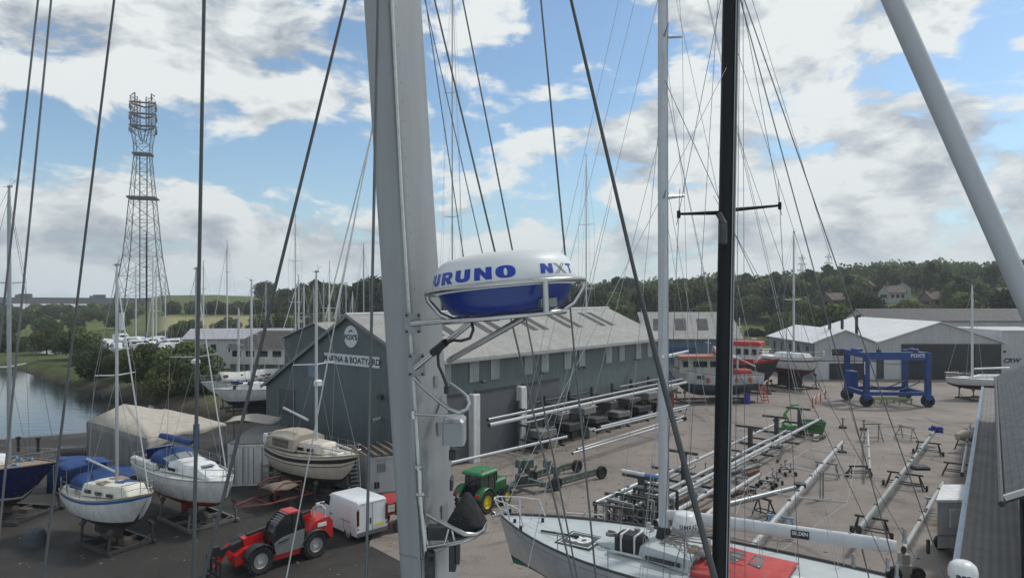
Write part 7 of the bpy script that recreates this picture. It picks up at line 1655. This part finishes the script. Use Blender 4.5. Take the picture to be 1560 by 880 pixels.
def green_skip():
    GR = M('bright green skip paint', (.02, .17, .045), .5, 0, .12, 2, dirt=.25); p = G(1236, 661); r = thing('green_skip', 'bright green tipping skip beside the farthest mast rack post', 'skip', p, R(-8)); q = MB()
    q.loft([[(-.7, -.35, .25), (.75, -.35, .25), (.75, .4, .25), (-.7, .4, .25)], [(-.85, -.5, 1.0), (.9, -.5, 1.0), (.9, .55, 1.0), (-.85, .55, 1.0)]], cap1=False); q.build('bin', GR, r, solid=.05); q = MB()
    for x in (-.6, .6): q.bar((x, -.4, .12), (x, .4, .12), .2, .24)
    q.build('skid', DGREY, r)
    p = G(1200, 655); r = thing('green_digger_arm', 'light green hydraulic arm attachment left of the green skip', 'attachment', p, R(15)); q = MB(); GL = M('light green paint', (.09, .28, .10), .5, 0, .15, 3)
    q.bar((-.5, 0, 0), (-.25, 0, 1.3), .14); q.bar((-.25, 0, 1.3), (.35, 0, 1.9), .14); q.bar((.35, 0, 1.9), (1.2, .3, 1.85), .13); q.bar((-.25, 0, 1.3), (.25, 0, .4), .1); q.bbox((.2, 0, .25), (.9, .6, .4), .06); q.bar((-.6, -.4, .05), (-.6, .4, .05), .2, .1); q.build('arm', GL, r)
    # red and white chain barrier posts by the hoist
    pts = [G(1243, 616), G(1250, 612), G(1257, 608), G(1238, 622)]
    r = thing('chain_barrier', 'red and white plastic chain barrier near the green skip', 'barrier', pts[0]); w = WM(r); q = MB(); 
    for p in pts: q.tube([p, p + Vector((0, 0, 1.0))], .05, 7)
    q.build('post', REDP, r, w=w); q = MB(); ps = sorted(pts, key=lambda v: v.x)
    for a, b in zip(ps, ps[1:]): q.tube([a + Vector((0, 0, .95)), a.lerp(b, .5) + Vector((0, 0, .75)), b + Vector((0, 0, .95))], .025, 5)
    q.build('chain', WHITEP, r, w=w)
    pe = G(1050, 640); t = thing('small_trolley', 'small black wheeled trolley on the open concrete right of the white mast', 'trolley', G(1035, 640)); q = MB(); q.bar((-.5, 0, .35), (.5, 0, .35), .4, .08); q.bar((.45, 0, .35), (.6, 0, 1.0), .06); q.build('frame', GALV, t)
    for x in (-.4, .4): q = MB(); q.lathe([(.18, -.2), (.18, .2)], (x, 0, .18), 12, 'Y'); q.build('wheel', RUBBER, t)
green_skip()
def catering_trailer():
    p = G(1428, 852); D, W, h = 2.1, 1.3, 2.25; r = thing('box_trailer', 'grey box trailer with white roof and drawbar beside the lean-to wall', 'trailer', p, heading((.93, .0)) ); 
    TG = M('grey trailer panel', (.36, .365, .36), .6, 0, .06, 1, streak=.2, dirt=.25); sk = .74
    f = lambda x, y, z: (x + sk * y, y, z)
    q = MB(); q.loft([[f(0, 0, z), f(W, 0, z), f(W, D, z), f(0, D, z)] for z in (.45, h)]); q.build('body', TG, r)
    q = MB(); q.loft([[f(-.05, -.06, z), f(W + .05, -.06, z), f(W + .05, D + .06, z), f(-.05, D + .06, z)] for z in (h, h + .1)]); q.build('roof', WHITEP, r)
    q = MB(); q.bbox((.68, -.05, 1.65), (.5, .1, .72), .03); q.build_each('hatch', M('pale hatch panel', (.36, .36, .35), .6), r)
    q = MB(); q.box((.62, -.012, .95), (1.2, .02, .05)); q.build('trim_strip', GALV, r)
    q = MB(); q.bar((W * .3, 0, .42), (W * .5, -1.2, .4), .08); q.bar((W * .7, 0, .42), (W * .5, -1.2, .4), .08); q.tube([(W * .5, -1.1, 0), (W * .5, -1.1, .55)], .04, 7); q.bar((-.3, .1, .2), (-.3, .1, .75), .1); q.build('drawbar', DGREY, r)
    for x in (.02, W - .02): wheel(r, (x + sk * D * .5, D * .5, .3), .3, .18, DGREY)
catering_trailer()
def asa_dome():
    p = P(1467, 870, 12.5); r = thing('small_white_dome', 'small white dome lettered asa on a pole in front of the lean-to building', 'radar dome', p); q = MB(); q.lathe([(.18, -.13), (.235, -.09), (.24, .02), (.21, .12), (.14, .18), (.02, .2)], (0, 0, 0), 26); q.build('shell', GEL, r, 40); q = MB()
    def wrap(x, y): a = -math.pi / 2 + x / .24 - .5; return (.243 * math.cos(a), .243 * math.sin(a), y - .03)
    put_text(q, 'asa', wrap, size=.16, bold=.006, xs=1.25); q.build('lettering', INK, r)
    q = MB(); q.tube([(0, 0, -.13), (0, 0, -p.z)], .035, 8); q.build('pole', STEEL, r)
asa_dome()

def litter():
    """Small stones, chips, bits of rope and leaves scattered over the yard: nobody could count them."""
    rg = random.Random(21); q = MB(); mats = [M('stone chips', (.15, .135, .12), .9, 0, .3, 3), M('dark scraps', (.04, .038, .035), .9, 0, .3, 3), WOOD, M('pale scraps', (.42, .41, .38), .8, 0, .2, 3), M('weeds', (.06, .08, .03), .9, 0, .3, 3)]
    for k in range(3600):
        if k % 3: x, y = rg.uniform(-24, 9), rg.uniform(23, 60)
        else: x, y = rg.uniform(0, 34), rg.uniform(22, 62)
        if k % 4 == 0: t = rg.random(); p = Vector((-5.6, 39.4, 0)) + U * (30 * t) - V * abs(rg.gauss(1.2, 1.0)); x, y = p.x, p.y
        if x < -19.5 and y > 46: continue
        s = rg.choice((.015, .02, .02, .03, .03, .045)) * rg.uniform(.7, 1.3); q.mi = rg.choice((0, 0, 0, 1, 1, 1, 2, 4, 4)); a = rg.random() * 6.28; l = s * rg.uniform(1, 3)
        ca, sa = math.cos(a), math.sin(a); pts = [(x + ca * l * u - sa * s * v, y + sa * l * u + ca * s * v) for u, v in ((-1, -.8), (.9, -1), (1, .7), (-.7, 1))]
        q.add([(u, v, .008) for u, v in pts] + [(x, y, .01 + s * rg.uniform(.3, .9))], [(0, 1, 4), (1, 2, 4), (2, 3, 4), (3, 0, 4)])
    tag(q.build('yard_litter', mats), 'stone chips, weeds and scraps scattered over the yard', 'litter', kind='stuff')
litter()
# ================================================================== foreground: radar mast, bracket, dome, rigging
def fore_mast():
    MP = M('pale grey mast paint', (.25, .257, .262), .5, .1, .06, 1.2, streak=.26, dirt=.16, dirt_rgb=(.16, .155, .14))
    ax = lambda z: Vector((-.469 - .0647 * (z - H), 3.25, z))
    r = thing('radar_mast', 'huge pale grey yacht mast in the foreground carrying the radar bracket', 'mast', (ax(2).x, 3.25, 2.0)); w = WM(r)
    th, w1, w2, cr = R(27), .160, .290, .040       # flat nose to the left, long flank to the right, rounded corners
    e1, e2 = Vector((math.cos(th), -math.sin(th), 0)), Vector((math.sin(th), math.cos(th), 0))
    def ring(z, k=1.):
        c = ax(z); out = []
        for sx, sy, a0 in ((1, -1, -90), (1, 1, 0), (-1, 1, 90), (-1, -1, 180)):
            for j in range(8):
                a = R(a0 + 90 * j / 7); out.append(c + e1 * k * (sx * (w1 / 2 - cr) + cr * math.cos(a)) + e2 * k * (sy * (w2 / 2 - cr) + cr * math.sin(a)))
        return out
    q = MB(); q.loft([ring(z, k) for z, k in ((2, 1), (H, 1), (H + 4, .99), (H + 9, .95))]); q.build('extrusion', MP, r, 50, w=w)
    fy = 3.25 - .155     # front corner
    def on(px, py, d=.0): return P(px, py, fy - d)
    # sail track / seam on the front
    q = MB(); q.bar(on(597, 0, .0), on(640, 880, .0), .010, .012); q.build('track', M('dull track', (.22, .23, .235), .5, .4), r, w=w)
    q = MB(); q.tube([on(594, -160, .03), on(597, 0, .03), on(612, 300, .03), on(626, 520, .03), on(634, 650, .03), on(638, 712, .03)], .007, 6); q.build('halyard', M('pale halyard rope', (.42, .42, .40), .9, 0, .15, 30), r, w=w)
    q = MB(); q.tube([on(638, 708, .03), on(640, 752, .03)], .015, 10); q.tube([on(640, 752, .03), on(650, 845, .03)], .019, 10); q.lathe([(.014, -.012), (.02, 0), (.014, .012)], on(638, 712, .03), 10); q.lathe([(.014, -.012), (.022, 0), (.014, .012)], on(640, 753, .03), 10); q.build('rigging_screw', STEEL, r, 40, w=w)
    p = on(655, 862, .045); q = MB(); q.lathe([(.05, -.018), (.055, 0), (.05, .018)], p, 16, 'X'); q.bbox(p, (.045, .04, .15), .012); q.build('block', BLACKP, r, w=w)
    q = MB(); q.bbox(on(652, 862, .02), (.012, .012, .22), .003); q.build('shackle', STEEL, r, w=w)
    # small fittings, slots
    for px, py, a, b in ((690, 690, .03, .03), (688, 735, .012, .035), (697, 760, .014, .03), (690, 840, .03, .10)):
        q = MB(); q.bbox(P(px, py, 3.16), (a, .08, b * 1.5), .004); q.build('mast_slot', BLACKP, r, w=w)
    q = MB(); q.bbox(P(697, 832, 3.14), (.022, .06, .14), .006); q.build('cleat', BLACKP, r, w=w)
    # riveted cover strips, cable exits and seams on the long flank
    fl = e2.copy(); nf = e1.copy(); q = MB(); rv = MB()
    for z in np.arange(H - 1.5, H + 1.8, .085):
        c = ax(z) + e1 * (w1 / 2) - e2 * (w2 / 2 - .055); rv.lathe([(.004, -.001), (.003, .003), (.001, .0035)], c, 6, 'X')
    rv.build('rivet_row', STEEL, r, w=w)
    for z, wd, hh in ((H - .40, .03, .05), (H - .62, .03, .06), (H - 1.02, .05, .09)):
        c = ax(z) + e1 * (w1 / 2 + .003) + e2 * .03; q.bar(c - Vector((0, 0, hh / 2)), c + Vector((0, 0, hh / 2)), wd, .006, up=e1)
    q.build_each('cover_plate', M('worn cover plate', (.22, .225, .23), .5, .3, .1, 8), r, w=w)
    q = MB()
    for z in (H - 1.18,): q.loft([ring(z, 1.012), ring(z + .006, 1.012)])
    q.build('joint_band', M('joint sealant', (.16, .165, .17), .6), r, w=w)
    # winch box on the right side
    c = P(692, 654, 3.12); q = MB(); q.bbox(c, (.10, .16, .115), .012); q.build('winch_box', M('grey winch box', (.27, .275, .28), .4, .2, .06, 6), r, w=w)
    q = MB(); q.bbox(c + Vector((.0, -.083, -.003)), (.085, .008, .095), .003); q.build('winch_box_lid', M('dull box lid', (.20, .205, .21), .4, .3), r, w=w)
    # black sail bag and slot in the lower guard
    q = MB(); q.box(P(688, 812, 3.06) + Vector((-.02, .02, 0)), (.17, .06, .055)); q.build('dark_opening', BLACKP, r, w=w)
    q = MB(); q.loft([[P(712, 750, 3.05) + Vector((.012 * math.cos(t), .012 * math.sin(t), 0)) for t in np.linspace(0, 6.28, 12, endpoint=False)], [P(712, 772, 3.0) + Vector((.05 * math.cos(t), .045 * math.sin(t), .006 * math.sin(3 * t))) for t in np.linspace(0, 6.28, 12, endpoint=False)], [P(712, 792, 2.98) + Vector((.085 * math.cos(t), .06 * math.sin(t), .012 * math.sin(2 * t))) for t in np.linspace(0, 6.28, 12, endpoint=False)], [P(705, 812, 3.0) + Vector((.075 * math.cos(t), .05 * math.sin(t), 0)) for t in np.linspace(0, 6.28, 12, endpoint=False)]]); q.build('canvas_cover', M('black canvas cover', (.012, .012, .013), .9, 0, .2, 20, bump=.3), r, 60, w=w)
    # two stainless guard hoops
    def hoop(pts, rad, name='guard_hoop'): q = MB(); q.tube([P(*p) for p in pts], rad, 8); return q.build(name, STEEL, r, 50, w=w)
    hoop([(632, 576, 3.03), (645, 590, 2.98), (668, 610, 2.90), (684, 622, 2.86), (700, 628, 2.86), (711, 624, 2.92), (715, 615, 3.0), (712, 604, 3.1), (700, 594, 3.22), (686, 584, 3.3)], .0085)
    hoop([(629, 631, 3.02), (660, 632, 2.95), (690, 632, 2.92), (704, 629, 2.93), (712, 623, 3.0)], .006)
    hoop([(672, 609, 2.93), (664, 630, 3.0)], .004, 'hoop_strut'); hoop([(629, 625, 3.02), (629, 637, 3.02)], .014, 'hoop_foot')
    hoop([(652, 784, 3.03), (668, 793, 2.97), (690, 804, 2.9), (708, 813, 2.87), (724, 814, 2.9), (735, 808, 2.97), (739, 799, 3.05), (733, 792, 3.12), (721, 787, 3.2)], .0105)
    hoop([(652, 834, 3.04), (680, 829, 2.95), (707, 823, 2.9), (724, 816, 2.93), (735, 808, 2.99)], .010)
    for a, b in (((684, 803, 2.92), (678, 826, 2.95)), ((688, 804, 2.92), (693, 824, 2.93))): hoop([a, b], .006, 'hoop_strut')
    # shrouds, stays and halyards of this mast, running past the camera
    def stay(a, b, Y0, Y1, rad, mat=WIRE, name='shroud'):
        p0, p1 = P(*a, Y0), P(*b, Y1); d = p1 - p0; q = MB(); q.tube([p0 - d * .8, p0, p1, p1 + d * (1.1 if b[1] > 850 or b[0] < 40 else .12)], rad, 7); q.build(name, mat, r, 60, w=w)
    OLD = M('grey coated stay', (.055, .058, .06), .6, .1, .15, 3)
    stay((58, 0), (7, 455), 5.0, 4.6, .0072); stay((78, 0), (33, 462), 4.9, 4.5, .0072, WIRE)
    stay((174, 0), (66, 880), 4.3, 3.7, .0072, OLD); stay((311, 0), (295, 880), 3.5, 3.3, .0092, OLD, 'backstay'); stay((527, 0), (309, 885), 3.6, 2.7, .0076, OLD)
    stay((576, 0), (558, 880), 2.95, 2.95, .0065, WIRE, 'halyard')
    for a, b in (((571, 175), (440, 860)), ((571, 185), (505, 447)), ((572, 178), (517, 447))): stay(a, b, 5.2, 4.4, .0045, WIREL)
    stay((662, 0), (873, 880), 4.6, 4.4, .0066); stay((705, 0), (880, 882), 4.9, 4.5, .0058); stay((824, 0), (908, 882), 4.7, 4.5, .0066)
    stay((648, 0), (712, 430), 8, 8, .006, WIRE); stay((654, 30), (745, 430), 8, 8, .006, WIRE)
    stay((952, 410), (715, 880), 9, 8, .004, WIREL); stay((882, 520), (805, 860), 9, 8, .004, WIREL)
    # thick furled stay: slim above, wrapped below
    q = MB(); pts = [P(650, -900, 4.4), P(870, 0, 4.2), P(968, 420, 4.0), P(1000, 545, 3.95), P(1094, 900, 3.8), P(1390, 2020, 3.5)]; q.tube(pts, [.009, .010, .0115, .016, .019, .019], 9); q.build('furled_stay', OLD, r, 60, w=w)
    # pale tube at the upper right
    q = MB(); a, b = P(1350, -20, 3.3), P(1578, 490, 3.0); d = b - a; q.tube([a - d * 2, a, b, b + d * 3.2], .043, 18); q.build('furler_tube', M('pale grey tube', (.34, .345, .36), .5, 0, .04, 3, streak=.08), r, 60, w=w)
fore_mast()
def radar():
    c = Vector((-.03, 2.95, H + .035)); tilt = -R(5.2)
    br = thing('radar_bracket', 'stainless steel tube bracket and guard rail holding the radar on the mast', 'bracket', c, rot=(R(-2), tilt, 0)); w = WM(br); inv = w.inverted()
    def tube(pts, rad, name, mat=STEEL): q = MB(); q.tube(pts, rad, 9); return q.build(name, mat, br, 50)
    R0 = .335; ring = [(R0 * math.cos(t), R0 * math.sin(t), 0) for t in np.linspace(R(-180), R(0), 34)]
    full = [(R0 * math.cos(t), R0 * math.sin(t), 0) for t in np.linspace(0, 2 * math.pi, 64)]
    tube(full, .0105, 'guard_rail')
    zb = -.125
    for a in (180, -62, 0):
        ca, sa = math.cos(R(a)), math.sin(R(a)); pts = [(R0 * ca, R0 * sa, 0), ((R0 - .005) * ca, (R0 - .005) * sa, -.03), ((R0 - .05) * ca, (R0 - .05) * sa, -.09), ((R0 - .10) * ca, (R0 - .10) * sa, zb + .008), ((R0 - .16) * ca, (R0 - .16) * sa, zb)]
        if a == -62: pts = [(R0 * ca, R0 * sa, 0), (R0 * ca * .98, R0 * sa * .98, -.06), (R0 * ca * .96, R0 * sa * .96, zb)]
        tube(pts, .0115 if a != -62 else .013, 'guard_leg')
    base = [(.20 * math.cos(t), .20 * math.sin(t) * .8 - .04, zb) for t in np.linspace(0, 2 * math.pi, 40)]
    tube([(-.26, -.10, zb), (-.18, -.17, zb), (.0, -.20, zb), (.16, -.17, zb), (.24, -.06, zb)], .012, 'lower_rail'); tube([(-.24, .08, zb), (0, .1, zb), (.22, .05, zb)], .011, 'lower_rail'); tube([(-.12, -.17, zb + .025), (.15, -.19, zb + .03)], .006, 'lower_rail')
    q = MB(); q.box((0, -.04, zb + .012), (.30, .18, .006)); q.build('mounting_plate', STEEL, br)
    def W(px, py, Y): return inv @ P(px, py, Y)
    a1 = W(627, 493, 3.04); tube([a1, W(670, 489, 2.98), W(712, 486, 2.93), W(760, 484, 2.86)], .0135, 'arm')
    tube([W(632, 560, 3.04), W(718, 490, 2.88)], .0135, 'strut'); tube([W(640, 552, 3.16), W(690, 545, 3.12), W(798, 484, 2.86)][1:], .0135, 'strut'); tube([W(690, 545, 3.12), W(684, 549, 3.2)], .0135, 'strut')
    for (x0, y0, x1, y1), Y in (((617, 477, 641, 508), 3.045), ((622, 539, 647, 573), 3.045)):
        p0, p1 = P(x0, y0, Y), P(x1, y1, Y); c0 = (p0 + p1) / 2; q = MB(); q.box(inv @ c0, (abs(p1.x - p0.x), .006, abs(p1.z - p0.z))); pl_ = q.build('base_plate', M('brushed plate', (.22, .225, .23), .5, .5, .1, 12), br); q = MB()
        for sx in (.12, .88):
            for sy in (.1, .9): q.lathe([(.006, -.008), (.006, .0)], inv @ (p0 + Vector(((p1.x - p0.x) * sx, -.004, (p1.z - p0.z) * sy))), 8, 'Y')
        q.build('bolt', BLACKP, pl_)
    q = MB(); q.tube([W(708, 480, 2.86), W(718, 488, 2.84), W(721, 502, 2.83), W(716, 515, 2.84), W(702, 519, 2.85), W(690, 518, 2.88), W(677, 524, 2.93), W(667, 540, 2.98), W(668, 556, 3.0), W(675, 572, 3.0), W(680, 586, 3.0), W(680, 596, 3.0)], .0065, 8); q.tube([W(680, 588, 3.0), W(680, 599, 3.0)], .0105, 9); q.tube([W(659, 537, 2.985), W(679, 521, 2.92)], .017, 9); q.build('cable', BLACKP, br, 60)
    # the dome itself
    d = thing('radar_dome', 'white and blue radar dome lettered FURUNO NXT on the foreground mast', 'radar dome', c, rot=(R(-2), tilt, 0))
    DW = M('white radome plastic', (.60, .61, .61), .4, 0, .03, 3, spec=.4); DB = M('royal blue radome base', (.006, .022, .150), .35, 0, .06, 3, dirt=.12, dirt_rgb=(.05, .06, .1)); BT = M('blue radome lettering', (.008, .035, .30), .4, 0, .03, 6)
    prof = [(.303, .0), (.306, .015), (.301, .045), (.288, .085), (.270, .108), (.245, .124), (.19, .136), (.10, .141), (.002, .142)]
    q = MB(); q.lathe(prof, (0, 0, 0), 96); q.build('top_shell', DW, d, 60)
    q = MB(); q.lathe([(.295, -.012), (.306, -.004), (.303, .0)], (0, 0, 0), 96); q.build('rim', DW, d, 60)
    q = MB(); q.lathe([(.285, -.012), (.278, -.03), (.262, -.065), (.235, -.098), (.19, -.112), (.002, -.114)], (0, 0, 0), 96); q.build('base_shell', DB, d, 60)
    pr = np.array([(p[1], p[0]) for p in prof[:5]])
    def wrap(x0, z0):
        def f(x, y):
            z = z0 + y; rad = float(np.interp(z, pr[:, 0], pr[:, 1])) + .0016; a = -math.pi / 2 + (x + x0) / .30; return (rad * math.cos(a), rad * math.sin(a), z)
        return f
    def sub(vs, fs, n=2):
        bm = bmesh.new(); bv = [bm.verts.new((x, y, 0)) for x, y in vs]
        for f in fs:
            try: bm.faces.new([bv[i] for i in f])
            except ValueError: pass
        bmesh.ops.triangulate(bm, faces=bm.faces); 
        for _ in range(n):
            bmesh.ops.subdivide_edges(bm, edges=[e for e in bm.edges if e.calc_length() > .012], cuts=1)
            bmesh.ops.triangulate(bm, faces=bm.faces)
        bm.verts.index_update(); o = ([(v.co.x, v.co.y) for v in bm.verts], [tuple(v.index for v in f.verts) for f in bm.faces]); bm.free(); return o
    def fitted(s, w_, h_, **k):
        vs, fs = text_geo(s, size=1., **k); a = np.array(vs); lo, hi = a.min(0), a.max(0); return sub([((x - (lo[0] + hi[0]) / 2) * w_ / (hi[0] - lo[0]), (y - (lo[1] + hi[1]) / 2) * h_ / (hi[1] - lo[1])) for x, y in vs], fs)
    def rect(x0, y0, x1, y1): return [[(x0, y0), (x1, y0), (x1, y1), (x0, y1)]]
    def arc(cx, cy, ro, so, ri, si, a0, a1, n=14, e=.8):      # heavy curved stroke between an outer and an inner oval
        f_ = lambda v: math.copysign(abs(v) ** e, v); o = []
        for k in range(n):
            p = [(cx + rx * f_(math.cos(t)), cy + ry * f_(math.sin(t))) for t, (rx, ry) in ((R(a0 + (a1 - a0) * k / n), (ri, si)), (R(a0 + (a1 - a0) * k / n), (ro, so)), (R(a0 + (a1 - a0) * (k + 1) / n), (ro, so)), (R(a0 + (a1 - a0) * (k + 1) / n), (ri, si)))]
            o.append(p)
        return o
    LET = {'F': rect(0, 0, .38, 1) + rect(.38, .72, 1, 1) + rect(.38, .34, .92, .6), 'U': rect(0, .42, .37, 1) + rect(.63, .42, 1, 1) + arc(.5, .42, .5, .42, .13, .14, 180, 360),
           'R': rect(0, 0, .38, 1) + rect(.38, .78, .62, 1) + rect(.38, .36, .62, .58) + arc(.62, .68, .38, .32, .06, .10, -90, 90) + [[(.44, .36), (.80, .36), (1.04, 0), (.62, 0)]],
           'N': rect(0, 0, .34, 1) + rect(.66, 0, 1, 1) + [[(.34, 1), (.34, .50), (.66, 0), (.66, .50)]], 'O': arc(.5, .5, .55, .5, .10, .30, 0, 360, 28)}
    q = MB(); f = wrap(-.2025, .046); pitch = .0885
    for k, ch in enumerate('FURUNO'):
        for poly in LET[ch]:
            vs, fs = sub([(-.2655 + pitch * k + .071 * x, -.0245 + .049 * y) for x, y in poly], [tuple(range(len(poly)))]); q.add([f(x, y) for x, y in vs], fs)
    q.build('maker_lettering', BT, d)
    q = MB(); f = wrap(.180, .048)
    for poly in LET['N']: vs, fs = sub([(-.03 + .06 * x + .006 * y, -.02 + .04 * y) for x, y in poly], [tuple(range(len(poly)))]); q.add([f(x, y) for x, y in vs], fs)
    q.build('model_letter', BT, d); q = MB(); vs, fs = fitted('T', .052, .040, bold=.03); f = wrap(.330, .048); q.add([f(x, y) for x, y in vs], fs); q.build('model_letter', BT, d)
    f = wrap(.258, .048); q = MB()
    for sx in (1, -1):
        for o in (-.0065, .0065):
            pts = [(sx * (-.028 + .056 * t) + o, -.022 + .044 * t) for t in (0, .25, .5, .75, 1)]
            for (xa, ya), (xb, yb) in zip(pts, pts[1:]): q.quad(f(xa - .0022, ya), f(xa + .0022, ya), f(xb + .0022, yb), f(xb - .0022, yb))
    q.build('x_lettering', M('dark radome lettering', (.02, .025, .05), .4), d)
    q = MB(); q.box((.165, -.195, -.085), (.085, .02, .035), rz=.68); q.build('type_plate', M('grey type plate', (.16, .17, .17), .3, .4), d)
radar()
# ================================================================== the air
def haze():
    mb = MB(); mb.box((0, 990, 56.5), (7400, 2120, 137)); m = bpy.data.materials.new('haze'); m.use_nodes = True; nt = m.node_tree; nt.nodes.clear()
    o = nt.nodes.new('ShaderNodeOutputMaterial'); v = nt.nodes.new('ShaderNodeVolumePrincipled'); v.inputs['Color'].default_value = (.90, .95, 1, 1); v.inputs['Density'].default_value = .00034; v.inputs['Anisotropy'].default_value = .2
    nt.links.new(v.outputs[0], o.inputs['Volume']); tag(mb.build('haze', m), kind='stuff')
haze()
